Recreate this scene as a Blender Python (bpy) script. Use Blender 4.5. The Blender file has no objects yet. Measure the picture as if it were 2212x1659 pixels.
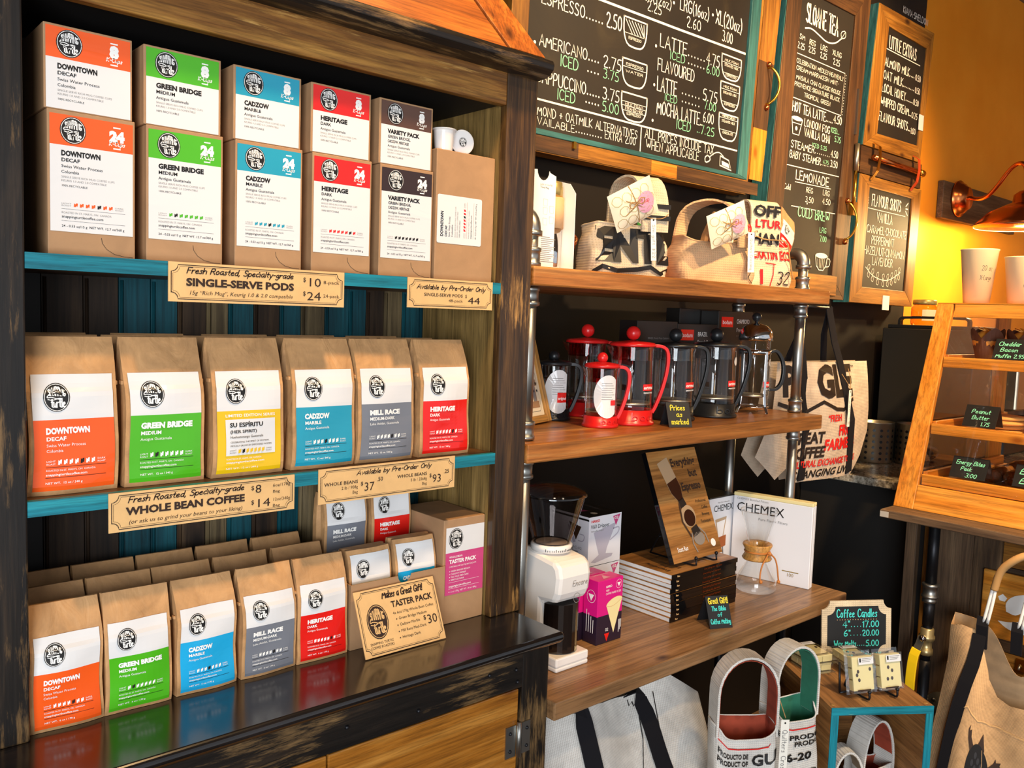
import bpy, math, random
from mathutils import Vector, Matrix
random.seed(11)
C = bpy.context.scene
COL = C.collection
PI = math.pi
# ------------------------------------------------------------------ camera
cd = bpy.data.cameras.new('camera'); cam = bpy.data.objects.new('camera', cd); COL.objects.link(cam)
cd.sensor_width = 36.0; cd.lens = 36.0 * 1850.0 / 2212.0; cd.clip_start = 0.05
cam.rotation_euler = Matrix(((0.752256, 0.027408, -0.658301), (-0.657987, 0.083001, -0.748441), (0.034126, 0.996173, 0.080472))).to_euler()
cam.location = (0, -1.45, 1.6)
C.camera = cam
# ------------------------------------------------------------------ world, daylight, exposure
C.view_settings.view_transform = 'Standard'; C.view_settings.look = 'None'
C.view_settings.gamma = 1.0; C.view_settings.exposure = 0.0; C.view_settings.use_curve_mapping = False
W = bpy.data.worlds.new('sky'); C.world = W; W.use_nodes = True
nt = W.node_tree; nt.nodes.clear()
def wn(t): return nt.nodes.new(t)
o_ = wn('ShaderNodeOutputWorld'); bg = wn('ShaderNodeBackground'); tc = wn('ShaderNodeTexCoord'); mp = wn('ShaderNodeMapping')
mp.inputs['Scale'].default_value = (1.6, 1.6, 5.0)
ns = wn('ShaderNodeTexNoise'); ns.inputs['Scale'].default_value = 1.9; ns.inputs['Detail'].default_value = 5
cr = wn('ShaderNodeValToRGB')
for p_, c_ in ((.30, (.42, .55, .72, 1)), (.48, (.80, .86, .95, 1)), (.60, (.92, .90, .90, 1)), (.70, (1.0, .62, .30, 1))):
    e_ = cr.color_ramp.elements.new(p_); e_.color = c_
cr.color_ramp.elements.remove(cr.color_ramp.elements[0]); cr.color_ramp.elements.remove(cr.color_ramp.elements[-1])
nt.links.new(tc.outputs['Generated'], mp.inputs['Vector']); nt.links.new(mp.outputs[0], ns.inputs['Vector'])
nt.links.new(ns.outputs['Fac'], cr.inputs[0]); nt.links.new(cr.outputs[0], bg.inputs['Color']); nt.links.new(bg.outputs[0], o_.inputs[0])
bg.inputs['Strength'].default_value = 0.8
def light(name, kind, loc, energy, color, target=None, **k):
    d = bpy.data.lights.new(name, kind); d.energy = energy; d.color = color
    for a, b in k.items(): setattr(d, a, b)
    o = bpy.data.objects.new(name, d); COL.objects.link(o); o.location = loc
    if target: o.rotation_euler = (Vector(target) - Vector(loc)).to_track_quat('-Z', 'Y').to_euler()
    return o
light('shop_window_daylight', 'AREA', (-1.9, -3.3, 1.3), 195, (.88, .94, 1.0), (.9, 0, 1.1), shape='RECTANGLE', size=2.0, size_y=2.0)
light('track_lamp_hutch', 'SPOT', (.95, -.62, 3.2), 170, (1, .64, .30), (.98, .0, 2.1), spot_size=1.1, spot_blend=.9, shadow_soft_size=.06)
light('track_lamp_shelf', 'SPOT', (1.5, -1.5, 3.3), 190, (1, .70, .40), (1.9, .1, 1.6), spot_size=.8, spot_blend=.9, shadow_soft_size=.06)
light('track_lamp_menu', 'SPOT', (2.1, -1.5, 3.35), 480, (1, .66, .33), (2.45, .5, 2.35), spot_size=1.0, spot_blend=.8, shadow_soft_size=.06)
light('track_lamp_tea', 'SPOT', (3.4, -1.4, 3.4), 520, (1, .64, .30), (3.7, .5, 2.3), spot_size=1.0, spot_blend=.8, shadow_soft_size=.06)
light('case_fill_spot', 'SPOT', (2.5, -1.5, 3.2), 520, (1, .64, .30), (3.5, -.3, 1.25), spot_size=.8, spot_blend=.8, shadow_soft_size=.06)  # added fill spot that warms the pastry case and cups
light('corner_fill_spot', 'SPOT', (2.0, -1.9, 3.2), 300, (1, .80, .56), (2.75, -.4, .5), spot_size=.62, spot_blend=.9, shadow_soft_size=.08)  # added fill spot that brightens the crate and handbag corner
# ------------------------------------------------------------------ materials
def lin(c):
    if isinstance(c, str):
        c = [int(c[i:i + 2], 16) / 255 for i in (0, 2, 4)]
        c = [x / 12.92 if x <= .04045 else ((x + .055) / 1.055) ** 2.4 for x in c]
    return (c[0], c[1], c[2], 1)
def newmat(name):
    m = bpy.data.materials.new(name); m.use_nodes = True
    n = m.node_tree; b = n.nodes['Principled BSDF']
    return m, n, b
def plain(name, col, rough=.5, metal=0, spec=.5, coat=0, bump=None, emit=None, sheen=0):
    m, n, b = newmat(name)
    b.inputs['Base Color'].default_value = lin(col); b.inputs['Roughness'].default_value = rough
    b.inputs['Metallic'].default_value = metal; b.inputs['Specular IOR Level'].default_value = spec
    b.inputs['Coat Weight'].default_value = coat; b.inputs['Coat Roughness'].default_value = .08
    if emit: b.inputs['Emission Color'].default_value = lin(emit[0]); b.inputs['Emission Strength'].default_value = emit[1]
    if bump:
        sc, st, dist = bump
        t, v = coords(n, (sc, sc, sc)); z = n.nodes.new('ShaderNodeTexNoise'); z.inputs['Detail'].default_value = 4
        n.links.new(v, z.inputs['Vector']); z.inputs['Scale'].default_value = 1
        bp = n.nodes.new('ShaderNodeBump'); bp.inputs['Strength'].default_value = st; bp.inputs['Distance'].default_value = dist
        n.links.new(z.outputs['Fac'], bp.inputs['Height']); n.links.new(bp.outputs[0], b.inputs['Normal'])
    return m
def coords(n, scale):
    t = n.nodes.new('ShaderNodeTexCoord'); oi = n.nodes.new('ShaderNodeObjectInfo')
    mu = n.nodes.new('ShaderNodeMath'); mu.operation = 'MULTIPLY'; mu.inputs[1].default_value = 37.0
    n.links.new(oi.outputs['Random'], mu.inputs[0])
    ad = n.nodes.new('ShaderNodeVectorMath'); ad.operation = 'ADD'
    n.links.new(t.outputs['Object'], ad.inputs[0]); n.links.new(mu.outputs[0], ad.inputs[1])
    mpn = n.nodes.new('ShaderNodeMapping'); mpn.inputs['Scale'].default_value = scale
    n.links.new(ad.outputs[0], mpn.inputs['Vector'])
    return t, mpn.outputs[0]
def ramp(n, fac, stops):
    r = n.nodes.new('ShaderNodeValToRGB'); el = r.color_ramp.elements
    while len(el) < len(stops): el.new(.5)
    for e, (p, c) in zip(el, stops): e.position = p; e.color = lin(c)
    n.links.new(fac, r.inputs[0]); return r.outputs[0]
def noise(n, v, scale, detail=5, rough=.6, dist=0):
    z = n.nodes.new('ShaderNodeTexNoise'); z.inputs['Scale'].default_value = scale; z.inputs['Detail'].default_value = detail
    z.inputs['Roughness'].default_value = rough; z.inputs['Distortion'].default_value = dist
    n.links.new(v, z.inputs['Vector']); return z.outputs['Fac']
def mixc(n, fac, a, b, mode='MIX'):
    x = n.nodes.new('ShaderNodeMix'); x.data_type = 'RGBA'; x.blend_type = mode
    for s, val in ((0, fac), (6, a), (7, b)):
        if hasattr(val, 'links'): n.links.new(val, x.inputs[s])
        else: x.inputs[s].default_value = val if s == 0 else lin(val)
    return x.outputs[2]
def wood(name, stops, axis='X', g=26, rough=.45, wear=None, knots=None, bump=.25, spec=.4, coat=0):
    """stretched grain along axis; wear=(colour, lo, hi) rubbed-through streaks; knots=colour"""
    m, n, b = newmat(name)
    s = [g, g, g]; s['XYZ'.index(axis)] = g * .07
    t, v = coords(n, tuple(s))
    f = noise(n, v, 1.0, 7, .62, .35)
    col = ramp(n, f, stops)
    s2 = [g * 6] * 3; s2['XYZ'.index(axis)] = g * .22
    t2, v2 = coords(n, tuple(s2)); fine = noise(n, v2, 1.0, 8, .7)
    col = mixc(n, .6, col, ramp(n, fine, ((.36, (.2, .2, .2)), (.56, (1, 1, 1)))), 'MULTIPLY')
    if knots:
        s3 = [9, 9, 9]; s3['XYZ'.index(axis)] = 4.5
        t3, v3 = coords(n, tuple(s3)); vo = n.nodes.new('ShaderNodeTexVoronoi'); vo.inputs['Scale'].default_value = 1.0
        n.links.new(v3, vo.inputs['Vector'])
        k = ramp(n, vo.outputs['Distance'], ((.05, (1, 1, 1)), (.16, (0, 0, 0))))
        col = mixc(n, k, col, knots)
    if wear:
        s4 = [g * 1.7] * 3; s4['XYZ'.index(axis)] = g * .16
        t4, v4 = coords(n, tuple(s4)); w1 = noise(n, v4, 1.0, 8, .75, .2)
        t5, v5 = coords(n, (5, 5, 5)); w2 = noise(n, v5, 1.0, 2, .5)
        a = n.nodes.new('ShaderNodeMath'); a.operation = 'MULTIPLY'; n.links.new(w1, a.inputs[0]); n.links.new(w2, a.inputs[1])
        k = ramp(n, a.outputs[0], ((wear[1], (0, 0, 0)), (wear[2], (1, 1, 1))))
        col = mixc(n, k, col, wear[0])
    n.links.new(col, b.inputs['Base Color'])
    b.inputs['Roughness'].default_value = rough; b.inputs['Specular IOR Level'].default_value = spec; b.inputs['Coat Weight'].default_value = coat
    b.inputs['Coat Roughness'].default_value = .15
    bp = n.nodes.new('ShaderNodeBump'); bp.inputs['Strength'].default_value = bump; bp.inputs['Distance'].default_value = .002
    n.links.new(f, bp.inputs['Height']); n.links.new(bp.outputs[0], b.inputs['Normal'])
    return m
def woods(name, stops, **k): return {a: wood(name + '_' + a.lower(), stops, a, **k) for a in 'XYZ'}
BLK = woods('black_stained_wood', ((.3, '0d0a08'), (.55, '1d1712'), (.75, '3a2c1f')), wear=('8a6a42', .27, .40), rough=.4, coat=.1, g=44)
BLKTOP = wood('black_polished_counter', ((.3, '0e0b0a'), (.6, '1a1615'), (.8, '2a221f')), 'X', wear=('8a5c38', .44, .5), rough=.2, coat=.7, bump=.06)
GOLD = woods('lamplit_brown_wood', ((.25, '3e2510'), (.5, '7d5122'), (.75, 'b9863e')), rough=.35, wear=('d6a85c', .36, .5), g=44)  # dark brown beam with warm lamp glow put into its colour
ROOF = woods('reclaimed_orange_wood', ((.25, '5e2c0e'), (.5, 'a0571c'), (.75, 'c98335')), rough=.5, knots='3c1a06', wear=('3a1a08', .36, .43), g=34)
DOOR = woods('honey_pine_door', ((.25, '6a3a0e'), (.5, 'a4651e'), (.75, 'cb8f40')), g=34, rough=.35, knots='5c3010', coat=.2)
SIDEW = woods('olive_brown_board', ((.3, '5d4822'), (.55, '927440'), (.75, 'b0925a')), rough=.6, g=40)
RACK = woods('pine_shelf_plank', ((.25, '6e3f17'), (.5, 'a9692f'), (.75, 'd09a58')), rough=.4, knots='53290f', coat=.15, g=20)
RACKT = woods('pine_shelf_worn', ((.25, '6b4a2e'), (.5, '98714a'), (.75, 'b88f66')), rough=.4, knots='4a2c16', coat=.2, g=20)
TURQ = woods('turquoise_paint', ((.3, '0f6d80'), (.6, '1b8a9a'), (.8, '35a0a6')), rough=.45, wear=('7fae9a', .42, .5), bump=.12)
TURQB = woods('warm_lit_turquoise_trim', ((.3, '244f50'), (.6, '397373'), (.8, '679a90')), rough=.5, wear=('b9a878', .42, .5), bump=.12)  # shutter turquoise with the muting by warm light put into the colour
CRATE = woods('crate_brown_wood', ((.25, '6a4524'), (.5, '9c6a38'), (.75, 'c08d55')), rough=.6, wear=('241a12', .36, .45), knots='3a2412')
BOARDW = woods('salvaged_shutter_wood', ((.25, '5c3711'), (.5, '95611f'), (.75, 'c1893a')), rough=.5, knots='3e230b')
BOARDD = woods('dark_salvaged_wood', ((.25, '2c1c10'), (.5, '4f3219'), (.75, '77522b')), rough=.55)
CASEW = woods('orange_pine_case', ((.25, 'b4641a'), (.5, 'd98a2e'), (.75, 'eda94c')), rough=.35, coat=.3, knots='9c5416', g=18)
GREYW = woods('weathered_brown_wood', ((.25, '3a2a1c'), (.5, '5d4631'), (.75, '7d6348')), rough=.65)
OAKF = woods('light_oak_frame', ((.3, 'a86f2e'), (.6, 'cf9a50'), (.8, 'e0b06a')), rough=.4)
BLACKIN = plain('black_interior', '0e0a08', .6)
def paper(name, col, var=.14, rough=.72, crumple=.8):
    m, n, b = newmat(name); t, v = coords(n, (18, 18, 18)); f = noise(n, v, 1, 6, .65, .6)
    c = lin(col); d = [x * (1 - var * 2) for x in c[:3]]; l = [min(1, x * (1 + var)) for x in c[:3]]
    n.links.new(ramp(n, f, ((.3, d), (.7, l))), b.inputs['Base Color']); b.inputs['Roughness'].default_value = rough
    t2, v2 = coords(n, (26, 26, 14)); f2 = noise(n, v2, 1, 3, .5, 1.2)
    bp = n.nodes.new('ShaderNodeBump'); bp.inputs['Strength'].default_value = crumple; bp.inputs['Distance'].default_value = .004
    n.links.new(f2, bp.inputs['Height']); n.links.new(bp.outputs[0], b.inputs['Normal']); return m
KRAFT = paper('kraft_paper', 'c0915f'); KRAFTD = paper('kraft_box_board', 'a9825c', .06, .7, .08)
CARD = paper('tan_sign_card', 'e0b478', .05, .7, .03); CREAM = plain('cream_card', 'efe0c0', .6)
def cloth(name, col, scale=900, bump=.5, stain=None, rough=.9):
    m, n, b = newmat(name); t = n.nodes.new('ShaderNodeTexCoord')
    ck = []
    for ax in ('X', 'Z', 'Y'):
        w = n.nodes.new('ShaderNodeTexWave'); w.bands_direction = ax; w.inputs['Scale'].default_value = scale / 20; w.inputs['Distortion'].default_value = .6
        n.links.new(t.outputs['Object'], w.inputs['Vector']); ck.append(w.outputs['Fac'])
    a = n.nodes.new('ShaderNodeMath'); a.operation = 'ADD'; n.links.new(ck[0], a.inputs[0]); n.links.new(ck[1], a.inputs[1])
    c = lin(col); v = coords(n, (14, 14, 14))[1]; f = noise(n, v, 1, 4)
    base = ramp(n, f, ((.3, [x * .72 for x in c[:3]]), (.7, [min(1, x * 1.08) for x in c[:3]])))
    base = mixc(n, .35, base, ramp(n, a.outputs[0], ((.2, (.45, .4, .34)), (.6, (1, 1, 1)))), 'MULTIPLY')
    n.links.new(base, b.inputs['Base Color']); b.inputs['Roughness'].default_value = rough
    bp = n.nodes.new('ShaderNodeBump'); bp.inputs['Strength'].default_value = bump; bp.inputs['Distance'].default_value = .001
    n.links.new(a.outputs[0], bp.inputs['Height']); n.links.new(bp.outputs[0], b.inputs['Normal']); return m
BURLAP = cloth('burlap_cream', 'dcc6a4'); BURLAPB = cloth('burlap_tan', 'c9a57c'); COTTON = cloth('white_cotton_weave', 'd9d4cc', 1100); TOTE = cloth('tote_canvas', 'cbb9a4', 1100); LEATH = cloth('tan_canvas', 'd2a878', 1500, .3)
BURLAPP = cloth('burlap_peach', 'd49a70')
GREENL = cloth('green_print_lining', '2f7a5e', 160); REDL = cloth('red_print_lining', 'a8442a', 160)
PAT = cloth('brown_print_lining', '9a8468', 120)
STRAP = plain('black_webbing', '17161a', .9, spec=.2)
def gloss(name, col, rough=.16, spec=.55):
    m, n, b = newmat(name); b.inputs['Base Color'].default_value = lin(col); b.inputs['Roughness'].default_value = rough; b.inputs['Specular IOR Level'].default_value = spec
    v = coords(n, (9, 9, 22))[1]; f = noise(n, v, 1, 2, .5, .8)
    bp = n.nodes.new('ShaderNodeBump'); bp.inputs['Strength'].default_value = .25; bp.inputs['Distance'].default_value = .004
    n.links.new(f, bp.inputs['Height']); n.links.new(bp.outputs[0], b.inputs['Normal']); return m
LW = gloss('label_white', 'dddbd9')
LC = {k: gloss('label_' + k, c) for k, c in dict(orange='ee5a1c', green='4cae1c', yellow='e3b913', cyan='2196b0', blue='21a5d8', grey='74777f', red='e01e16', pink='c9487c', brown='5a3a2a', dark='33201a').items()}
INK = plain('black_ink', '14110f', .45); WINK = plain('white_ink', 'f2efe9', .4); GINK = plain('grey_ink', '8a8784', .5); BINK = plain('brown_ink', '2e1a0e', .6)
CHALKB = None
def chalk():
    m, n, b = newmat('chalkboard'); v = coords(n, (3, 3, 3))[1]; f = noise(n, v, 1, 6, .6, 1.5)
    n.links.new(ramp(n, f, ((.35, '150f09'), (.6, '1e160b'), (.8, '352b18'))), b.inputs['Base Color']); b.inputs['Roughness'].default_value = .65; return m
CHALKB = chalk()
CHALK = plain('white_chalk', 'f3ecde', .8); MINT = plain('mint_chalk', '8fdcae', .8); TEALC = plain('teal_chalk', '49d8cf', .8); YELC = plain('yellow_chalk', 'e6d23c', .8)
SLATE = plain('black_slate_card', '17181a', .5)
CHROME = plain('chrome', 'd8d8d8', .07, 1); STEEL = plain('brushed_steel', 'c4bba6', .38, 1); GALV = plain('galvanised_pipe', 'a3a29c', .38, 1, bump=(60, .15, .001)); IRON = plain('black_iron_pipe', '2d2d30', .42, .8, bump=(80, .2, .001))
COPPER = plain('copper', 'd07a45', .25, 1); BRASS = plain('brass', 'd3a03c', .25, 1); GOLDM = plain('gold_band', 'c8b06a', .35, .7)
BLKP = plain('black_plastic', '1a1b1d', .35); REDP = plain('red_plastic', 'd01d1c', .3); WHP = plain('white_plastic', 'e9e3dc', .25, coat=.3); BLKG = plain('black_gloss', '0b0b0d', .06)
RUB = plain('black_rubber', '111111', .7)
WAX = plain('cream_wax', 'ecdca0', .45); BEAN = plain('coffee_bean', '3c2718', .4); CORK = plain('cork_band', 'd2a878', .8, bump=(120, .3, .001))
GLAZE = plain('brown_glaze', '4a2a12', .08, coat=.6)
WHITEB = plain('white_box_board', 'e6e6ea', .3, bump=(20, .05, .002)); PINKB = plain('pink_box_board', 'd4157c', .3); DARKB = plain('dark_box_board', '1d1a18', .35); PURPB = plain('black_purple_board', '24182a', .3)
BOOKB = wood('book_cover_wood_print', ((.3, '6e4a26'), (.5, 'a8733c'), (.75, 'c99a5c')), 'X', g=14, rough=.2, bump=.02)
PAGE = plain('book_pages', 'e6e4de', .7, bump=(500, .2, .0005))
ORANGEW = None
def orange_wall():
    m, n, b = newmat('orange_wall_paint'); v = coords(n, (2, 2, 2))[1]; f = noise(n, v, 1, 4)
    n.links.new(ramp(n, f, ((.3, 'e08a1e'), (.7, 'ec9a2c'))), b.inputs['Base Color']); b.inputs['Roughness'].default_value = .35; return m
ORANGEW = orange_wall()
DARKW = plain('dark_brown_wall_paint', '120d0a', .6, spec=.25, bump=(6, .05, .002))
PAPERW = plain('white_paper', 'f0ece4', .5); TWINE = plain('jute_twine', 'a8814f', .9); TAGW = plain('paper_tag', 'efe9dc', .6)
def granite():
    m, n, b = newmat('granite'); v = coords(n, (60, 60, 60))[1]; f = noise(n, v, 1, 8, .75)
    n.links.new(ramp(n, f, ((.35, '2e2a26'), (.48, '8d8474'), (.6, 'c2bbab'), (.7, 'e2ddd0'))), b.inputs['Base Color']); b.inputs['Roughness'].default_value = .12; return m
GRAN = granite()
def thin_glass(name, tint, refl=.9, rough=0.0, ior=1.5):
    m = bpy.data.materials.new(name); m.use_nodes = True; n = m.node_tree; n.nodes.clear()
    o = n.nodes.new('ShaderNodeOutputMaterial'); mx = n.nodes.new('ShaderNodeMixShader'); t = n.nodes.new('ShaderNodeBsdfTransparent'); g = n.nodes.new('ShaderNodeBsdfGlossy'); lw = n.nodes.new('ShaderNodeLayerWeight'); lw.inputs['Blend'].default_value = .5; pw = n.nodes.new('ShaderNodeMath'); pw.operation = 'POWER'; pw.inputs[1].default_value = 2.6; f = n.nodes.new('ShaderNodeMath'); f.operation = 'MULTIPLY_ADD'; f.inputs[1].default_value = .9; f.inputs[2].default_value = ((ior - 1) / (ior + 1)) ** 2
    n.links.new(lw.outputs['Facing'], pw.inputs[0]); n.links.new(pw.outputs[0], f.inputs[0]); t.inputs['Color'].default_value = lin(tint); g.inputs['Roughness'].default_value = rough; g.inputs['Color'].default_value = (refl, refl, refl, 1)
    n.links.new(f.outputs[0], mx.inputs[0]); n.links.new(t.outputs[0], mx.inputs[1]); n.links.new(g.outputs[0], mx.inputs[2]); n.links.new(mx.outputs[0], o.inputs[0]); return m
GLASS = thin_glass('clear_glass', (.96, .97, .97), 1, 0, 1.55); SMOKE = thin_glass('smoky_plastic', (.52, .48, .47), 1, .02, 1.6); REDG = thin_glass('red_tinted_glass', (.75, .12, .1), 1, .02); CLAM = thin_glass('clamshell_plastic', (.93, .93, .93), 1, .05, 1.6); CASEG = thin_glass('case_glass', (.97, .97, .96), 1, 0, 1.42)
# ------------------------------------------------------------------ mesh builder
class MB:
    def __init__(s): s.v = []; s.f = []; s.mi = []; s.sm = []; s.mats = []
    def m(s, mat):
        if mat not in s.mats: s.mats.append(mat)
        return s.mats.index(mat)
    def add(s, vs, fs, mat, smooth=False):
        b = len(s.v); k = s.m(mat); s.v.extend(tuple(p) for p in vs)
        for f in fs: s.f.append([b + i for i in f]); s.mi.append(k); s.sm.append(smooth)
        return s
    def box(s, x0, x1, y0, y1, z0, z1, mat, M=None):
        vs = [(x, y, z) for z in (z0, z1) for y in (y0, y1) for x in (x0, x1)]
        if M: vs = [M @ Vector(p) for p in vs]
        return s.add(vs, [(0, 2, 3, 1), (4, 5, 7, 6), (0, 1, 5, 4), (2, 6, 7, 3), (0, 4, 6, 2), (1, 3, 7, 5)], mat)
    def hexa(s, bot, top, mat): return s.add(list(bot) + list(top), [(3, 2, 1, 0), (4, 5, 6, 7), (0, 1, 5, 4), (1, 2, 6, 5), (2, 3, 7, 6), (3, 0, 4, 7)], mat)
    def prism(s, poly, d, mat, smooth=False):
        n = len(poly); d = Vector(d); a = [Vector(p) for p in poly]
        return s.add(a + [p + d for p in a], [tuple(range(n))[::-1], tuple(range(n, 2 * n))] + [(i, (i + 1) % n, n + (i + 1) % n, n + i) for i in range(n)], mat, smooth)
    def lathe(s, prof, mat, c=(0, 0, 0), seg=28, M=None, sx=1, sy=1, a0=0, a1=2 * PI, cap=True):
        vs = []; fs = []; full = abs(a1 - a0 - 2 * PI) < 1e-6; k = seg if full else seg + 1
        for r, z in prof:
            for i in range(k):
                a = a0 + (a1 - a0) * i / seg; vs.append(Vector((r * math.cos(a) * sx, r * math.sin(a) * sy, z)))
        for j in range(len(prof) - 1):
            for i in range(seg):
                i2 = (i + 1) % k if full else i + 1
                fs.append((j * k + i, j * k + i2, (j + 1) * k + i2, (j + 1) * k + i))
        if cap and full:
            if prof[0][0] > 1e-5: fs.append(tuple(range(k))[::-1])
            if prof[-1][0] > 1e-5: fs.append(tuple(range((len(prof) - 1) * k, len(prof) * k)))
        c = Vector(c); vs = [(M @ p if M else p) + c for p in vs]
        return s.add(vs, fs, mat, True)
    def tube(s, pts, r, mat, seg=10, closed=False, flat=None):
        pts = [Vector(p) for p in pts]; n = len(pts); rr = r if isinstance(r, (list, tuple)) else [r] * n; vs = []; fs = []; up = None
        for i, p in enumerate(pts):
            t = ((pts[(i + 1) % n] if closed or i < n - 1 else p) - (pts[i - 1] if closed or i > 0 else p)).normalized()
            if up is None: up = Vector((0, 0, 1)) if abs(t.z) < .9 else Vector((1, 0, 0))
            if flat: up = Vector(flat)
            a = t.cross(up).normalized(); bb = a.cross(t).normalized()
            if not flat: up = bb
            for j in range(seg):
                th = 2 * PI * j / seg
                if flat: vs.append(p + a * (math.cos(th) * rr[i]) + bb * (math.sin(th) * .0022))
                else: vs.append(p + (a * math.cos(th) + bb * math.sin(th)) * rr[i])
        m_ = n if closed else n - 1
        for i in range(m_):
            for j in range(seg):
                a, b2 = i * seg, ((i + 1) % n) * seg
                fs.append((a + j, a + (j + 1) % seg, b2 + (j + 1) % seg, b2 + j))
        if not closed: fs += [tuple(range(seg))[::-1], tuple(range((n - 1) * seg, n * seg))]
        return s.add(vs, fs, mat, True)
    def grid(s, fn, nu, nv, mat, smooth=True):
        vs = [fn(i / nu, j / nv) for j in range(nv + 1) for i in range(nu + 1)]
        return s.add(vs, [(j * (nu + 1) + i, j * (nu + 1) + i + 1, (j + 1) * (nu + 1) + i + 1, (j + 1) * (nu + 1) + i) for j in range(nv) for i in range(nu)], mat, smooth)
    def ball(s, c, r, mat, seg=14, sc=(1, 1, 1)):
        prof = [(max(1e-6, math.sin(PI * i / 9)), -math.cos(PI * i / 9)) for i in range(10)]
        return s.lathe(prof, mat, c, seg, Matrix.Diagonal((r * sc[0], r * sc[1], r * sc[2])))
    def strap(s, pts, w, mat, across=(1, 0, 0), th=.0016):
        """flat webbing along pts; across gives the direction of its width"""
        pts = [Vector(p) for p in pts]; n = len(pts); vs = []; fs = []
        for i, p in enumerate(pts):
            t = (pts[min(i + 1, n - 1)] - pts[max(i - 1, 0)]).normalized(); a = Vector(across); a = (a - t * a.dot(t)).normalized(); nn = t.cross(a)
            for sa, sn in ((-1, -1), (1, -1), (1, 1), (-1, 1)): vs.append(p + a * (sa * w / 2) + nn * (sn * th))
        for i in range(n - 1):
            for j in range(4): fs.append((i * 4 + j, i * 4 + (j + 1) % 4, i * 4 + 4 + (j + 1) % 4, i * 4 + 4 + j))
        fs += [(3, 2, 1, 0), tuple(4 * (n - 1) + j for j in range(4))]
        return s.add(vs, fs, mat, False)
    def build(s, name, parent=None, loc=None, world=False, bevel=0, subd=0, solid=0, rot=None, rx=None):
        me = bpy.data.meshes.new(name); V = s.v
        if world and parent is not None:
            o0 = parent['_base']; V = [(p[0] - o0[0], p[1] - o0[1], p[2] - o0[2]) for p in V]
        me.from_pydata(V, [], s.f)
        for mt in s.mats: me.materials.append(mt)
        me.polygons.foreach_set('material_index', s.mi); me.polygons.foreach_set('use_smooth', s.sm); me.update()
        o = bpy.data.objects.new(name, me); COL.objects.link(o)
        if parent is not None: o.parent = parent
        if loc: o.location = loc
        if rot is not None: o.rotation_euler = rot
        if bevel:
            b = o.modifiers.new('bevel', 'BEVEL'); b.width = bevel; b.segments = 2; b.limit_method = 'ANGLE'; b.angle_limit = .6
        if solid:
            b = o.modifiers.new('solid', 'SOLIDIFY'); b.thickness = solid; b.offset = 0
        if subd: b = o.modifiers.new('subd', 'SUBSURF'); b.levels = subd; b.render_levels = subd
        return o
def thing(name, label, cat, loc=(0, 0, 0), rz=0, group=None, rx=0):
    o = bpy.data.objects.new(name, None); COL.objects.link(o); o.empty_display_size = .02
    o.location = loc; o.rotation_euler = (rx, 0, rz); o['label'] = label; o['category'] = cat
    if group: o['group'] = group
    o['_base'] = list(loc); return o
def tag(o, label, cat, group=None):
    o['label'] = label; o['category'] = cat
    if group: o['group'] = group
    return o
def struct(mb, name, parent=None, **k):
    o = mb.build(name, parent, **k); o['kind'] = 'structure'; return o
def dup(root, loc, rz=None, label=None, group=None):
    r = root.copy(); COL.objects.link(r); r.location = loc; r['_base'] = list(loc)
    if rz is not None: r.rotation_euler[2] = rz
    if label: r['label'] = label
    if group: r['group'] = group
    for c in list(root.children):
        d = c.copy(); COL.objects.link(d); d.parent = r
        for g in list(c.children):
            e = g.copy(); COL.objects.link(e); e.parent = d
    return r
# ------------------------------------------------------------------ lettering
_td = bpy.data.curves.new('lettering', 'FONT'); _to = bpy.data.objects.new('lettering', _td); COL.objects.link(_to)
_td.fill_mode = 'FRONT'; _td.resolution_u = 2
_cache = {}
def _mesh_of(body, bold):
    _td.body = body; _td.offset = bold
    dg = bpy.context.evaluated_depsgraph_get(); dg.update(); ev = _to.evaluated_get(dg); me = ev.to_mesh()
    r = ([(v.co.x, v.co.y) for v in me.vertices], [tuple(p.vertices) for p in me.polygons]); ev.to_mesh_clear(); return r
def _w(body):
    v, f = _mesh_of(body, 0); return max(p[0] for p in v) - min(p[0] for p in v)
_w0 = None
def glyph(ch, bold):
    global _w0
    if _w0 is None: _w0 = _w('||')
    k = (ch, bold)
    if k not in _cache:
        adv = _w('|' + ch + '|') - _w0
        v, f = _mesh_of(ch, bold) if ch.strip() else ([], [])
        _cache[k] = (v, f, adv)
    return _cache[k]
CAP = .729
def text(mb, s, u, v, h, mat, mp, al='l', w=None, bold=.0, shear=0, layer=2, track=0, sx=1.0):
    """flat lettering: cap height h, baseline at (u,v); mp(u,v,layer) -> point"""
    sc = h / CAP; adv = sum(glyph(c, bold)[2] + track for c in s) - track
    if w: sx = w / max(1e-6, adv * sc)
    x = u - (0 if al == 'l' else adv * sc * sx * (.5 if al == 'c' else 1))
    for c in s:
        vs, fs, a = glyph(c, bold)
        if vs: mb.add([mp(x + (p[0] + shear * p[1]) * sc * sx, v + p[1] * sc, layer) for p in vs], fs, mat)
        x += (a + track) * sc * sx
    return x
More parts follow.
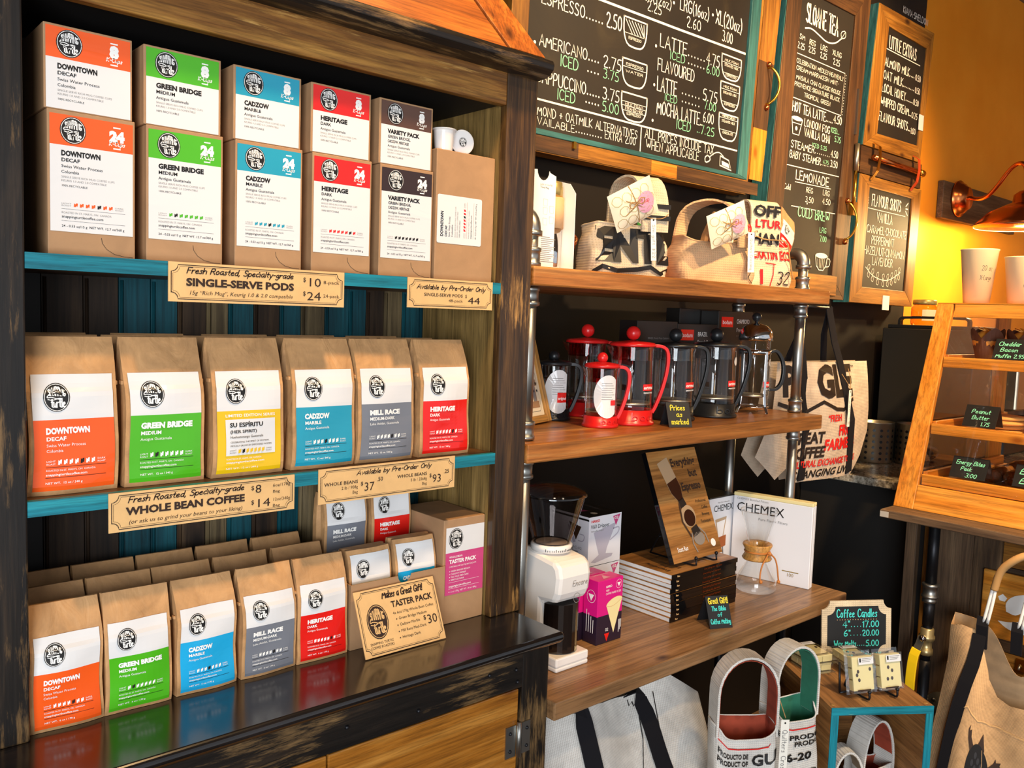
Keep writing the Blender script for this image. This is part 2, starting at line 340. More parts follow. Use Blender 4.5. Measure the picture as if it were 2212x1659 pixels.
# single-stroke hand lettering: x,y polylines in a unit-high box
_S = {
'A':'.6;0,0 .3,1 .6,0|.11,.36 .49,.36','B':'.55;0,0 0,1 .35,1 .5,.85 .45,.6 .3,.53 0,.53|.3,.53 .55,.4 .5,.1 .3,0 0,0','C':'.55;.55,.85 .4,1 .2,1 .03,.75 0,.4 .1,.1 .3,0 .55,.15','D':'.58;0,0 0,1 .25,1 .5,.8 .58,.5 .48,.15 .25,0 0,0','E':'.48;.48,1 0,1 0,0 .48,0|0,.52 .38,.52','F':'.46;0,0 0,1 .46,1|0,.52 .36,.52','G':'.6;.55,.85 .4,1 .2,1 .03,.75 0,.4 .1,.1 .3,0 .5,.05 .57,.2 .57,.42 .33,.42','H':'.55;0,0 0,1|.55,0 .55,1|0,.5 .55,.5','I':'.08;.04,0 .04,1','J':'.4;.4,1 .4,.2 .25,0 .05,.08 0,.2','K':'.52;0,0 0,1|.5,1 0,.45 .52,0','L':'.44;0,1 0,0 .44,0','M':'.72;0,0 .08,1 .36,.25 .64,1 .72,0','N':'.56;0,0 0,1 .56,0 .56,1','O':'.6;.3,1 .1,.87 0,.5 .1,.13 .3,0 .5,.13 .6,.5 .5,.87 .3,1','P':'.5;0,0 0,1 .35,1 .5,.8 .42,.53 .25,.46 0,.46','Q':'.62;.3,1 .1,.87 0,.5 .1,.13 .3,0 .5,.13 .6,.5 .5,.87 .3,1|.38,.2 .62,-.08','R':'.53;0,0 0,1 .35,1 .5,.82 .42,.58 .25,.5 0,.5|.25,.5 .53,0','S':'.5;.47,.85 .3,1 .12,.95 .04,.78 .12,.6 .38,.45 .48,.25 .38,.05 .2,0 0,.12','T':'.54;0,1 .54,1|.27,1 .27,0','U':'.55;0,1 0,.25 .12,.03 .28,0 .45,.05 .55,.25 .55,1','V':'.56;0,1 .28,0 .56,1','W':'.8;0,1 .2,0 .4,.75 .6,0 .8,1','X':'.54;0,1 .54,0|.54,1 0,0','Y':'.54;0,1 .27,.5 .54,1|.27,.5 .27,0','Z':'.5;0,1 .5,1 0,0 .5,0',
'0':'.52;.26,1 .07,.85 0,.5 .07,.15 .26,0 .45,.15 .52,.5 .45,.85 .26,1','1':'.25;0,.8 .18,1 .18,0','2':'.5;.02,.8 .15,.98 .35,.98 .48,.8 .4,.55 0,0 .5,0','3':'.48;.03,.95 .3,1 .45,.8 .38,.58 .18,.52 .42,.45 .48,.22 .35,.02 .12,0 0,.1','4':'.52;.38,0 .38,1 0,.33 .52,.33','5':'.48;.45,1 .08,1 .05,.55 .28,.6 .47,.42 .45,.15 .28,0 .02,.06','6':'.48;.4,.98 .15,.75 .02,.35 .1,.05 .28,0 .46,.15 .44,.42 .25,.5 .04,.35','7':'.48;0,1 .48,1 .18,0','8':'.48;.24,.53 .05,.7 .1,.95 .24,1 .4,.95 .44,.72 .24,.53 .03,.35 .02,.1 .2,0 .4,.05 .47,.28 .24,.53','9':'.48;.44,.65 .25,.5 .05,.6 .04,.85 .2,1 .4,.95 .45,.7 .4,.3 .25,0',
'.':'.1;*.05,.06','·':'.2;*.1,.5','-':'.3;.02,.45 .28,.45','(':'.22;.2,1.1 .04,.75 .02,.35 .2,-.1',')':'.22;.02,1.1 .18,.75 .2,.35 .02,-.1','+':'.4;.2,.2 .2,.75|0,.48 .4,.48','"':'.2;.03,1 .03,.8|.17,1 .17,.8','!':'.1;.06,1 .04,.3|*.04,.05','$':'.45;.42,.8 .2,.9 .03,.72 .4,.35 .25,.1 .02,.2|.22,1.05 .22,-.05','/':'.4;0,-.1 .4,1.05',',':'.12;.08,.08 .02,-.15',' ':'.3;','&':'.5;.5,0 .1,.8 .25,1 .35,.8 0,.2 .2,0 .5,.35','|':'.1;.05,1 .05,-.05',
'a':'.42;.4,.6 .15,.62 0,.35 .1,.02 .3,.1 .4,.5 .38,.1 .45,0','b':'.4;0,1 0,0|0,.4 .2,.6 .4,.4 .35,.08 .15,0 0,.12','c':'.36;.35,.5 .2,.6 .03,.45 0,.2 .12,0 .36,.1','d':'.42;.38,.45 .2,.6 .02,.4 .05,.08 .22,0 .38,.2|.4,1 .38,0','e':'.4;.02,.3 .38,.38 .25,.6 .08,.5 0,.2 .15,0 .38,.1','f':'.36;.36,.9 .25,1 .15,.85 .12,0|0,.55 .32,.55','g':'.42;.38,.5 .2,.6 .02,.4 .08,.12 .25,.1 .38,.45 .38,-.2 .22,-.38 .02,-.25','h':'.4;0,1 0,0|0,.4 .22,.6 .36,.5 .38,0','i':'.1;.05,.58 .05,0|*.05,.8','j':'.2;.15,.58 .12,-.25 0,-.3|*.15,.8','k':'.38;0,1 0,0|.34,.6 0,.25 .38,0','l':'.1;.05,1 .05,0','m':'.62;0,.58 0,0|0,.4 .18,.6 .3,.5 .3,0|.3,.4 .48,.6 .6,.5 .62,0','n':'.4;0,.58 0,0|0,.4 .2,.6 .36,.5 .38,0','o':'.4;.2,.6 .03,.45 .03,.12 .2,0 .37,.12 .37,.45 .2,.6','p':'.4;0,.58 0,-.38|0,.4 .2,.6 .4,.4 .35,.08 .15,0 0,.12','q':'.4;.38,.5 .2,.6 .02,.4 .08,.05 .25,.05 .38,.45|.38,.58 .38,-.38','r':'.3;0,.58 0,0|0,.38 .15,.58 .3,.55','s':'.34;.32,.52 .15,.6 .03,.48 .3,.22 .2,0 0,.06','t':'.3;.15,.9 .13,.1 .3,.02|0,.6 .3,.6','u':'.4;0,.58 .02,.12 .18,0 .35,.15 .38,.58 .4,0','v':'.38;0,.58 .18,0 .38,.58','w':'.56;0,.58 .14,0 .28,.45 .42,0 .56,.58','x':'.36;0,.58 .36,0|.36,.58 0,0','y':'.38;0,.58 .18,.05|.38,.58 .1,-.38','z':'.36;0,.58 .36,.58 0,0 .36,0'}
_SG = {}
for k_, s_ in _S.items():
    w_, p_ = s_.split(';'); pl = []
    for q in p_.split('|'):
        if not q: continue
        d_ = q.startswith('*'); pl.append((d_, [tuple(float(x) for x in t.split(',')) for t in q.lstrip('*').split(' ')]))
    _SG[k_] = (float(w_), pl)
def stroke(mb, pts, w, mat, mp, layer=2):
    n = len(pts)
    if n < 2: return
    vs = []
    for i in range(n):
        a = pts[max(i - 1, 0)]; b = pts[min(i + 1, n - 1)]; dx, dy = b[0] - a[0], b[1] - a[1]; l = math.hypot(dx, dy) or 1e-9
        e = 0 if 0 < i < n - 1 else (w * .35 * (-1 if i == 0 else 1))
        px, py = pts[i][0] + dx / l * e, pts[i][1] + dy / l * e
        vs += [mp(px - dy / l * w / 2, py + dx / l * w / 2, layer), mp(px + dy / l * w / 2, py - dx / l * w / 2, layer)]
    mb.add(vs, [(2 * i, 2 * i + 1, 2 * i + 3, 2 * i + 2) for i in range(n - 1)], mat)
def dot(mb, u, v, r, mat, mp, layer=2, k=8, ry=None):
    if k < 20: mb.add([mp(u + r * math.cos(2 * PI * i / k), v + (ry or r) * math.sin(2 * PI * i / k), layer) for i in range(k)], [tuple(range(k))], mat); return
    vs = [mp(u, v, layer)] + [mp(u + r * q * math.cos(2 * PI * i / k), v + (ry or r) * q * math.sin(2 * PI * i / k), layer) for q in (.35, .7, 1) for i in range(k)]
    mb.add(vs, [(0, 1 + i, 1 + (i + 1) % k) for i in range(k)] + [(1 + j * k + i, 1 + (j + 1) * k + i, 1 + (j + 1) * k + (i + 1) % k, 1 + j * k + (i + 1) % k) for j in (0, 1) for i in range(k)], mat)
def smoothpts(p, it=1):
    for _ in range(it):
        q = [p[0]]
        for a, b in zip(p, p[1:]): q += [(a[0] * .75 + b[0] * .25, a[1] * .75 + b[1] * .25), (a[0] * .25 + b[0] * .75, a[1] * .25 + b[1] * .75)]
        p = q + [p[-1]]
    return p
def hand(mb, s, u, v, h, mat, mp, w=None, sw=None, layer=2, al='l', shear=0, hf=None, gap=.17, it=1, vf=None):
    """stroke lettering; hf/vf(t) scale and shift letters along the word"""
    tot = sum(_SG[c][0] + gap for c in s) - gap; sx = (w / (tot * h)) if w else 1.0
    sw = sw or h * .13; x = u - (0 if al == 'l' else tot * h * sx * (.5 if al == 'c' else 1)); n = len(s)
    for i, c in enumerate(s):
        W_, pl = _SG[c]; t = i / max(1, n - 1); hh = h * (hf(t) if hf else 1); vv = v + (vf(t) if vf else 0)
        for d, pts in pl:
            if d: dot(mb, x + pts[0][0] * h * sx, vv + pts[0][1] * hh, sw * .75, mat, mp, layer, 6)
            else:
                if it and len(pts) > 4: pts = smoothpts(pts, it)
                stroke(mb, [(x + (p[0] + shear * p[1]) * h * sx, vv + p[1] * hh) for p in pts], sw, mat, mp, layer)
        x += (W_ + gap) * h * sx
def plane(o, ex, ez, n, eps=.0005):
    """flat surface map: origin o, axes ex (u) and ez (v), outward normal n"""
    o, ex, ez, n = Vector(o), Vector(ex), Vector(ez), Vector(n)
    return lambda u, v, l=0: o + ex * u + ez * v + n * (l * eps)
def rect(mb, u0, v0, u1, v1, mat, mp, layer=1, nu=1, nv=1, r=0):
    if r:
        p = []
        for cx, cy, a in ((u1 - r, v1 - r, 0), (u0 + r, v1 - r, 1), (u0 + r, v0 + r, 2), (u1 - r, v0 + r, 3)):
            for i in range(5): th = (a + i / 4) * PI / 2; p.append(mp(cx + r * math.cos(th), cy + r * math.sin(th), layer))
        mb.add(p, [tuple(range(len(p)))], mat); return
    mb.add([mp(u0 + (u1 - u0) * i / nu, v0 + (v1 - v0) * j / nv, layer) for j in range(nv + 1) for i in range(nu + 1)], [(j * (nu + 1) + i, j * (nu + 1) + i + 1, (j + 1) * (nu + 1) + i + 1, (j + 1) * (nu + 1) + i) for j in range(nv) for i in range(nu)], mat)
def poly(mb, pts, mat, mp, layer=1): mb.add([mp(a, b, layer) for a, b in pts], [tuple(range(len(pts)))], mat)
def logo(mb, u, v, rx, ry, mp, ink=INK, white=WINK, layer=2):
    dot(mb, u, v, rx, ink, mp, layer, 24, ry)
    ring = [(u + rx * .91 * math.cos(i * PI / 14), v + ry * .92 * math.sin(i * PI / 14)) for i in range(29)]
    stroke(mb, ring, rx * .045, white, mp, layer + 1)
    hand(mb, 'SNAPPING', u - rx * .60, v + ry * .06, ry * .52, white, mp, w=rx * 1.25, sw=rx * .09, layer=layer + 1, it=0, hf=lambda t: .78 + .42 * math.sin(PI * min(1, t * 1.1)), vf=lambda t: ry * (.10 - .06 * t))
    stroke(mb, smoothpts([(u - rx * .45, v + ry * .45), (u - rx * .5, v + ry * .25), (u - rx * .7, v + ry * .12), (u - rx * .72, v - ry * .02), (u - rx * .4, v + ry * .05), (u + rx * .1, v - ry * .12), (u + rx * .42, v - ry * .1), (u + rx * .2, v - ry * .02), (u - rx * .3, v - ry * .2), (u - rx * .66, v - ry * .12)], 2), rx * .07, white, mp, layer + 1)
    hand(mb, 'turtle', u - rx * .42, v - ry * .68, ry * .62, white, mp, w=rx * 1.05, sw=rx * .1, layer=layer + 1, it=1, gap=.12)
# ------------------------------------------------------------------ the room
FZ = -.15
struct(MB().box(-3, 7.2, -4.5, .7, FZ - .05, FZ, GREYW['X']), 'floor')
struct(MB().box(-3, 7.2, -4.5, .7, 3.6, 3.65, plain('ceiling_paint', '6b5a48', .8)), 'ceiling')
struct(MB().box(-3, 4.53, .60, .68, FZ, 3.6, DARKW).box(4.53, 7.2, .60, .68, FZ, 3.6, ORANGEW), 'wall_back')
struct(MB().box(-3.08, -3, -4.5, .68, FZ, 3.6, DARKW), 'wall_left')
struct(MB().box(7.2, 7.28, -4.5, .68, FZ, 3.6, ORANGEW), 'wall_right')
# ------------------------------------------------------------------ the hutch
H = thing('hutch', 'tall dark-stained wooden hutch with turquoise shelf edges holding coffee bags and boxes', 'hutch', (.76, 0, FZ))
POSTW = woods('worn_dark_post', ((.3, '1a120b'), (.5, '3f2b17'), (.75, '74522a')), wear=('b98a4c', .32, .44), rough=.33, coat=.15, g=44)  # worn dark wood, browned towards gold to carry the lamp glow
MB().box(.19, .295, -.022, .0, .92, 2.05, BLK['Z']).build('left_post', H, world=True, bevel=.003)
MB().box(1.215, 1.303, -.022, .0, .92, 2.125, POSTW['Z']).build('right_post', H, world=True, bevel=.003)
MB().box(.19, 1.2145, -.022, .0, 2.046, 2.140, GOLD['X']).build('header_beam', H, world=True, bevel=.003)
b = MB(); pr = [(-.012, 2.113), (-.045, 2.115), (-.058, 2.119), (-.069, 2.129), (-.071, 2.14), (-.066, 2.149), (-.054, 2.152), (-.012, 2.152)]
b.prism([(.05, y, z) for y, z in pr], (1.255, 0, 0), BLK['X']); b.build('crown_moulding', H, world=True, bevel=.002)
b = MB()
b.hexa([(.0, -.05, 2.153), (1.29, -.05, 2.153), (1.27, .01, 2.153), (.0, .01, 2.153)], [(.30, .20, 2.66), (.95, .20, 2.66), (.95, .26, 2.66), (.30, .26, 2.66)], ROOF['X'])
b.build('roof_board', H, world=True)
b = MB(); b.hexa([(1.19, -.056, 2.154), (1.292, -.056, 2.154), (1.292, -.045, 2.154), (1.19, -.045, 2.154)], [(.87, .192, 2.66), (.955, .192, 2.66), (.955, .205, 2.66), (.87, .205, 2.66)], ROOF['Z'])
b.build('hip_board', H, world=True, bevel=.002)
b = MB(); b.hexa([(1.27, .01, 2.153), (1.292, -.05, 2.153), (1.292, .55, 2.153), (1.27, .55, 2.153)], [(.94, .25, 2.66), (.956, .2, 2.66), (.956, .55, 2.66), (.94, .55, 2.66)], ROOF['Y'])
b.build('roof_side_board', H, world=True)
SHF = woods('shelf_brown', ((.3, '2c1c10'), (.55, '5a3d22'), (.75, '7a5631')), rough=.45)
for zt in (1.668, 1.294):
    MB().box(.295, 1.215, -.008, .27, zt - .023, zt, SHF['X']).box(.295, 1.215, -.0205, -.008, zt - .024, zt, TURQ['X']).build('shelf', H, world=True)
b = MB()
XS = [.295, .38, .45, .512, .571, .623, .681, .727, .782, .841, .891, .949, 1.01, 1.055, 1.104, 1.155, 1.206, 1.235]
BT = wood('turquoise_beadboard', ((.3, '0a323c'), (.6, '11545f'), (.8, '1c6b75')), 'Z', wear=('0a1e22', .36, .46), rough=.5)
BB = wood('brown_beadboard', ((.3, '1d150f'), (.55, '3d2c1d'), (.75, '5b452e')), 'Z', rough=.6, knots='1a110b')
BG = wood('tan_beadboard', ((.3, '4a3c28'), (.55, '7a6848'), (.75, '968363')), 'Z', rough=.6, knots='33261a')
kinds = [BLACKIN, BB, BB, BT, BT, BB, BG, BT, BB, BT, BG, BT, BT, BB, BG, BT, BT]
for a, c, k in zip(XS, XS[1:], kinds):
    b.box(a + .001, c - .001, .27, .285, .92, 1.66, k)
    b.tube([(a + .006, .27, .925), (a + .006, .27, 1.64)], .0035, k, 6)
b.box(.28, 1.24, .272, .285, 1.66, 2.06, BLACKIN)  # upper back is one flat near-black sheet, no plank colours
b.build('back_board', H, world=True)
MB().box(1.216, 1.236, .0, .27, .92, 2.05, SIDEW['Z']).box(1.236, 1.296, .0, .58, .92, 2.1, BLK['Z']).build('side_panel', H, world=True)
MB().box(.19, .2945, .0, .285, .92, 2.05, BLACKIN).build('side_panel', H, world=True)
MB().box(.19, 1.23, .0, .3, 2.05, 2.08, BLACKIN).build('top_board', H, world=True)
b = MB(); b.prism([(.05, -.178, .899), (.05, -.184, .905), (.05, -.184, .913), (.05, -.178, .92), (.05, .58, .92), (.05, .58, .894), (.05, -.172, .894)], (1.24, 0, 0), BLKTOP)
b.build('counter_top', H, world=True, bevel=.003)
b = MB().box(.19, 1.225, -.125, -.105, .795, .894, BLK['X'])
for x, z in ((.79, .835), (.95, .82), (1.13, .845), (1.195, .875), (1.205, .838), (1.21, .81), (.55, .83)): b.ball((x, -.126, z), .0045, IRON, 8)
b.build('front_rail', H, world=True, bevel=.002)
MB().box(1.225, 1.303, -.125, -.10, FZ, .894, BLK['Z']).build('base_post', H, world=True, bevel=.002)
MB().box(.19, .29, -.125, -.10, FZ, .795, BLK['Z']).build('base_post', H, world=True, bevel=.002)
MB().box(.19, 1.30, -.098, .57, FZ + .002, .79, BLACKIN).build('base_cabinet', H, world=True)
b = MB(); b.box(.757, 1.221, -.1185, -.1, .05, .789, DOOR['X']).build('door', H, world=True, bevel=.002)
b = MB(); b.box(.293, .753, -.1185, -.1, .05, .789, DOOR['X']).build('door', H, world=True, bevel=.002)
b = MB().box(1.186, 1.215, -.1215, -.119, .64, .71, GALV).box(1.226, 1.25, -.1285, -.1255, .645, .715, GALV)
b.tube([(1.2205, -.125, .638), (1.2205, -.125, .716)], .0055, GALV, 10)
for x, y, z in ((1.198, -.1222, .655), (1.198, -.1222, .695), (1.24, -.129, .66), (1.24, -.129, .70)): b.ball((x, y, z), .004, IRON, 8)
b.build('hinge', H, world=True)
# ------------------------------------------------------------------ price cards on the shelf edges
def card(name, label, x0, x1, z0, z1, y, draw, rx=0):
    w, h = x1 - x0, z1 - z0
    t = thing(name, label, 'sign', (x0, y, z0), 0, None, rx)
    MB().box(0, w, 0, .002, 0, h, CARD).build('card', t)
    mp = plane((0, -.0002, 0), (1, 0, 0), (0, 0, 1), (0, -1, 0), .0002); b = MB()
    for ins, sw in ((.0045, .0013), (.0072, .0005)):
        r = .011; p = []
        for cx, cy, a0 in ((ins, ins, 0), (w - ins, ins, 1), (w - ins, h - ins, 2), (ins, h - ins, 3)):
            arc = [(cx + r * math.cos(PI / 2 - th), cy + r * math.sin(PI / 2 - th)) for th in [i * PI / 10 for i in range(6)]]
            arc = [(( x - cx) * (1, -1, -1, 1)[a0] + cx, (y_ - cy) * (1, 1, -1, -1)[a0] + cy) for x, y_ in arc]
            p += arc if a0 in (0, 2) else arc[::-1]
        # corners are notched inwards, joined by straight edges
        q = []
        for i in range(4):
            seg = p[i * 6:i * 6 + 6]; q += seg
        stroke(b, q + [q[0]], sw, BINK, mp, 1)
    draw(b, mp, w, h); b.build('lettering', t); return t
def sc(b, s, u0, u1, v, h, mp): hand(b, s, u0, v, h, BINK, mp, w=u1 - u0, sw=h * .19, shear=.22, gap=.1)
def bold(b, s, u0, u1, v, h, mp, bd=.045): text(b, s, u0, v, h, BINK, mp, w=u1 - u0, bold=bd)
def slab(b, s, u0, u1, v, h, mp): text(b, s, u0, v, h, BINK, mp, w=u1 - u0, bold=.0)
def d1(b, mp, w, h):
    sc(b, 'Fresh Roasted, Specialty-grade', .030, .220, .0475, .0095, mp); bold(b, 'SINGLE-SERVE PODS', .029, .222, .027, .0125, mp)
    text(b, '15g “Rich Mug”, Keurig 1.0 & 2.0 compatible', .033, .0125, .0068, BINK, mp, w=.187, shear=.2)
    for v, p, q in ((.036, '10', '8-pack'), (.011, '24', '24-pack')):
        text(b, '$', .240, v + .008, .008, BINK, mp, bold=.01); bold(b, p, .2475, .277, v, .016, mp, .0); slab(b, q, .281, .314, v + .006, .0062, mp)
card('price_card', 'tan price card reading single-serve pods hung on the upper turquoise shelf edge', .502, .827, 1.603, 1.668, -.0232, d1)
def d2(b, mp, w, h):
    sc(b, 'Available by Pre-Order Only', .022, .198, .0385, .009, mp); bold(b, 'SINGLE-SERVE PODS', .040, .139, .0245, .0065, mp, .012); slab(b, '48-pack', .102, .139, .014, .006, mp)
    text(b, '$', .145, .024, .007, BINK, mp); bold(b, '44', .1525, .186, .012, .0145, mp, .0)
card('price_card', 'small tan pre-order card for 48-packs below the large brown carton', .970, 1.190, 1.608, 1.668, -.0232, d2)
def d3(b, mp, w, h):
    sc(b, 'Fresh Roasted, Specialty-grade', .030, .224, .0465, .0095, mp); bold(b, 'WHOLE BEAN COFFEE', .027, .226, .0265, .0125, mp)
    text(b, '(or ask us to grind your beans to your liking)', .030, .0115, .007, BINK, mp, w=.192, shear=.2)
    for v, p, q in ((.038, '8', '6oz/170g'), (.012, '14', '12oz/340g')):
        text(b, '$', .238, v + .006, .008, BINK, mp, bold=.01); bold(b, p, .2455, .258 if p == '8' else .275, v, .0155, mp, .0)
        slab(b, q, .279, .313, v + .008, .0058, mp); slab(b, 'Bag', .279, .293, v - .003, .0055, mp)
card('price_card', 'tan whole bean coffee price card on the lower turquoise shelf edge', .409, .731, 1.230, 1.294, -.0232, d3)
def d4(b, mp, w, h):
    sc(b, 'Available by Pre-Order Only', .082, .258, .049, .0088, mp)
    for u, a, q, p, r in ((.012, 'WHOLE BEANS', '2 lb / 908g', '37', '.50'), (.176, 'WHOLE BEANS', '5 lb / 2268g', '93', '.25')):
        bold(b, a, u, u + .073, .0335, .0066, mp, .014); text(b, q, u + .073, .0235, .0062, BINK, mp, al='r'); text(b, 'Bag', u + .073, .0135, .0062, BINK, mp, al='r')
        text(b, '$', u + .079, .0275, .008, BINK, mp, bold=.01); text(b, p, u + .0865, .016, .0175, BINK, mp); text(b, r, u + .116, .0325, .0085, BINK, mp, bold=.01)
card('price_card', 'tan pre-order card for whole beans under the grey and red labelled bags', .780, 1.101, 1.231, 1.298, -.0232, d4)
# ------------------------------------------------------------------ coffee bags
TXT = {
 'downtown': ('orange', 'DOWNTOWN', 'DECAF', ('Swiss Water Process', 'Colombia'), 4), 'green_bridge': ('green', 'GREEN BRIDGE', 'MEDIUM', ('Antigua Guatamala',), 1),
 'cadzow': ('cyan', 'CADZOW', 'MARBLE', ('Antigua Guatemala',), 3), 'mill_race': ('grey', 'MILL RACE', 'MEDIUM-DARK', ('Lake Atitlán, Guatemala',), 4),
 'heritage': ('red', 'HERITAGE', 'DARK', ('Antigua Guatemala',), 5), 'espiritu': ('yellow', 'SU ESPÍRITU', '(HER SPIRIT)', ('Huehuetenango Guatemala',), 1),
 'variety': ('brown', 'VARIETY PACK', 'GREEN BRIDGE,', ('CADZOW, HERITAGE', 'Antigua Guatemala'), -1)}
def bean_row(b, u, v, w, h, mp, dark, c1, c2, layer=2):
    text(b, 'LIGHT', u, v + h * .55, h * .36, c1, mp, w=w * .15); text(b, 'ROAST', u, v, h * .36, c1, mp, w=w * .15)
    for i in range(7):
        x = u + w * (.19 + i * .093); m = INK if (i == dark or dark < 0) else c2
        poly(b, [(x + w * a, v + h * c) for a, c in ((0, 0), (.03, 0), (.036, .3), (.056, .1), (.062, 1), (.034, 1), (.028, .7), (.004, .95))], m, mp, layer)
    text(b, 'DARK', u + w * .85, v + h * .55, h * .36, c1, mp, w=w * .14); text(b, 'ROAST', u + w * .85, v, h * .36, c1, mp, w=w * .14)
def bag_profile(w, d, h, seed, fold=False):
    rnd = random.Random(seed); ph = [rnd.uniform(0, 6) for _ in range(6)]
    ks = ((0, .9), (.06, 1), (.5, 1.02), (.64, .97), (.70, .82), (.76, .72), (.9, .36), (1, .07)) if not fold else ((0, .9), (.06, 1), (.6, 1.0), (.9, .8), (1, .55))
    def s(t):
        for (a, x), (c, y) in zip(ks, ks[1:]):
            if t <= c: return x + (y - x) * (t - a) / (c - a)
        return ks[-1][1]
    def hw(t): return w / 2 * (1 - .012 * math.sin(PI * min(1, t / .7)) - (.018 if t > .7 else .018 * t / .7))
    def front(u, t):
        wr = .0011 * math.sin(5 * t + 3 * u + ph[0]) + .0008 * math.sin(11 * t - 3 * u + ph[1])
        return Vector((u * hw(t) + .0012 * math.sin(9 * t + ph[3]), -d / 2 * s(t) - .0035 * (1 - u * u) * (1 if t < .66 else .35) + wr, h * t))
    return s, hw, front
def bag_body(w, d, h, seed, mat=KRAFT, fold=False):
    s, hw, front = bag_profile(w, d, h, seed, fold); b = MB(); ts = [0, .03, .08, .2, .35, .5, .6, .66, .70, .74, .82, .9, .96, 1.0]; rings = []
    for t in ts:
        r = [front(-1 + i / 4, t) for i in range(9)]; y0 = d / 2 * s(t) ; g = .004 + .02 * (t ** 2); fy = -d / 2 * s(t)
        R = [Vector((hw(t) * 1.0, fy + (y0 - fy) * .3, h * t)), Vector((hw(t) - min(g, hw(t) * .4), fy + (y0 - fy) * .5, h * t)), Vector((hw(t), fy + (y0 - fy) * .7, h * t))]
        B = [Vector((hw(t) * (1 - i / 2), y0, h * t)) for i in range(5)]
        L = [Vector((-p.x, p.y, p.z)) for p in R[::-1]]
        rings.append(r + R + B + L)
    k = len(rings[0]); vs = [p for r in rings for p in r]
    fs = [(j * k + i, j * k + (i + 1) % k, (j + 1) * k + (i + 1) % k, (j + 1) * k + i) for j in range(len(ts) - 1) for i in range(k)]
    fs += [tuple(range(k))[::-1], tuple(range((len(ts) - 1) * k, len(ts) * k))]
    b.add(vs, fs, mat, False); return b, front, hw
def label_bag(b, w, h, front, kind, size, lw=.9, t0=.03, t1=.765, special=False, colour=None):
    """printed label on the bag front; a from left, c from top of the label"""
    LWm, LHm = w * lw, h * (t1 - t0)
    def mp(u, v, l=0):
        return front((u / LWm * 2 - 1) * lw, t0 + v / h) + Vector((0, -.0016 - .0006 * l, 0))
    col, name, sub, org, dark = TXT[kind]; col = LC[colour or col]; vs_ = LHm * .615
    rect(b, 0, vs_, LWm, LHm, LW, mp, 0, 10, 10); rect(b, 0, 0, LWm, vs_, col, mp, 0, 10, 16)
    k = LHm; m = LWm * .14; ww = LWm * .74
    logo(b, LWm * .29, k * .805, k * .105, k * .122, mp)
    if special:
        text(b, 'LIMITED EDITION SERIES', LWm * .12, k * .555, k * .028, WINK, mp, w=LWm * .78, bold=.015)
        rect(b, LWm * .12, k * .175, LWm * .9, k * .53, LW, mp, 1.5, 8, 8)
        mp_ = mp; mp = lambda u, v, l=0: mp_(u, v, l + 1)
        text(b, name, LWm * .18, k * .455, k * .043, INK, mp, w=LWm * .52, bold=.03); text(b, sub, LWm * .18, k * .395, k * .031, INK, mp, w=LWm * .42, bold=.02)
        text(b, org[0], LWm * .18, k * .345, k * .026, INK, mp, w=LWm * .52, bold=.0)
        text(b, 'CELEBRATING THE SPIRIT OF WOMAN,', LWm * .18, k * .298, k * .017, INK, mp, w=LWm * .62); text(b, 'PROUDLY GROWN BY EMPOWERED WOMEN', LWm * .18, k * .262, k * .017, INK, mp, w=LWm * .66)
        bean_row(b, LWm * .17, k * .195, LWm * .68, k * .042, mp, dark, GINK, LC['yellow'], 3)
        text(b, 'ROASTED IN ST. MARYS, ON  CANADA', m * .9, k * .135, k * .016, WINK, mp, w=LWm * .55); text(b, 'snappingturtlecoffee.com', m * .9, k * .1, k * .02, WINK, mp, w=LWm * .6, bold=.015)
        text(b, 'NET WT.  12 oz / 340 g', m * .9, k * .04, k * .018, WINK, mp, w=LWm * .5); return
    text(b, name, m, k * .495, k * .052, WINK, mp, bold=.06, w=LWm * min(.72, .058 * len(name) + .08)); text(b, sub, m, k * .435, k * .034, WINK, mp, bold=.03, w=LWm * min(.5, .041 * len(sub) + .04))
    for i, o in enumerate(org): text(b, o, m, k * (.382 - .047 * i), k * .027, WINK, mp, bold=.0, w=LWm * min(.6, .0255 * len(o)))
    bean_row(b, m, k * .225, ww, k * .044, mp, dark, WINK, WINK)
    for v in (.205, .115): stroke(b, [(m, k * v), (m + ww * .5, k * v), (m + ww, k * v)], k * .004, INK, mp)
    text(b, 'ROASTED IN ST. MARYS, ON  CANADA', m, k * .17, k * .017, WINK, mp, w=ww * .82); text(b, 'snappingturtlecoffee.com', m, k * .132, k * .021, WINK, mp, w=ww * .68, bold=.015)
    text(b, 'NET WT.  ' + size, m, k * .06, k * .019, WINK, mp, w=ww * .6, bold=.01)
def make_bag(kind, w, d, h, size, seed, label, group=None, colour=None, mat=KRAFT, fold=False):
    t = thing('coffee_bag', label, 'coffee bag', (0, 0, 0), 0, group)
    b, front, hw = bag_body(w, d, h, seed, mat, fold); b.build('bag', t)
    b = MB(); label_bag(b, w, h, front, kind, size, t1=.945 if fold else .765, special=(kind == 'espiritu'), colour=colour); b.build('label', t)
    for u in (() if fold else (-1, 1)): MB().box(u * hw(.7) - .003, u * hw(.7) + .003, -d * .36, -d * .18, h * .685, h * .715, mat).build('tin_tie', t, bevel=.0015)
    return t
def setp(t, loc, rz=0): t.location = loc; t.rotation_euler[2] = rz; t['_base'] = list(loc); return t
rz = random.Random(5)
BIG = []
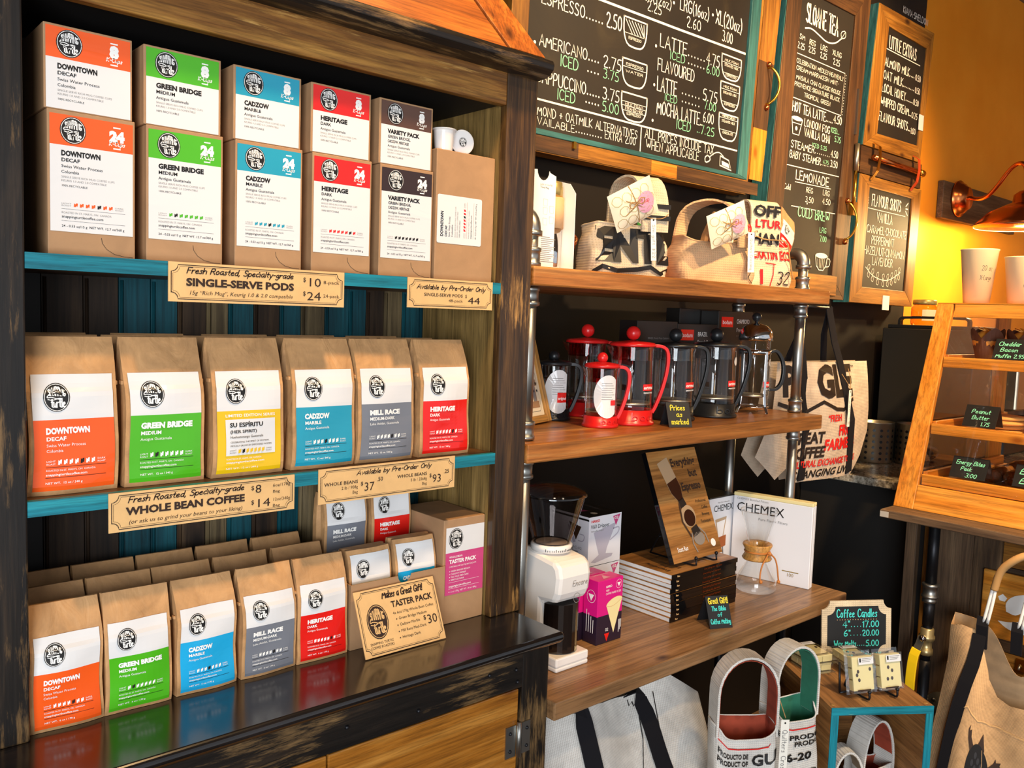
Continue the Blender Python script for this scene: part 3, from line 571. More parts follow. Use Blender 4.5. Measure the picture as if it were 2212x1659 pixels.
for i, (k, x, lab) in enumerate((('downtown', .368, 'kraft coffee bag with orange and white label, leftmost on the middle shelf'), ('green_bridge', .510, 'kraft coffee bag with green and white label on the middle shelf'), ('espiritu', .657, 'kraft coffee bag with yellow limited edition label on the middle shelf'), ('cadzow', .808, 'kraft coffee bag with teal blue and white label on the middle shelf'), ('mill_race', .949, 'kraft coffee bag with grey and white label on the middle shelf'), ('heritage', 1.097, 'kraft coffee bag with red and white label, rightmost on the middle shelf'))):
    t = make_bag(k, .133 + .003 * (i in (2, 3, 4)), .074, .247, '12 oz / 340 g', 20 + i, lab); setp(t, (x, .048, 1.2945), rz.uniform(-.01, .015)); BIG.append(t)
# second row, only the folded tops show above the front row
for x, y, s in ((.368, .131, 0), (.508, .134, 1), (.650, .134, 3), (.792, .134, 4), (.934, .134, 1), (1.075, .132, 4), (.374, .222, 3), (.55, .225, 0), (.72, .222, 4), (.88, .225, 3), (1.04, .22, 1)):
    dup(BIG[s], (x, y, 1.2945), rz.uniform(-.012, .012), 'kraft bag top showing behind the front row of middle shelf coffee bags', 'back rows of large coffee bags')
SML = []
for i, (k, x, lab, col) in enumerate((('downtown', .352, 'small kraft bag with orange label in front on the black counter', None), ('green_bridge', .462, 'small kraft bag with green label in front on the black counter', None), ('cadzow', .577, 'small kraft bag with bright blue label in front on the black counter', 'blue'), ('mill_race', .694, 'small kraft bag with grey label in front on the black counter', None), ('heritage', .805, 'small kraft bag with red label in front, beside the open kraft tray', None))):
    t = make_bag(k, .108, .062, .199, '6 oz / 170 g', 40 + i, lab, colour=col); setp(t, (x, .026, .9205), rz.uniform(-.015, .015)); SML.append(t)
for j, (y, xs) in enumerate(((.120, (.3545, .4645, .575, .690, .808)), (.212, (.3545, .4645, .578, .692, .807)))):
    for i, x in enumerate(xs):
        dup(SML[i], (x, y, .9205), rz.uniform(-.012, .012), 'kraft bag top in the %s row behind the small front bags on the counter' % ('second', 'third')[j], '%s row of small coffee bags' % ('second', 'third')[j])
# ------------------------------------------------------------------ single-serve cartons
def label_pod(b, w, h, kind, num, mp0, lh, m0):
    col, name, sub, org, dark = TXT[kind]; c = LC[col if not (kind == 'variety' and num == 24) else 'dark']
    def mp(u, v, l=0): return mp0(u, v, l)
    band = .046
    u0, u1 = m0, w - m0; W_ = u1 - u0; top = lh[1]; bot = lh[0]
    rect(b, u0, top - band, u1, top, c, mp, 1); rect(b, u0, bot, u1, top - band, LW, mp, 1)
    logo(b, u0 + W_ * .27, top - band * .49, .0185, .0205, mp)
    x = u0 + W_ * .80; text(b, str(num), x, top - .0295, .0175 if num == 8 else .0155, WINK, mp, al='c', bold=.075)
    hand(b, 'K-Cups', x, top - .0365, .0062, WINK, mp, al='c', w=.023, sw=.0011, shear=.2)
    for v in (.0085, .041): rect(b, x - .0055, top - v - .001, x + .0055, top - v + .001, WINK, mp, 2)
    m = u0 + W_ * .13; y = top - band
    text(b, name, m, y - .0155, .0079, INK, mp, bold=.055, w=W_ * min(.62, .046 * len(name) + .1)); text(b, sub, m, y - .0245, .0055, INK, mp, bold=.025, w=W_ * min(.45, .038 * len(sub) + .03))
    v = y - .0335
    for o in org: text(b, o, m, v, .0048 if o[1].islower() else .0055, INK, mp, w=W_ * min(.58, .026 * len(o)), bold=.005 if o[1].islower() else .025); v -= .0085
    v += .0015
    for o in ('SINGLE SERVE RICH MUG COFFEE CUPS', 'KEURIG 1.0 AND 2.0 COMPATIBLE'):
        if v > bot + .002: text(b, o, m, v, .0032, GINK, mp, w=W_ * (.64 if 'S' == o[0] else .54)); v -= .0056
    v -= .002
    if v > bot + .002: text(b, '100% RECYCLABLE', m, v, .0032, INK, mp, w=W_ * .31)
    if num == 24:
        bean_row(b, m, bot + .0385, W_ * .76, .0058, mp, dark, GINK, {'variety': INK}.get(kind, c)); ww = W_ * .77
        for q in (.0345, .0165): stroke(b, [(m, bot + q), (m + ww, bot + q)], .0004, INK, mp)
        text(b, 'ROASTED IN ST. MARYS, ON  CANADA', m, bot + .0275, .0032, GINK, mp, w=W_ * .6); text(b, 'snappingturtlecoffee.com', m, bot + .021, .0041, INK, mp, w=W_ * .5, bold=.01)
        text(b, '24 - 0.53 oz/15 g  NET WT. 12.7 oz/360 g', m, bot + .007, .0037, INK, mp, w=W_ * .76, bold=.01)
def carton(kind, num, x, y, z, w, d, h, label, rot=0):
    t = thing('pod_carton', label, 'coffee pod box', (x, y, z), rot)
    b = MB().box(0, w, 0, d, 0, h, KRAFTD); b.build('carton', t, bevel=.0012)
    mp = plane((0, -.0002, 0), (1, 0, 0), (0, 0, 1), (0, -1, 0), .0003); b = MB()
    if num == 8: label_pod(b, w, h, kind, 8, mp, (.0015, h - .0035), .004 if kind != 'downtown' else .003)
    else: label_pod(b, w, h, kind, 24, mp, (.036, h - .006), .0035)
    b.build('label', t)
    if num == 24:
        b = MB(); stroke(b, [(w * .62 + .024 * math.sin(a), .0 + .026 * (1 - math.cos(a)) * 1.15) for a in [i * PI / 16 for i in range(-8, 9)]][:9] if 0 else [(w * .60, .030), (w * .61, .022), (w * .66, .013), (w * .75, .006), (w * .87, .003), (w * .97, .0025)], .0007, BINK, plane((0, -.0002, 0), (1, 0, 0), (0, 0, 1), (0, -1, 0), .0002), 1); b.build('tear_tab', t)
    return t
COLN = {'downtown': 'orange', 'green_bridge': 'green', 'cadzow': 'blue', 'heritage': 'red', 'variety': 'brown'}
for k, x in (('downtown', .333), ('green_bridge', .478), ('cadzow', .6275), ('heritage', .775), ('variety', .922)):
    carton(k, 24, x, .010, 1.6685, .1275, .16, .2185, 'tall kraft carton of 24 pods with %s label on the top shelf' % COLN[k])
    carton(k, 8, x - .0035, .012, 1.8875, .1275, .15, .126, 'short kraft carton of 8 pods with %s label stacked on the taller carton' % COLN[k], .0)
t = thing('pod_carton', 'large plain brown carton with sideways white label at the end of the top shelf', 'coffee pod box', (1.056, .008, 1.6685))
MB().box(0, .156, 0, .21, 0, .268, KRAFTD).build('carton', t, bevel=.0015)
b = MB(); mp0 = plane((.004, -.0003, .0), (1, 0, 0), (0, 0, 1), (0, -1, 0), .0003); rect(b, 0, .076, .118, .176, LW, mp0, 1, r=.004)
mps = plane((.004, -.0003, .0), (0, 0, 1), (-1, 0, 0), (0, -1, 0), .0003)
text(b, 'DOWNTOWN', .09, -.016, .0075, INK, mps, w=.052, bold=.035); text(b, 'DECAF', .09, -.026, .0055, INK, mps, bold=.025); text(b, 'Swiss Water Process', .09, -.034, .0048, INK, mps, w=.042); text(b, 'Colombia', .09, -.0415, .0048, INK, mps)
text(b, 'SINGLE SERVE RICH MUG COFFEE CUPS', .09, -.049, .0032, GINK, mps, w=.064); text(b, 'KEURIG 1.0 AND 2.0 COMPATIBLE', .09, -.0545, .0032, GINK, mps, w=.054); text(b, '100% RECYCLABLE', .09, -.0605, .0032, INK, mps)
bean_row(b, .09, -.075, .075, .006, mps, 4, GINK, LC['red'])
for q in (-.078, -.096): stroke(b, [(.09, q), (.166, q)], .0004, LC['red'], mps)
text(b, 'ROASTED IN ST. MARYS, ON  CANADA', .09, -.085, .0032, GINK, mps, w=.06); text(b, 'snappingturtlecoffee.com', .09, -.0915, .0041, INK, mps, w=.05); text(b, '48 - 0.53 oz/15 g  NET WT. 25.4 oz/720 g', .09, -.104, .0037, INK, mps, w=.075)
b.build('label', t)
# two sample pods on top
def pod(label, loc, rot):
    t = thing('coffee_pod', label, 'coffee pod', loc); t.rotation_euler = rot
    MB().lathe([(.018, 0), (.0185, .002), (.0225, .04), (.0225, .043), (.0265, .0435), (.0265, .0455), (.0255, .046)], WHP, seg=32).build('cup', t)
    b = MB(); b.lathe([(.0235, .0463), (.0, .0464)], LW, seg=32, cap=False)
    logo(b, 0, 0, .009, .010, plane((0, 0, .0466), (1, 0, 0), (0, 1, 0), (0, 0, 1), .0002)); b.build('foil_lid', t); return t
pod('white single-serve pod standing upright on the large brown carton', (1.092, .035, 1.9370), (0, 0, 0))
pod('white single-serve pod lying on its side with the logo lid facing out', (1.150, .075, 1.9634), (PI / 2, 0, -.25))
# ------------------------------------------------------------------ taster pack corner
t = thing('taster_carton', 'tall kraft carton with pink and white label standing against the right hutch post', 'carton', (1.098, .004, .9205))
MB().box(0, .114, 0, .17, 0, .232, KRAFTD).build('carton', t, bevel=.0015)
b = MB(); mp0 = plane((0, -.0003, 0), (1, 0, 0), (0, 0, 1), (0, -1, 0), .0003)
rect(b, .006, .158, .112, .214, LW, mp0, 1); rect(b, .006, .064, .112, .158, LC['pink'], mp0, 1); logo(b, .033, .188, .0195, .023, mp0)
text(b, 'WHOLE BEAN', .016, .146, .0045, WINK, mp0, w=.036, bold=.01); text(b, 'TASTER PACK', .016, .134, .0085, WINK, mp0, w=.074, bold=.04); text(b, 'CONTAINS ONE 6oz/170g BAG EACH OF:', .016, .125, .0035, WINK, mp0, w=.076)
for i, s in enumerate(('GREEN BRIDGE MEDIUM', 'CADZOW MARBLE', 'MILL RACE MED-DARK', 'HERITAGE DARK')): dot(b, .018, .1165 - .0065 * i, .001, WINK, mp0); text(b, s, .021, .115 - .0065 * i, .0036, WINK, mp0)
for q in (.0915, .078): stroke(b, [(.016, q), (.1, q)], .0005, WINK, mp0)
text(b, 'snappingturtlecoffee.com', .016, .081, .0045, WINK, mp0, w=.062, bold=.01); text(b, '4 - 6 oz / 170 g  NET WT.  24 oz / 680 g', .016, .069, .004, WINK, mp0, w=.078); b.build('label', t)
TR = thing('taster_tray', 'low open kraft display tray with notched front holding four small coffee bags', 'display tray', (.867, -.002, .9205))
b = MB(); w = .232; p = [(0, .0, 0), (w, 0, 0), (w, 0, .133)] + [(w / 2 + .012 + .017 * math.cos(a), 0, .133 - .017 * math.sin(a)) for a in [i * PI / 8 for i in range(9)]] + [(0, 0, .133)]
b.prism(p, (0, .002, 0), KRAFTD); b.build('front_panel', TR)
b = MB()
for x in (0, w - .002): b.prism([(x, .002, 0), (x, .19, 0), (x, .19, .16), (x, .10, .16), (x, .03, .133), (x, .002, .133)], (.002, 0, 0), KRAFTD)
b.build('side_panel', TR)
MB().box(.002, w - .002, .19, .192, 0, .16, KRAFTD).build('back_panel', TR)
MB().box(.002, w - .002, .002, .19, 0, .002, KRAFTD).build('base_panel', TR)
MB().box(.003, w - .003, .003, .096, .002, .0285, KRAFTD).box(.003, w - .003, .098, .188, .002, .128, KRAFTD).build('riser', TR, bevel=.001)
for k, c, x, y, z, r, lab in (('green_bridge', None, .925, .046, .9500, .03, 'small green-labelled bag with folded top in the front of the kraft tray'), ('cadzow', 'blue', 1.038, .046, .9560, -.03, 'small blue-labelled bag with folded top in the front of the kraft tray'), ('mill_race', None, .925, .146, 1.0495, .0, 'small grey-labelled bag raised at the back of the kraft tray'), ('heritage', None, 1.040, .146, 1.0495, .0, 'small red-labelled bag raised at the back of the kraft tray')):
    setp(make_bag(k, .104, .05, .164, '6 oz / 170 g', int(x * 90 + y * 700), lab, colour=c, fold=True), (x, y, z), r)
def d5(b, mp, w, h):
    sc(b, 'Makes a Great Gift!', .062, .160, .107, .013, mp); bold(b, 'TASTER PACK', .080, .180, .086, .0125, mp, .03); slab(b, '4x 6oz/170g Whole Bean Coffee', .080, .180, .0715, .0055, mp)
    for i, s in enumerate(('Green Bridge Medium', 'Cadzow Marble', 'Mill Race Med-Dark', 'Heritage Dark')): dot(b, .086, .0615 - .0125 * i, .0014, BINK, mp); text(b, s, .091, .0595 - .0125 * i, .0056, BINK, mp)
    text(b, '$', .149, .047, .009, BINK, mp, bold=.01); text(b, '30', .157, .037, .019, BINK, mp)
    logo(b, .042, .065, .0245, .034, mp, BINK, CARD); text(b, 'SNAPPING TURTLE', .016, .022, .0052, BINK, mp, w=.054); text(b, 'COFFEE ROASTERS', .016, .0145, .0052, BINK, mp, w=.054)
card('taster_sign', 'tan great gift price sign leaning against the open kraft tray', .867, 1.061, .9222, 1.0524, -.0625, d5, rx=-.42)
# ------------------------------------------------------------------ pipe-and-plank shelf rack
R = thing('pipe_shelf_rack', 'pine plank shelf rack on grey iron pipes beside the hutch', 'shelf', (1.97, .2, FZ))
S1, S2, S3, S4 = 1.712, 1.306, .738, .10
for z, x1, y0, th in ((S1, 2.625, -.02, .044), (S2, 2.625, -.02, .046), (S3, 2.632, -.14, .043), (S4, 2.10, -.36, .043)):
    MB().box(1.312, x1, y0, .50, z - th, z, (RACK if z > 1 else RACKT)['X']).build('shelf', R, world=True, bevel=.004)
def pipe(pts, r=.0165, m=GALV): MB().tube(pts, r, m, 14).build('pipe', R, world=True)
def coupling(x, y, z, m=GALV):
    MB().lathe([(.019, 0), (.0235, .003), (.0235, .010), (.021, .012), (.021, .034), (.0235, .036), (.0235, .043), (.019, .046)], m, (x, y, z), 18).build('coupling', R, world=True)
def elbow(x, y, z):
    a = [(x, y + .036 * (1 - math.cos(t)), z + .036 * math.sin(t)) for t in [i * PI / 12 for i in range(7)]]
    b = MB().tube([(x, y, z - .014)] + a + [(x, y + .055, z + .036)], .0205, GALV, 16); b.tube([(x, y, z - .016), (x, y, z - .004)], .0245, GALV, 16); b.build('elbow', R, world=True)
for x in (1.352, 2.60):
    for y, up in ((.035 if x < 2 else .068, 1), (.31, 1)):
        if y > .1 or x > 2: pipe([(x, y, FZ if x > 2 else S4), (x, y, S3 - .043)], .0165, IRON)
        pipe([(x, y, S3), (x, y, S2 - .046)]); pipe([(x, y, S2), (x, y, S1 - .044)])
        for z in (S2 + .0005, S2 - .0925, S1 - .0905): coupling(x, y, z)
        if x < 2: pipe([(x, y, FZ), (x, y, S4 - .043)], .0165, IRON)
        if y < .1:
            coupling(x, y, S1 + .0005); pipe([(x, y, S1), (x, y, S1 + .09)], .0155, STEEL); elbow(x, y, S1 + .088); pipe([(x, y + .05, S1 + .124), (x, .598, S1 + .124)])
            MB().lathe([(.0, 0), (.045, 0), (.045, .005), (.024, .008), (.024, .018)], GALV, (x, .5985, S1 + .124), 20, Matrix.Rotation(PI / 2, 3, 'X')).build('wall_flange', R, world=True)
# ---- top shelf: boxed travel mug, vase, burlap gift bags
t = thing('mug_box', 'white cut-out gift box beside the left pipe on the top rack shelf', 'gift box', (1.374, .065, S1 + .001))
b = MB(); p = [(0, 0, 0), (.078, 0, 0), (.078, 0, .222), (.058, 0, .228)] + [(.036 + .02 * math.cos(a), 0, .232 - .024 * math.sin(a)) for a in [i * PI / 8 for i in range(9)]] + [(0, 0, .230)]
b.prism(p, (0, .0015, 0), PAPERW); b.build('front_panel', t)
MB().box(0, .0015, .0015, .10, 0, .225, PAPERW).build('side_panel', t)
b = MB(); b.prism([(.146, 0, 0), (.146, .10, 0), (.146, .10, .215), (.146, .06, .225), (.146, .02, .215), (.146, 0, .19)], (.0015, 0, 0), PAPERW); b.build('side_panel', t)
MB().box(.0015, .146, .0985, .10, 0, .215, PAPERW).build('back_panel', t); MB().box(.0015, .146, .0015, .0985, 0, .0015, PAPERW).build('base_panel', t)
b = MB(); mp0 = plane((0, -.0003, 0), (1, 0, 0), (0, 0, 1), (0, -1, 0), .0002)
text(b, 'Light to Use Fill', .026, .197, .0045, GINK, mp0); text(b, 'Travel Mug', .026, .190, .0045, INK, mp0)
for u, v in ((.045, .165), (.045, .145), (.066, .15), (.066, .125), (.045, .12)): stroke(b, [(u - .007, v), (u + .007, v), (u + .006, v - .016), (u - .006, v - .016), (u - .007, v)], .0006, GINK, mp0)
for i in range(14): rect(b, .034, .075 - .0045 * i, .034 + .03 + .006 * ((i * 7) % 4), .0765 - .0045 * i, GINK, mp0, 1)
b.build('lettering', t)
t = thing('travel_tumbler', 'steel travel tumbler with cork band standing inside the white gift box', 'tumbler', (1.481, .112, S1 + .004))
MB().lathe([(.026, 0), (.0275, .003), (.0295, .10)], CHROME, seg=30).build('body', t)
MB().lathe([(.0292, .10), (.0335, .1), (.0335, .175), (.0305, .175)], CORK, seg=30).build('cork_band', t)
MB().lathe([(.0298, .175), (.0298, .2), (.028, .205), (.027, .213), (.015, .217), (0, .217)], GOLDM, seg=30).build('lid', t)
t = thing('glazed_vase', 'glossy brown glazed vase with a moulded rose behind the boxed tumbler', 'vase', (1.598, .228, S1 + .001))
MB().lathe([(.0, .0), (.038, 0), (.047, .02), (.060, .07), (.062, .10), (.052, .15), (.040, .18), (.0365, .2), (.041, .222), (.038, .222), (.034, .2)], GLAZE, seg=36).build('body', t)
b = MB()
for k in range(3):
    r = .016 - .005 * k; c0 = Vector((.022, -.058 - .003 * k, .088))
    b.tube([c0 + Vector((r * math.cos(a) * (1 + .15 * math.sin(5 * a)), -.001 * k, r * math.sin(a))) for a in [i * PI / 9 + k for i in range(16)]], .0032, COPPER, 6)
for a in (2.2, 3.6, 5.2): b.tube([(.022 + .012 * math.cos(a), -.058, .088 + .012 * math.sin(a)), (.022 + .026 * math.cos(a), -.054, .088 + .026 * math.sin(a))], [.004, .001], COPPER, 6)
b.build('rose_relief', t)
def soft_bag(t, w, d, h, mat, lining, top=.92, belly=.04, seed=1, drop=.0, nm='body'):
    """open burlap bag; returns its front surface map (u across -1..1, v height in metres)"""
    rnd = random.Random(seed); ph = [rnd.uniform(0, 6) for _ in range(5)]
    def hw(s): return w / 2 * (1 + belly * math.sin(PI * min(1, s * 1.2)) - (1 - top) * s)
    def dd(s): return d / 2 * (1 + .1 * math.sin(PI * s) - .25 * s)
    def P(a, s):
        c, n = math.cos(a), math.sin(a); e = .42
        x = hw(s) * math.copysign(abs(c) ** e, c); y = dd(s) * math.copysign(abs(n) ** e, n)
        wob = .0035 * math.sin(3 * a + 7 * s + ph[0]) + .0025 * math.sin(5 * a - 11 * s + ph[1])
        rim = -drop * max(0, -n) ** 2 * s * s
        return Vector((x + wob * c, y + wob * n, h * s + .004 * math.sin(2 * a + ph[2]) * s + rim))
    b = MB(); b.grid(lambda i, j: P(2 * PI * i, j), 44, 14, mat)
    b.add([P(2 * PI * i / 44, 0) for i in range(44)], [tuple(range(44))[::-1]], mat); b.build(nm, t)
    b = MB(); b.grid(lambda i, j: P(-2 * PI * i, 1 - j * .75) * 1.0 - Vector((math.cos(2 * PI * i) * .003, -math.sin(2 * PI * i) * .003, -.0006)), 44, 8, lining); b.build('lining', t)
    b = MB(); b.tube([P(2 * PI * i / 44, 1) for i in range(44)], .0025, mat, 6, closed=True); b.build('hem', t)
    def mp(u, v, l=0):
        s = min(1, max(0, v / h)); x = u / hw(s); x = max(-.97, min(.97, x)); n = (1 - abs(x) ** (1 / .42)); n = max(0, n) ** .42
        a = -math.acos(max(-1, min(1, math.copysign(abs(x) ** (1 / .42), x))))
        q = P(a, s); return q + Vector((0, -.003 - .0005 * l, 0))
    return mp, P, hw
def arch(t, pts, w, mat, lining, across, name='handle'):
    b = MB(); pts = smoothpts3(pts, 2); b.strap(pts, w, mat, across, .003); b.build(name, t)
    return pts
def smoothpts3(p, it):
    p = [Vector(x) for x in p]
    for _ in range(it):
        q = [p[0]]
        for a, b in zip(p, p[1:]): q += [a * .75 + b * .25, a * .25 + b * .75]
        p = q + [p[-1]]
    return p
def paper_tag(t, p, w, h, s, string, tilt=0, sz=.008, rot=True):
    """strung paper tag hanging from p on the thing t"""
    x, y, z = p; b = MB().box(-w / 2, w / 2, 0, .0008, -h, 0, TAGW); mp = plane((0, -.0003, 0), (0, 0, -1), (1, 0, 0), (0, -1, 0), .0002)
    hand(b, s, h * .16, -sz * .45, sz, GINK, mp, w=h * .78, sw=sz * .12)
    dot(b, h * .05, 0, .0025, INK, mp); b.build('tag', t, loc=p, rot=(0, tilt, 0))
    MB().tube(smoothpts3(string, 2), .0012, TWINE, 6).build('tag_string', t)
def treat(label, loc, rot, sz=.085):
    t = thing('soap_packet', label, 'wrapped packet', loc); t.rotation_euler = rot
    b = MB(); b.grid(lambda i, j: Vector(((i - .5) * sz * 1.5, (j - .5) * .03 * (1 - (2 * i - 1) ** 4) - .004, 0)) + Vector((0, 0, sz * .5 * math.sin(1.2 * 0))), 2, 2, CREAM)
    b = MB(); W_, H_, D_ = sz * 1.35, sz * 1.0, .03
    prof = lambda i, j: Vector(((i - .5) * W_, -D_ * .5 * (1 - abs(2 * i - 1) ** 3) * (1 - abs(2 * j - 1) ** 3), (j - .5) * H_ ))
    b.grid(prof, 14, 14, CREAM); b.grid(lambda i, j: prof(1 - i, j) * 1.0 + Vector((0, D_ * (1 - abs(1 - 2 * i) ** 3) * (1 - abs(2 * j - 1) ** 3), 0)), 14, 14, CREAM)
    b.build('wrapper', t)
    mp = lambda u, v, l=0: prof(u / W_ + .5, v / H_ + .5) + Vector((0, -.0012 - .0003 * l, 0)); b = MB()
    rr = random.Random(3)
    for i in range(4):
        for j in range(3):
            cx, cz = -W_ * .36 + i * W_ * .21 + (j % 2) * W_ * .09, -H_ * .32 + j * H_ * .3
            stroke(b, [(cx + W_ * .1 * math.cos(a), cz + H_ * .13 * math.sin(a)) for a in [k * PI / 4 for k in range(9)]], .0012, GOLDM, mp)
    b.build('print', t)
    b = MB(); dot(b, W_ * .22, -H_ * .05, sz * .28, PINKP, mp, 2, 24); hand(b, 'Soap', W_ * .1, -H_ * .06, .012, REDP, mp, layer=3, sw=.001); b.build('label', t)
    b = MB()
    for a in (.5, 2.3, 1.6): b.tube([Vector((math.cos(a) * W_ * .5 * s, -D_ * .5 * (1 - s * s) - .002, math.sin(a) * H_ * .5 * s)) for s in [k / 6 - 1 for k in range(13)]], .0013, TWINE, 6)
    for sx in (-1, 1): b.tube([Vector((sx * .024 * math.sin(k * PI / 5), -D_ * .5 - .006, .014 * math.sin(k * 2 * PI / 5) * .6 + .006)) for k in range(6)], .0013, TWINE, 6)
    b.build('twine', t); return t
PINKP = plain('pink_sticker', 'dd9fb6', .4)
G1 = thing('burlap_gift_bag', 'cream burlap gift bag printed with big black letters on the top shelf', 'gift bag', (1.766, .125, S1 + .001), -.35)
mp1, P1, hw1 = soft_bag(G1, .235, .13, .135, BURLAP, PAT, .9, .06, 2, .0)
b = MB(); text(b, 'ENTE', -.108, .042, .082, INK, mp1, w=.225, bold=.07)
stroke(b, [(-.118, .008), (-.09, .022), (-.05, .012), (.01, .018), (.05, .026), (.085, .010), (.112, .020)], .012, INK, mp1); b.build('print', G1)
hp = arch(G1, [(.062, -.062, .12), (.06, -.066, .2), (.045, -.05, .262), (.03, .0, .27), (.02, .05, .245), (.02, .062, .13)], .085, BURLAP, PAT, (1, .1, 0))
b = MB()
mh = lambda u, v, l=0: Vector((.061 + u, -.071 - .0004 * l, v))
rect(b, -.042, .150, .043, .163, INK, mh, 1); rect(b, -.042, .181, .043, .193, INK, mh, 1); b.build('handle_print', G1)
paper_tag(G1, (.048, -.078, .155), .016, .112, 'Sm gift $22', [(.0, -.07, .172), (.02, -.078, .156), (.048, -.079, .152), (.08, -.078, .155), (.105, -.06, .172)], -.06)
treat('cellophane soap packet tied with twine in the black-lettered burlap bag', (1.684, .02, S1 + .18), (.25, -.5, -.35), .1)
def tilted(src, loc, rot, label):
    t = dup(src, loc, None, label); t.rotation_euler = rot; t.scale = (.86, .86, .95); return t
tilted(SML[1], (1.822, .150, S1 + .055), (-.03, .44, .05), 'kraft coffee bag with green label sticking out of the black-lettered burlap bag')
G1b = thing('burlap_gift_bag', 'peach burlap gift bag half hidden behind the black-lettered one', 'gift bag', (1.965, .285, S1 + .001), .1)
soft_bag(G1b, .20, .12, .15, BURLAPP, PAT, .88, .05, 6)
arch(G1b, [(-.04, -.05, .13), (-.04, -.05, .19), (-.04, 0, .215), (-.04, .05, .14)], .06, BURLAPP, PAT, (1, 0, 0))
tilted(SML[2], (1.955, .285, S1 + .05), (.0, .2, .1), 'kraft coffee bag with blue label sticking out of the peach burlap bag')
G2 = thing('burlap_gift_bag', 'plain tan burlap gift bag with red bean prints on its strap', 'gift bag', (2.158, .125, S1 + .001), -.3)
mp2, P2, hw2 = soft_bag(G2, .27, .13, .135, BURLAPB, PAT, .84, .06, 4, .012)
arch(G2, [(.075, -.066, .11), (.072, -.068, .17), (.045, -.055, .235), (.0, .0, .252), (-.06, .05, .22), (-.075, .055, .12)], .066, BURLAPB, PAT, (.9, .4, 0))
b = MB(); mh = lambda u, v, l=0: Vector((.074 + u, -.074 - .0004 * l + max(0, v - .17) * .22, v))
for u, v in ((-.012, .205), (-.022, .183), (.012, .165)): dot(b, u, v, .009, REDP, mh, 1, 24, .015); stroke(b, [(u - .003, v - .012), (u + .002, v), (u - .002, v + .012)], .0018, BURLAPB, mh, 2)
stroke(b, smoothpts([(.105, .07), (.098, .05), (.11, .04), (.1, .02), (.118, .005)], 1), .002, INK, mp2); b.build('print', G2)
paper_tag(G2, (.088, -.082, .155), .024, .118, 'Quilters Crossing', [(.05, -.075, .165), (.088, -.083, .15), (.12, -.07, .165), (.135, -.05, .16)], -.05, .009)
treat('cellophane soap packet tied with twine in the plain tan burlap bag', (2.085, .012, S1 + .165), (.25, -.42, -.35), .1)
tilted(SML[4], (2.20, .15, S1 + .03), (.0, .26, -.1), 'kraft coffee bag poking up behind the plain tan burlap bag')
G3 = thing('burlap_gift_bag', 'cream burlap bag with red and black lettering at the right end of the top shelf', 'gift bag', (2.405, .11, S1 + .001), -.3)
mp3, P3, hw3 = soft_bag(G3, .19, .11, .13, BURLAP, PAT, .97, .03, 8)
b = MB(); text(b, 'NERATIN ECO', -.092, .09, .03, REDP, mp3, w=.184, bold=.03); stroke(b, [(-.09, .078), (0, .076), (.09, .072)], .0025, REDP, mp3); stroke(b, [(.012, .076), (.01, .04), (.0, .004)], .003, REDP, mp3)
text(b, '1', -.05, .012, .045, REDP, mp3, bold=.04); hand(b, '32', .03, .012, .04, INK, mp3, sw=.004); b.build('print', G3)
arch(G3, [(-.03, -.052, .11), (-.03, -.056, .18), (-.028, -.05, .258), (-.03, -.01, .272), (-.03, .045, .24), (-.03, .05, .12)], .115, BURLAP, PAT, (1, 0, 0))
b = MB(); mh = lambda u, v, l=0: Vector((-.03 + u, -.0605 - .0004 * l, v))
text(b, 'OFF', -.052, .218, .034, INK, mh, w=.104, bold=.04); text(b, 'LTUR', -.044, .183, .025, REDP, mh, w=.1, bold=.03); text(b, 'HAN', -.052, .133, .034, INK, mh, w=.106, bold=.03); b.build('handle_print', G3)
MB().tube(smoothpts3([(-.07, -.063, .155), (-.04, -.068, .145), (.03, -.068, .148), (.06, -.062, .14), (.065, -.066, .09), (.085, -.064, .03)], 2), .002, TWINE, 6).build('drawstring', G3)
tilted(SML[4], (2.452, .100, S1 + .08), (-.02, .50, .0), 'kraft coffee bag with red label leaning out of the rightmost burlap bag')
# ---- middle shelf: framed notice, French presses, dark cartons
t = thing('framed_notice', 'light wood framed notice with sepia photo leaning at the left end of the press shelf', 'picture frame', (1.480, .190, S2 + .006), .33, None, -.27)
fw, fh = .175, .345; b = MB()
MB().box(0, .02, 0, .016, 0, fh, OAKF['Z']).build('frame_stile', t, bevel=.002); MB().box(fw - .02, fw, 0, .016, 0, fh, OAKF['Z']).build('frame_stile', t, bevel=.002)
MB().box(.02, fw - .02, 0, .016, 0, .02, OAKF['X']).build('frame_rail', t, bevel=.002); MB().box(.02, fw - .02, 0, .016, fh - .02, fh, OAKF['X']).build('frame_rail', t, bevel=.002)
b = MB().box(.02, fw - .02, .009, .015, .02, fh - .02, CREAM); mp0 = plane((.02, .0088, .02), (1, 0, 0), (0, 0, 1), (0, -1, 0), .0003); w_ = fw - .04; h_ = fh - .04
stroke(b, [(.012, .02), (.02, .012), (w_ - .02, .012), (w_ - .012, .02), (w_ - .012, h_ - .02), (w_ - .02, h_ - .012), (.02, h_ - .012), (.012, h_ - .02), (.012, .02)], .001, INK, mp0, 1)
for i in range(16): rect(b, .04, h_ - .04 - .009 * i, w_ - .024 - .01 * ((i * 5) % 3), h_ - .0365 - .009 * i, GINK if i % 5 else PINKP, mp0, 1)
rect(b, .07, .125, w_ - .02, .185, CARD, mp0, 2); poly(b, [(.092, .180), (.104, .180), (.1, .165), (.112, .155), (.106, .132), (.096, .13), (.086, .145), (.094, .162)], BEAN, mp0, 3)
rect(b, .018, .022, w_ - .018, .10, KRAFTD, mp0, 2)
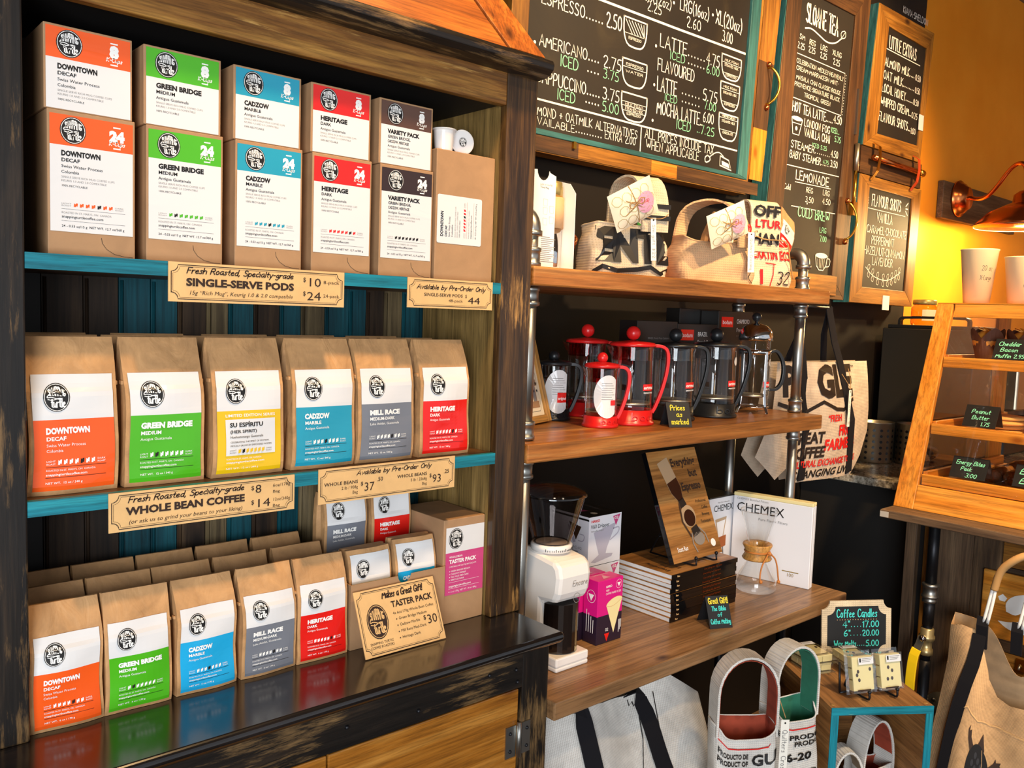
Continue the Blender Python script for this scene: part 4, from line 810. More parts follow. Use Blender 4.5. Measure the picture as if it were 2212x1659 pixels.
for i in range(6): dot(b, .03 + .017 * i, .088, .0045, BEAN, mp0, 4, 10); rect(b, .023 + .017 * i, .04, .037 + .017 * i, .082, CREAM if i % 2 else GINK, mp0, 3); dot(b, .03 + .017 * i, .068, .004, INK, mp0, 4, 8)
b.build('notice', t)
def press(name, label, loc, r, h, mat, rz=-.75, sleeve=False, lidm=None, pct='original', band=None):
    """French press: base cup with raised ring, glass beaker, lid, knob, side handle, plunger"""
    t = thing('french_press', label, 'French press', loc, rz); hb = h * .155; hg = h * .80; f = BLKP
    b = MB().lathe([(0, 0), (r * 1.12, 0), (r * 1.14, .004), (r * 1.12, .008), (r * 1.045, .011), (r * 1.045, hb), (r * 1.0, hb), (r * .99, .012), (0, .012)], mat, seg=36)
    mpb = lambda u, v, l=0: Vector(((r * 1.05 + .0003 * l) * math.sin(u / r + .75), -(r * 1.05 + .0003 * l) * math.cos(u / r + .75), v))
    hand(b, 'bodum', -.9 * r, hb * .36, hb * .5, mat, mpb, w=1.9 * r, sw=.0022, layer=4); b.build('base', t)
    b = MB().lathe([(r * .97, .0125), (r * .985, .02), (r * .985, hg - .01), (r * 1.03, hg)], GLASS, seg=36, cap=False); b.build('beaker', t)
    b = MB(); b.add([(r * .985 * math.cos(PI + s * .3), r * .985 * math.sin(PI + s * .3), hg - .004) for s in (-1, -.5, .5, 1)] + [(-r * 1.28, s * .004, hg + .001) for s in (-1, 1)] + [(r * .985 * math.cos(PI + s * .25), r * .985 * math.sin(PI + s * .25), hg - .03) for s in (-1, 1)], [(0, 1, 4), (1, 2, 5, 4), (2, 3, 5), (0, 4, 6), (4, 5, 7, 6), (3, 7, 5)], GLASS, True); b.build('spout', t)
    if band: MB().lathe([(r * .95, hg - .038), (r * .95, hg - .002)], band, seg=36, cap=False).build('lid_skirt', t)
    b = MB().lathe([(r * 1.0, hg), (r * 1.09, hg + .001), (r * 1.09, hg + .007), (r * .98, hg + .011), (.012, hg + .016), (0, hg + .016)], lidm or mat, seg=36); b.build('lid', t)
    MB().tube([(0, 0, hb * 1.5), (0, 0, hg + .02)], .0025, CHROME, 8).build('plunger_rod', t)
    MB().lathe([(0, hb * 1.32), (r * .93, hb * 1.32), (r * .95, hb * 1.4), (r * .93, hb * 1.48), (0, hb * 1.48)], STEEL, seg=28).build('plunger', t)
    MB().ball((0, 0, h - r * .30), r * .335, mat if mat is not CHROME else BLKP, 18).build('knob', t)
    return t, hb, hg
def press_handle(t, r, hb, hg, mat):
    pts = smoothpts3([(r * 1.03, 0, hg + .003), (r * 1.45, 0, hg + .002), (r * 1.72, 0, hg - .012), (r * 1.72, 0, hg * .72), (r * 1.5, 0, hg * .45), (r * 1.2, 0, hb * 1.15), (r * 1.04, 0, hb * .75)], 2)
    MB().strap(pts, .014, mat, (0, 1, 0), .0045).build('handle', t, bevel=.002)
def press_label(t, r, h, z, a0):
    b = MB(); mpl = lambda u, v, l=0: Vector(((r * .99 + .0004 + .0003 * l) * math.sin(u / r + a0), -(r * .99 + .0004 + .0003 * l) * math.cos(u / r + a0), v))
    rect(b, -.024, z, .024, z + .018, LC['red'], mpl, 0, 6, 1); text(b, 'original', -.022, z + .004, .009, WINK, mpl, w=.044, bold=.03, layer=1); text(b, 'FRENCH PRESS', -.022, z - .008, .0042, WINK, mpl, w=.042, bold=.02)
    b.build('label', t)
def round_tag(t, r, a0, z, rad, red=False):
    b = MB(); q = lambda u, v, l=0: Vector(((r * 1.02 + .002 + .0004 * l) * math.sin(u / r * .8 + a0), -(r * 1.02 + .002 + .0004 * l) * math.cos(u / r * .8 + a0), v))
    pts = [(rad * math.cos(a), rad * 1.25 * math.sin(a)) for a in [i * PI / 14 for i in range(28)]]; pts = [(min(x, rad * .62), y) for x, y in pts]
    b.add([q(0, z, 0)] + [q(x * s, z + y * s, 0) for s in (.5, 1) for x, y in pts], [(0, 1 + i, 1 + (i + 1) % 28) for i in range(28)] + [(1 + i, 29 + i, 29 + (i + 1) % 28, 1 + (i + 1) % 28) for i in range(28)], LW)
    for i in range(8): rect(b, -rad * .45, z + rad * .75 - i * rad * .13, rad * (.3 + .1 * (i % 3)), z + rad * .78 - i * rad * .13, GINK, q, 1, 3, 1)
    if red: rect(b, -rad * .1, z - rad * .62, rad * .6, z - rad * .05, LC['red'], q, 2, 3, 1); text(b, 'original', -rad * .05, z - rad * .45, .008, WINK, q, w=rad * .62, layer=3, bold=.02)
    else: rect(b, rad * .2, z - rad * .5, rad * .6, z - rad * .2, LC['red'], q, 2, 2, 1)
    b.build('card_tag', t)
V = .70
for lab, loc, r, h, m, band, tagk in (
 ('small black French press with white card tag beside the framed notice', (1.700, .305, S2 + .0005), .047, .195, BLKP, SMOKE, 'r'),
 ('large red French press standing behind the others at the left', (1.866, .335, S2 + .0005), .059, .272, REDP, REDG, None),
 ('small red French press with white half-round card tag in front', (1.708, .125, S2 + .0005), .044, .200, REDP, REDG, 'w'),
 ('large red French press with red side handle in the middle of the shelf', (1.838, .132, S2 + .0005), .0595, .272, REDP, REDG, None),
 ('large black French press directly behind the folded price card', (2.038, .140, S2 + .0005), .059, .268, BLKP, SMOKE, None),
 ('large black French press nearest the chrome one', (2.236, .136, S2 + .0005), .064, .272, BLKP, SMOKE, None)):
    t, hb, hg = press('french_press', lab, loc, r, h, m, rz=-.62, band=band)
    press_handle(t, r, hb, hg, m)
    if tagk: round_tag(t, r, .2, hg * .53, r * 1.05, tagk == 'r')
    else: press_label(t, r, h, hb + .055, .75)
    if loc[0] > 2.2:
        b = MB(); mpl = lambda u, v, l=0: Vector(((r * .99 + .0006) * math.sin(u / r + .95), -(r * .99 + .0006) * math.cos(u / r + .95), v)); dot(b, 0, hg * .8, .013, LW, mpl, 0, 16); b.build('sticker', t)
# chrome press
t = thing('french_press', 'chrome framed French press with domed lid and black handle at the right end', 'French press', (2.445, .132, S2 + .003), -.62); r = .05; hg = .235
b = MB()
for k in range(4):
    a = k * PI / 2 + .4; c, s = math.cos(a), math.sin(a)
    b.strap([(r * 1.35 * c, r * 1.35 * s, .0), (r * 1.12 * c, r * 1.12 * s, .022), (r * 1.03 * c, r * 1.03 * s, .06), (r * 1.03 * c, r * 1.03 * s, hg - .035)], .009, CHROME, (-s, c, 0), .0012)
b.lathe([(r * 1.02, .018), (r * 1.05, .018), (r * 1.05, .022), (r * 1.02, .022)], CHROME, seg=32, cap=False); b.lathe([(r * 1.02, hg - .045), (r * 1.05, hg - .045), (r * 1.05, hg - .03), (r * 1.02, hg - .03)], CHROME, seg=32, cap=False); b.build('chrome_cage', t)
MB().lathe([(0, .02), (r * .9, .02), (r * .99, .028), (r * .99, hg), (r * 1.03, hg + .003)], GLASS, seg=36, cap=False).build('beaker', t)
MB().lathe([(r * 1.1, hg + .0), (r * 1.1, hg + .012), (r * 1.06, hg + .02), (r * .98, hg + .034), (r * .7, hg + .048), (r * .3, hg + .054), (.006, hg + .056), (.006, hg + .062)], CHROME, seg=36).build('lid', t)
MB().ball((0, 0, hg + .076), .0155, BLKP, 18).build('knob', t)
MB().tube([(0, 0, .06), (0, 0, hg + .04)], .0025, CHROME, 8).build('plunger_rod', t)
MB().lathe([(0, .052), (r * .93, .052), (r * .95, .056), (r * .93, .06), (0, .06)], STEEL, seg=28).build('plunger', t)
pts = smoothpts3([(r * 1.04, 0, hg - .035), (r * 1.5, 0, hg - .03), (r * 2.0, 0, hg - .07), (r * 2.0, 0, hg * .45), (r * 1.6, 0, .075), (r * 1.04, 0, .075)], 2)
MB().strap(pts, .016, BLKP, (0, 1, 0), .005).build('handle', t, bevel=.002); press_label(t, r, .3, .085, .75)
b = MB(); mpl = lambda u, v, l=0: Vector(((r * .99 + .0006) * math.sin(u / r + 1.0), -(r * .99 + .0006) * math.cos(u / r + 1.0), v)); dot(b, 0, .165, .012, LW, mpl, 0, 16); b.build('sticker', t)
def dark_carton(x, y, w, d, h, label, lines, red=None):
    t = thing('press_carton', label, 'carton', (x, y, S2 + .0005)); MB().box(0, w, 0, d, 0, h, DARKB).build('carton', t, bevel=.0015)
    b = MB(); mp = plane((0, -.0003, 0), (1, 0, 0), (0, 0, 1), (0, -1, 0), .0003)
    if red: rect(b, red[0], red[1], red[0] + .066, red[1] + .034, LC['red'], mp, 1); text(b, 'bodum', red[0] + .006, red[1] + .010, .014, WINK, mp, w=.054, layer=2)
    for u, v, hh, s, wd in lines: text(b, s, u, v, hh, WINK if hh > .008 else GINK, mp, w=wd)
    b.build('lettering', t); return t
dark_carton(1.958, .222, .191, .070, .290, 'dark carton with white small print behind the black presses', ((.05, .235, .006, 'BRAZIL French Press Cafetière', .10), (.05, .21, .006, 'Probablement la meilleure façon de', .125), (.05, .2, .006, 'faire du café', .05)))
dark_carton(2.151, .222, .209, .070, .284, 'dark carton with red square logo in the middle behind the black presses', ((.102, .245, .015, 'BRAZIL', .052), (.102, .222, .012, 'French Press', .08), (.102, .208, .006, '12 Cup Coffee Maker', .08)), (.016, .232))
dark_carton(2.362, .222, .196, .070, .330, 'taller dark carton with red square logo next to the rear pipe', ((.102, .29, .015, 'CHAMBORD', .075), (.102, .262, .014, 'French Press', .1), (.102, .246, .006, '12 Cup Coffee Maker', .08)), (.016, .277))
for x in (2.455,): dark_carton(2.25, .294, .22, .056, .334, 'dark blank carton at the back between the two lettered ones', ())
def tent(label, loc, rz, w, h, rows):
    t = thing('tent_card', label, 'price card', loc, rz); s = h * .45
    b = MB(); b.hexa([(0, 0, 0), (w, 0, 0), (w, .0015, 0), (0, .0015, 0)], [(0, s, h), (w, s, h), (w, s + .0015, h), (0, s + .0015, h)], SLATE); b.build('front_leaf', t)
    b = MB(); b.hexa([(0, 2 * s, 0), (w, 2 * s, 0), (w, 2 * s + .0015, 0), (0, 2 * s + .0015, 0)], [(0, s, h), (w, s, h), (w, s + .0015, h), (0, s + .0015, h)], SLATE); b.build('back_leaf', t)
    n = Vector((0, -h, s)).normalized(); ez = Vector((0, s, h)).normalized(); mp = plane(Vector((0, 0, 0)) + n * .0004, (1, 0, 0), ez, n, .0003); b = MB(); L = math.hypot(s, h)
    for u, v, hh, st, wd, m in rows: hand(b, st, u * w, v * L, hh, m, mp, w=wd * w, sw=hh * .17)
    b.build('lettering', t); return t
tent('folded black card reading prices as marked in front of the black presses', (1.872, .018, S2 + .0005), -.45, .07, .066, ((.16, .68, .015, 'Prices', .62, YELC), (.38, .42, .013, 'as', .25, YELC), (.14, .12, .015, 'marked', .72, YELC)))
# ---- lower shelf: grinder, boxes, books, coffee maker
GR = thing('coffee_grinder', 'white burr coffee grinder with smoky bean hopper at the left end of the low shelf', 'coffee grinder', (1.424, -.028, S3 + .0005))
GW, GD, GH = .112, .17, .292; b = MB()
b.box(0, GW, 0, GD, 0, .012, WHP); b.prism([(0, 0, .012), (GW, 0, .012), (GW, 0, .035), (0, 0, .035)], (0, GD, 0), WHP); b.build('foot', GR, bevel=.004)
b = MB(); prof = [(.062, .036), (.062, GH - .13), (.015, GH - .125), (.004, GH - .10), (.0, GH - .06), (.006, GH - .035), (.02, GH - .022), (GD - .03, GH - .006), (GD - .006, GH - .03), (GD, GH - .07), (GD, .036)]
b.prism([(0, y, z) for y, z in prof], (GW, 0, 0), WHP); b.build('body', GR, bevel=.012)
b = MB(); mp0 = plane((0, .0, 0), (1, 0, 0), (0, 0, 1), (0, -1, 0), .0006); hand(b, 'Encore', .045, GH - .085, .014, GINK, mp0, w=.05, sw=.0015, shear=.2)
stroke(b, [(.068 + .011 * math.cos(a), GH - .118 + .012 * math.sin(a) + .0) for a in [i * PI / 6 for i in range(13)]], .0012, GINK, plane((0, .0068, 0), (1, 0, 0), (0, 0, 1), (0, -1, 0), .0006)); b.build('lettering', GR)
b = MB(); b.prism([(GW * .5 + GW * .44 * math.cos(a), .056 - .05 * math.sin(a), .037) for a in [i * PI / 12 for i in range(13)]], (0, 0, .122), plain('dark_grounds_bin', '17100d', .08, spec=.8)); b.build('grounds_bin', GR)
b = MB(); c0 = (GW / 2, .09, GH - .012); b.lathe([(.052, 0), (.053, .014), (.049, .018)], WHP, c0, 36)
for i in range(22): a = -2.6 + i * .1; b.box(-.0006, .0006, -.0006, .0004, 0, .004 if i % 5 else .007, INK, Matrix.Translation((c0[0] + .0533 * math.cos(a), c0[1] + .0533 * math.sin(a), c0[2] + .004)) @ Matrix.Rotation(a + PI / 2, 4, 'Z'))
b.build('dial_ring', GR)
b = MB(); b.lathe([(.047, .006), (.048, .02), (.082, .138), (.083, .142)], SMOKE, c0, 40, cap=False); b.build('hopper', GR)
b = MB(); b.lathe([(.0, .012), (.03, .012), (.044, .02)], BLKP, c0, 30, cap=False); b.build('hopper_base', GR)
b = MB(); b.lathe([(.086, .139), (.086, .143), (.078, .150), (.05, .160), (.02, .164), (0, .164)], SMOKE, c0, 40, cap=False); b.build('lid', GR)
b = MB(); mpl = lambda u, v, l=0: Vector((c0[0] + .0665 * math.sin(u / .066 + .75), c0[1] - .0665 * math.cos(u / .066 + .75), c0[2] + v)); dot(b, 0, .072, .011, LW, mpl, 0, 14); b.build('sticker', GR)
def vbox(z, label):
    t = thing('dripper_box', label, 'product box', (1.768, .205, z)); w, d, h = .138, .15, .1445; MB().box(0, w, 0, d, 0, h, WHITEB).box(0, w, 0, d, h, h + .0008, DARKB).build('box', t, bevel=.001)
    b = MB(); mp = plane((0, -.0003, 0), (1, 0, 0), (0, 0, 1), (0, -1, 0), .0003); g = plain('cup_grey', 'b9b4c0', .4) if 'cup_grey' not in bpy.data.materials else bpy.data.materials['cup_grey']
    poly(b, [(.02, .098), (.115, .118), (.078, .045), (.074, .03), (.105, .026), (.1, .018), (.03, .008), (.012, .012), (.045, .03)], g, mp, 1); stroke(b, smoothpts([(.105, .1), (.13, .104), (.128, .085), (.092, .068)], 2), .004, g, mp, 1)
    text(b, 'HARIO', .008, .128, .0075, LC['red'], mp, w=.036, bold=.03); text(b, 'V60 Dripper', .007, .110, .0125, INK, mp, w=.078); text(b, 'V60透過ドリッパー' if 0 else 'V60 coffee dripper', .008, .1, .005, GINK, mp, w=.055)
    poly(b, [(.1, .137), (.132, .141), (.114, .108)], LC['pink'], mp, 2); text(b, '02', .1055, .1275, .0085, WINK, mp, w=.018, layer=3, bold=.02)
    mq = plane((-.0003, d, 0), (0, -1, 0), (0, 0, 1), (-1, 0, 0), .0003); poly(b, [(.07, .12), (.12, .112), (.1, .07)], BEAN, mq, 1); poly(b, [(.064, .11), (.075, .108), (.1, .065), (.09, .06)], g, mq, 1); stroke(b, smoothpts([(.115, .09), (.135, .09), (.13, .07), (.11, .07)], 1), .003, g, mq, 1)
    text(b, 'VDC-02', .075, .045, .008, GINK, mq, w=.05)
    for i in range(5): rect(b, .07, .036 - .006 * i, .11 + .006 * (i % 3), .0385 - .006 * i, GINK, mq, 1)
    rect(b, 0, .133, d, .1385, INK, mq, 1); b.build('print', t)
    b = MB(); mt = plane((0, d, h + .0011), (0, -1, 0), (1, 0, 0), (0, 0, 1), .0003); text(b, 'V60 Dripper', .02, .1, .012, GINK, mt, w=.08); dot(b, .12, .05, .011, CREAM, mt, 1, 14); poly(b, [(.06, .05), (.09, .06), (.085, .03)], LC['pink'], mt, 1); b.build('lid_print', t); return t
vbox(S3 + .0005, 'white dripper box at the bottom of the two-box stack behind the pink filter boxes'); vbox(S3 + .1465, 'white dripper box with dark lid on top of another behind the pink filter boxes')
def pbox(x, y, label):
    t = thing('filter_box', label, 'product box', (x, y, S3 + .0005)); w, d, h = .098, .05, .172
    MB().box(0, w, 0, d, 0, h * .44, PURPB).box(0, w, 0, d, h * .44, h, PINKB).build('box', t, bevel=.001)
    b = MB(); mp = plane((0, -.0003, 0), (1, 0, 0), (0, 0, 1), (0, -1, 0), .0003)
    poly(b, [(.036, .098)] + [(.065 + .031 * math.cos(a), .106 + .013 * math.sin(a) + .006 * math.cos(a)) for a in [PI - i * PI / 8 for i in range(9)]] + [(.066, .022)], WAX, mp, 1); stroke(b, smoothpts([(.036, .1), (.06, .095), (.096, .112)], 2), .0012, CARD, mp, 2)
    text(b, 'HARIO', .03, .150, .0065, WINK, mp, w=.024, bold=.02); text(b, 'V60', .03, .14, .006, WINK, mp); text(b, 'COFFEE PAPER FILTER', .03, .131, .006, WINK, mp, w=.06)
    stroke(b, [(.081 + .011 * math.cos(a), .154 + .012 * math.sin(a)) for a in [i * PI / 8 for i in range(17)]], .0008, WINK, mp, 1); poly(b, [(.074, .158), (.088, .158), (.081, .146)], WINK, mp, 1)
    poly(b, [(.03, .026), (.05, .026), (.04, .004)], LC['red'], mp, 1); text(b, '02', .033, .032, .009, WINK, mp)
    for i in range(3): rect(b, .085 + .004 * i, .02 + .006 * i, .087 + .004 * i, .055, WINK, mp, 1)
    mq = plane((-.0003, d, 0), (0, -1, 0), (0, 0, 1), (-1, 0, 0), .0003); stroke(b, [(.027 + .015 * math.cos(a), .128 + .017 * math.sin(a)) for a in [i * PI / 8 for i in range(17)]], .001, WINK, mq, 1); poly(b, [(.017, .134), (.037, .134), (.027, .116)], WINK, mq, 1)
    for i in range(4): rect(b, .012 + .008 * i, .03, .014 + .008 * i, .09 - .008 * i, WINK, mq, 1)
    mt = plane((0, 0, h + .0003), (1, 0, 0), (0, 1, 0), (0, 0, 1), .0003); poly(b, [(.03, .01), (.06, .012), (.05, .035)], PINKP, mt, 1); text(b, 'COFFEE PAPER FILTER', .02, .038, .004, WINK, mt, w=.06); b.build('print', t); return t
pbox(1.632, .036, 'pink and black paper filter box with cone picture, front one of three'); pbox(1.620, .090, 'pink paper filter box in the middle of the row of three'); pbox(1.612, .144, 'pink paper filter box at the back of the row of three')
bh = .0139; rb = random.Random(9)
for i in range(10):
    top = i == 9; t = thing('book', 'coffee brewing book with brown wood cover lying on top of the book stack' if top else 'black-spined coffee book in the flat stack', 'book', (1.930 + rb.uniform(-.003, .003), .028 + rb.uniform(-.002, .003), S3 + .0005 + i * bh), rb.uniform(-.008, .008), None if top else 'flat stack of coffee books')
    w, d = .318, .222
    MB().box(.003, w - .003, .004, d - .003, .0012, bh - .0015, PAGE).build('page_block', t)
    b = MB().box(0, w, 0, d, 0, .0012, BOOKB).box(0, w, 0, d, bh - .0014, bh - .0003, BOOKB).box(0, w, -.001, .0012, 0, bh - .0003, BLKG)
    mp = plane((0, -.0013, 0), (1, 0, 0), (0, 0, 1), (0, -1, 0), .0003); text(b, 'Rao', .022, .0045, .0055, CARD, mp, w=.012, bold=.03); text(b, 'Everything but Espresso', .148, .0045, .006, COPPER, mp, w=.088, bold=.01)
    if top:
        mt = plane((.003, d - .003, bh - .0003), (1, 0, 0), (0, -1, 0), (0, 0, 1), .0003); mt = plane((w, 0, bh - .0001), (0, 1, 0), (-1, 0, 0), (0, 0, 1), .0003)
        text(b, 'Everything', .03, .285, .016, BINK, mt, w=.09, bold=.01); text(b, 'but', .06, .26, .016, BINK, mt); text(b, 'Espresso', .03, .235, .016, BINK, mt, w=.08); text(b, 'Scott Rao', .16, .03, .01, CREAM, mt)
    b.build('cover', t)
zt = S3 + .0005 + 10 * bh
t = thing('book', 'upright coffee brewing book with glass siphon cover displayed on the book stack', 'book', (1.982, .062, zt + .0145), 0, None, -.385)
w, h = .238, .335; MB().box(.003, w - .003, .0015, .0145, .003, h - .003, PAGE).build('page_block', t)
b = MB().box(0, w, 0, .0014, 0, h, BOOKB).box(0, w, .0146, .016, 0, h, BOOKB).box(-.001, .0006, 0, .016, 0, h, BLKG); b.build('cover', t)
b = MB(); mp = plane((0, -.0004, 0), (1, 0, 0), (0, 0, 1), (0, -1, 0), .0004); g1 = plain('book_print_glass', 'b59a78', .2); g2 = plain('book_print_coffee', '2a120a', .2); g3 = plain('book_print_steel', '8e867c', .2)
text(b, 'Everything', .098, .282, .025, BINK, mp, w=.118, bold=.03); text(b, 'but', .172, .245, .024, BINK, mp, w=.04, bold=.03); text(b, 'Espresso', .122, .205, .025, BINK, mp, w=.094, bold=.03)
for i, s in enumerate(('Professional', 'Coffee', 'Brewing', 'Techniques')): text(b, s, .222, .162 - .021 * i, .0105, INK, mp, al='r', sx=.75)
text(b, 'Scott Rao', .03, .03, .014, WINK, mp, w=.05, bold=.02); dot(b, .205, .035, .012, WINK, mp, 1, 16)
A_ = Vector((.062, .305)); B_ = Vector((.142, .062)); D_ = (B_ - A_).normalized(); N_ = Vector((-D_.y, D_.x))
def ax(s, o): q = A_ + D_ * s + N_ * o; return (q.x, q.y)
poly(b, [ax(0, -.027), ax(.0, .027), ax(.1, .027), ax(.135, .012), ax(.135, -.012), ax(.1, -.027)], g1, mp, 1); poly(b, [ax(.068, -.026), ax(.068, .026), ax(.1, .026), ax(.133, .012), ax(.133, -.012), ax(.1, -.026)], g2, mp, 2)
rect_ = [ax(.13, -.014), ax(.13, .014), ax(.155, .016), ax(.155, -.016)]; poly(b, rect_, INK, mp, 2); c_ = A_ + D_ * .187; dot(b, c_.x, c_.y, .034, g1, mp, 1, 24); dot(b, c_.x + .003, c_.y - .006, .026, g2, mp, 2, 24)
stroke(b, [ax(.14, -.016), ax(.19, -.038), ax(.24, -.03)], .007, BEAN, mp, 3); poly(b, [ax(.222, -.016), ax(.222, .016), ax(.25, .02), ax(.25, -.02)], INK, mp, 3); dot(b, ax(.262, 0)[0], ax(.262, 0)[1], .026, g3, mp, 3, 24, .02)
for o in (-.036, .034): stroke(b, [ax(.235, o * .6), ax(.262, o), ax(.29, o * .95)], .005, g3, mp, 3)
b.build('print', t)
t = thing('display_easel', 'small black wire easel holding the upright coffee book', 'easel', (2.1, .051, zt + .0005))
b = MB()
for x in (-.045, .055): b.tube([(x, -.012, .022), (x, -.014, .006), (x, -.002, .003), (x, .06, .003), (x, .16, .004)], .0028, IRON, 8); b.ball((x, -.012, .026), .0055, IRON, 10); b.tube([(x, .045, .003), (x, .10, .12), (x, .16, .004)], .0028, IRON, 8)
b.tube([(-.045, .13, .06), (.055, .13, .06)], .0025, IRON, 8); b.build('wire_frame', t)
tent('folded black card praising the coffee bible in front of the book stack', (1.985, -.072, S3 + .0005), -.42, .072, .082, ((.1, .76, .016, 'Great Gift!', .85, YELC), (.2, .54, .012, 'The Bible', .62, TEALC), (.42, .36, .011, 'of', .2, TEALC), (.08, .14, .013, 'Coffee Making', .86, TEALC)))
t = thing('coffee_maker_box', 'tall white coffee maker box with dark lid behind the upright book', 'product box', (2.372, .225, S3 + .0005)); w, d, h = .152, .15, .272
MB().box(0, w, 0, d, 0, h, WHITEB).box(-.0005, w + .0005, -.0005, d, h - .004, h + .001, DARKB).build('box', t, bevel=.001); b = MB(); mp = plane((0, -.0008, 0), (1, 0, 0), (0, 0, 1), (0, -1, 0), .0003)
text(b, 'CHEMEX', .024, .222, .023, INK, mp, w=.108); text(b, 'Filter-Drip Coffeemaker', .045, .25, .005, GINK, mp); poly(b, [(.035, .195), (.1, .2), (.085, .13), (.055, .13)], g1, mp, 1); poly(b, [(.043, .185), (.092, .19), (.08, .13), (.058, .13)], WHITEB, mp, 2); poly(b, [(.04, .13), (.1, .136), (.1, .098), (.034, .09)], COPPER, mp, 3)
stroke(b, [(.055, .09), (.045, .02)], .003, INK, mp, 2); stroke(b, [(.085, .095), (.098, .02)], .003, INK, mp, 2); b.build('print', t)
ang = math.atan2(-.265, .055)
for k, (dx, lab) in enumerate(((0, 'flat white filter box with cream top edge standing at the right end, front one'), (.0185, 'flat white filter box with cream top edge standing behind the front one'))):
    t = thing('paper_filter_box', lab, 'product box', (2.495 + dx, .215 + .004 * k, S3 + .0005), ang); w, d, h = .27, .0172, .285
    MB().box(0, w, 0, d, 0, h - .012, WHITEB).box(0, w, 0, d, h - .012, h, WAX).build('box', t, bevel=.002)
    if not k:
        b = MB(); mp = plane((0, -.0003, 0), (1, 0, 0), (0, 0, 1), (0, -1, 0), .0003); text(b, 'CHEMEX', .012, .222, .032, INK, mp, w=.165); text(b, 'CHEMEX® Bonded Filters' if 0 else 'CHEMEX Bonded Filters', .012, .262, .007, GINK, mp, w=.11); text(b, 'Pure Flavor Filters', .09, .2, .009, GINK, mp, w=.1)
        text(b, '100', .195, .03, .012, GOLDM, mp); rect(b, .18, .045, .235, .048, GOLDM, mp, 1); b.build('print', t)
t = thing('pour_over_carafe', 'hourglass glass coffee carafe with wooden collar and leather tie', 'coffee maker', (2.395, .050, S3 + .0005))
MB().lathe([(0, .004), (.05, .003), (.064, .008), (.067, .018), (.06, .045), (.022, .12), (.021, .132), (.03, .16), (.056, .256), (.058, .262), (.0595, .264), (.058, .266), (.0565, .262)], GLASS, seg=44, cap=False).build('carafe', t)
b = MB(); b.lathe([(.027, .112), (.044, .105), (.047, .110), (.036, .13), (.047, .152), (.045, .157), (.031, .152), (.024, .13)], OAKF['Z'], seg=36, cap=False); b.build('wood_collar', t)
b = MB(); th = [i * PI / 12 for i in range(25)]; b.tube([(.039 * math.cos(a), .039 * math.sin(a), .131) for a in th], .003, plain('leather_tie', 'b8702e', .6), 8, closed=True); L_ = bpy.data.materials['leather_tie']
for p in ([(.0, -.040, .131), (-.02, -.05, .128), (-.042, -.045, .1), (-.05, -.045, .06), (-.047, -.05, .047)], [(.0, -.040, .131), (.02, -.052, .12), (.028, -.058, .09), (.034, -.06, .05), (.04, -.06, .034)], [(-.012, -.045, .136), (0, -.048, .131), (.014, -.045, .126)]): b.tube(smoothpts3(p, 2), .0026, L_, 8)
b.ball((-.048, -.049, .05), .006, L_, 10); b.ball((.037, -.06, .038), .006, L_, 10); b.ball((0, -.045, .131), .007, L_, 10); b.build('leather_tie', t)
# ---- under the rack: totes
t = thing('canvas_tote', 'large cream woven tote with two black straps slumped under the low shelf', 'tote bag', (1.68, -.01, S4 + .001))
b = MB(); TOPC = [(-.345, .56), (-.28, .565), (-.18, .535), (-.08, .508), (.02, .495), (.06, .515), (.10, .54), (.16, .53), (.24, .48), (.32, .43), (.37, .32), (.40, .2)]
def ctop(u):
    x = -.345 + .745 * u
    for (a, p), (c, q) in zip(TOPC, TOPC[1:]):
        if x <= c: return p + (q - p) * (x - a) / (c - a)
    return TOPC[-1][1]
def tf(u, v):
    x = -.345 + .745 * u; z = ctop(u) * v; return Vector((x + .02 * math.sin(5 * v + 2), -.13 * (1 - v ** 1.6) - .02 * math.sin(6 * u + 2 * v) * (1 - v * .6) - .012 * math.sin(13 * u + 5 * v) - .015, z))
b.grid(tf, 46, 24, COTTON); b.build('front_panel', t)
b = MB(); b.grid(lambda u, v: Vector((-.345 + .745 * u, .06 + .14 * (1 - v), (ctop(u) + .028 * math.exp(-((u - .62) / .16) ** 2)) * v)), 30, 12, COTTON); b.build('back_panel', t)
b = MB()
for u0, s, e, k in ((.13, 1.0, .30, .16), (.52, 1.04, .68, .2)): pass
st = lambda u, v: tf(u, min(1, v)) + Vector((0, -.006, .0))
b.strap([tf(.17, 1) + Vector((0, .02, -.02)), tf(.20, 1) + Vector((0, -.008, .004))] + [st(.20 + .17 * s, 1 - .85 * s) for s in [i / 12 for i in range(1, 13)]], .055, STRAP, (1, 0, .1)); b.build('strap', t)
b = MB(); b.strap([tf(.50, 1) + Vector((0, .02, -.02)), tf(.53, 1) + Vector((0, -.008, .005))] + [st(.53 + .22 * s, 1 - .85 * s) for s in [i / 12 for i in range(1, 13)]], .055, STRAP, (1, 0, .1)); b.build('strap', t)
b = MB()
q = lambda u, v, l=0: tf(u, v) + Vector((0, -.003 - .0004 * l, 0))
stroke(b, [(.49, .98), (.495, .95), (.51, .955), (.515, .93), (.53, .94)], .004, INK, q); stroke(b, [(.53, .94), (.55, .75), (.53, .62), (.45, .55), (.38, .52)], .004, INK, q); stroke(b, [(.6, .92), (.63, .75), (.6, .6)], .004, INK, q); b.build('print', t)
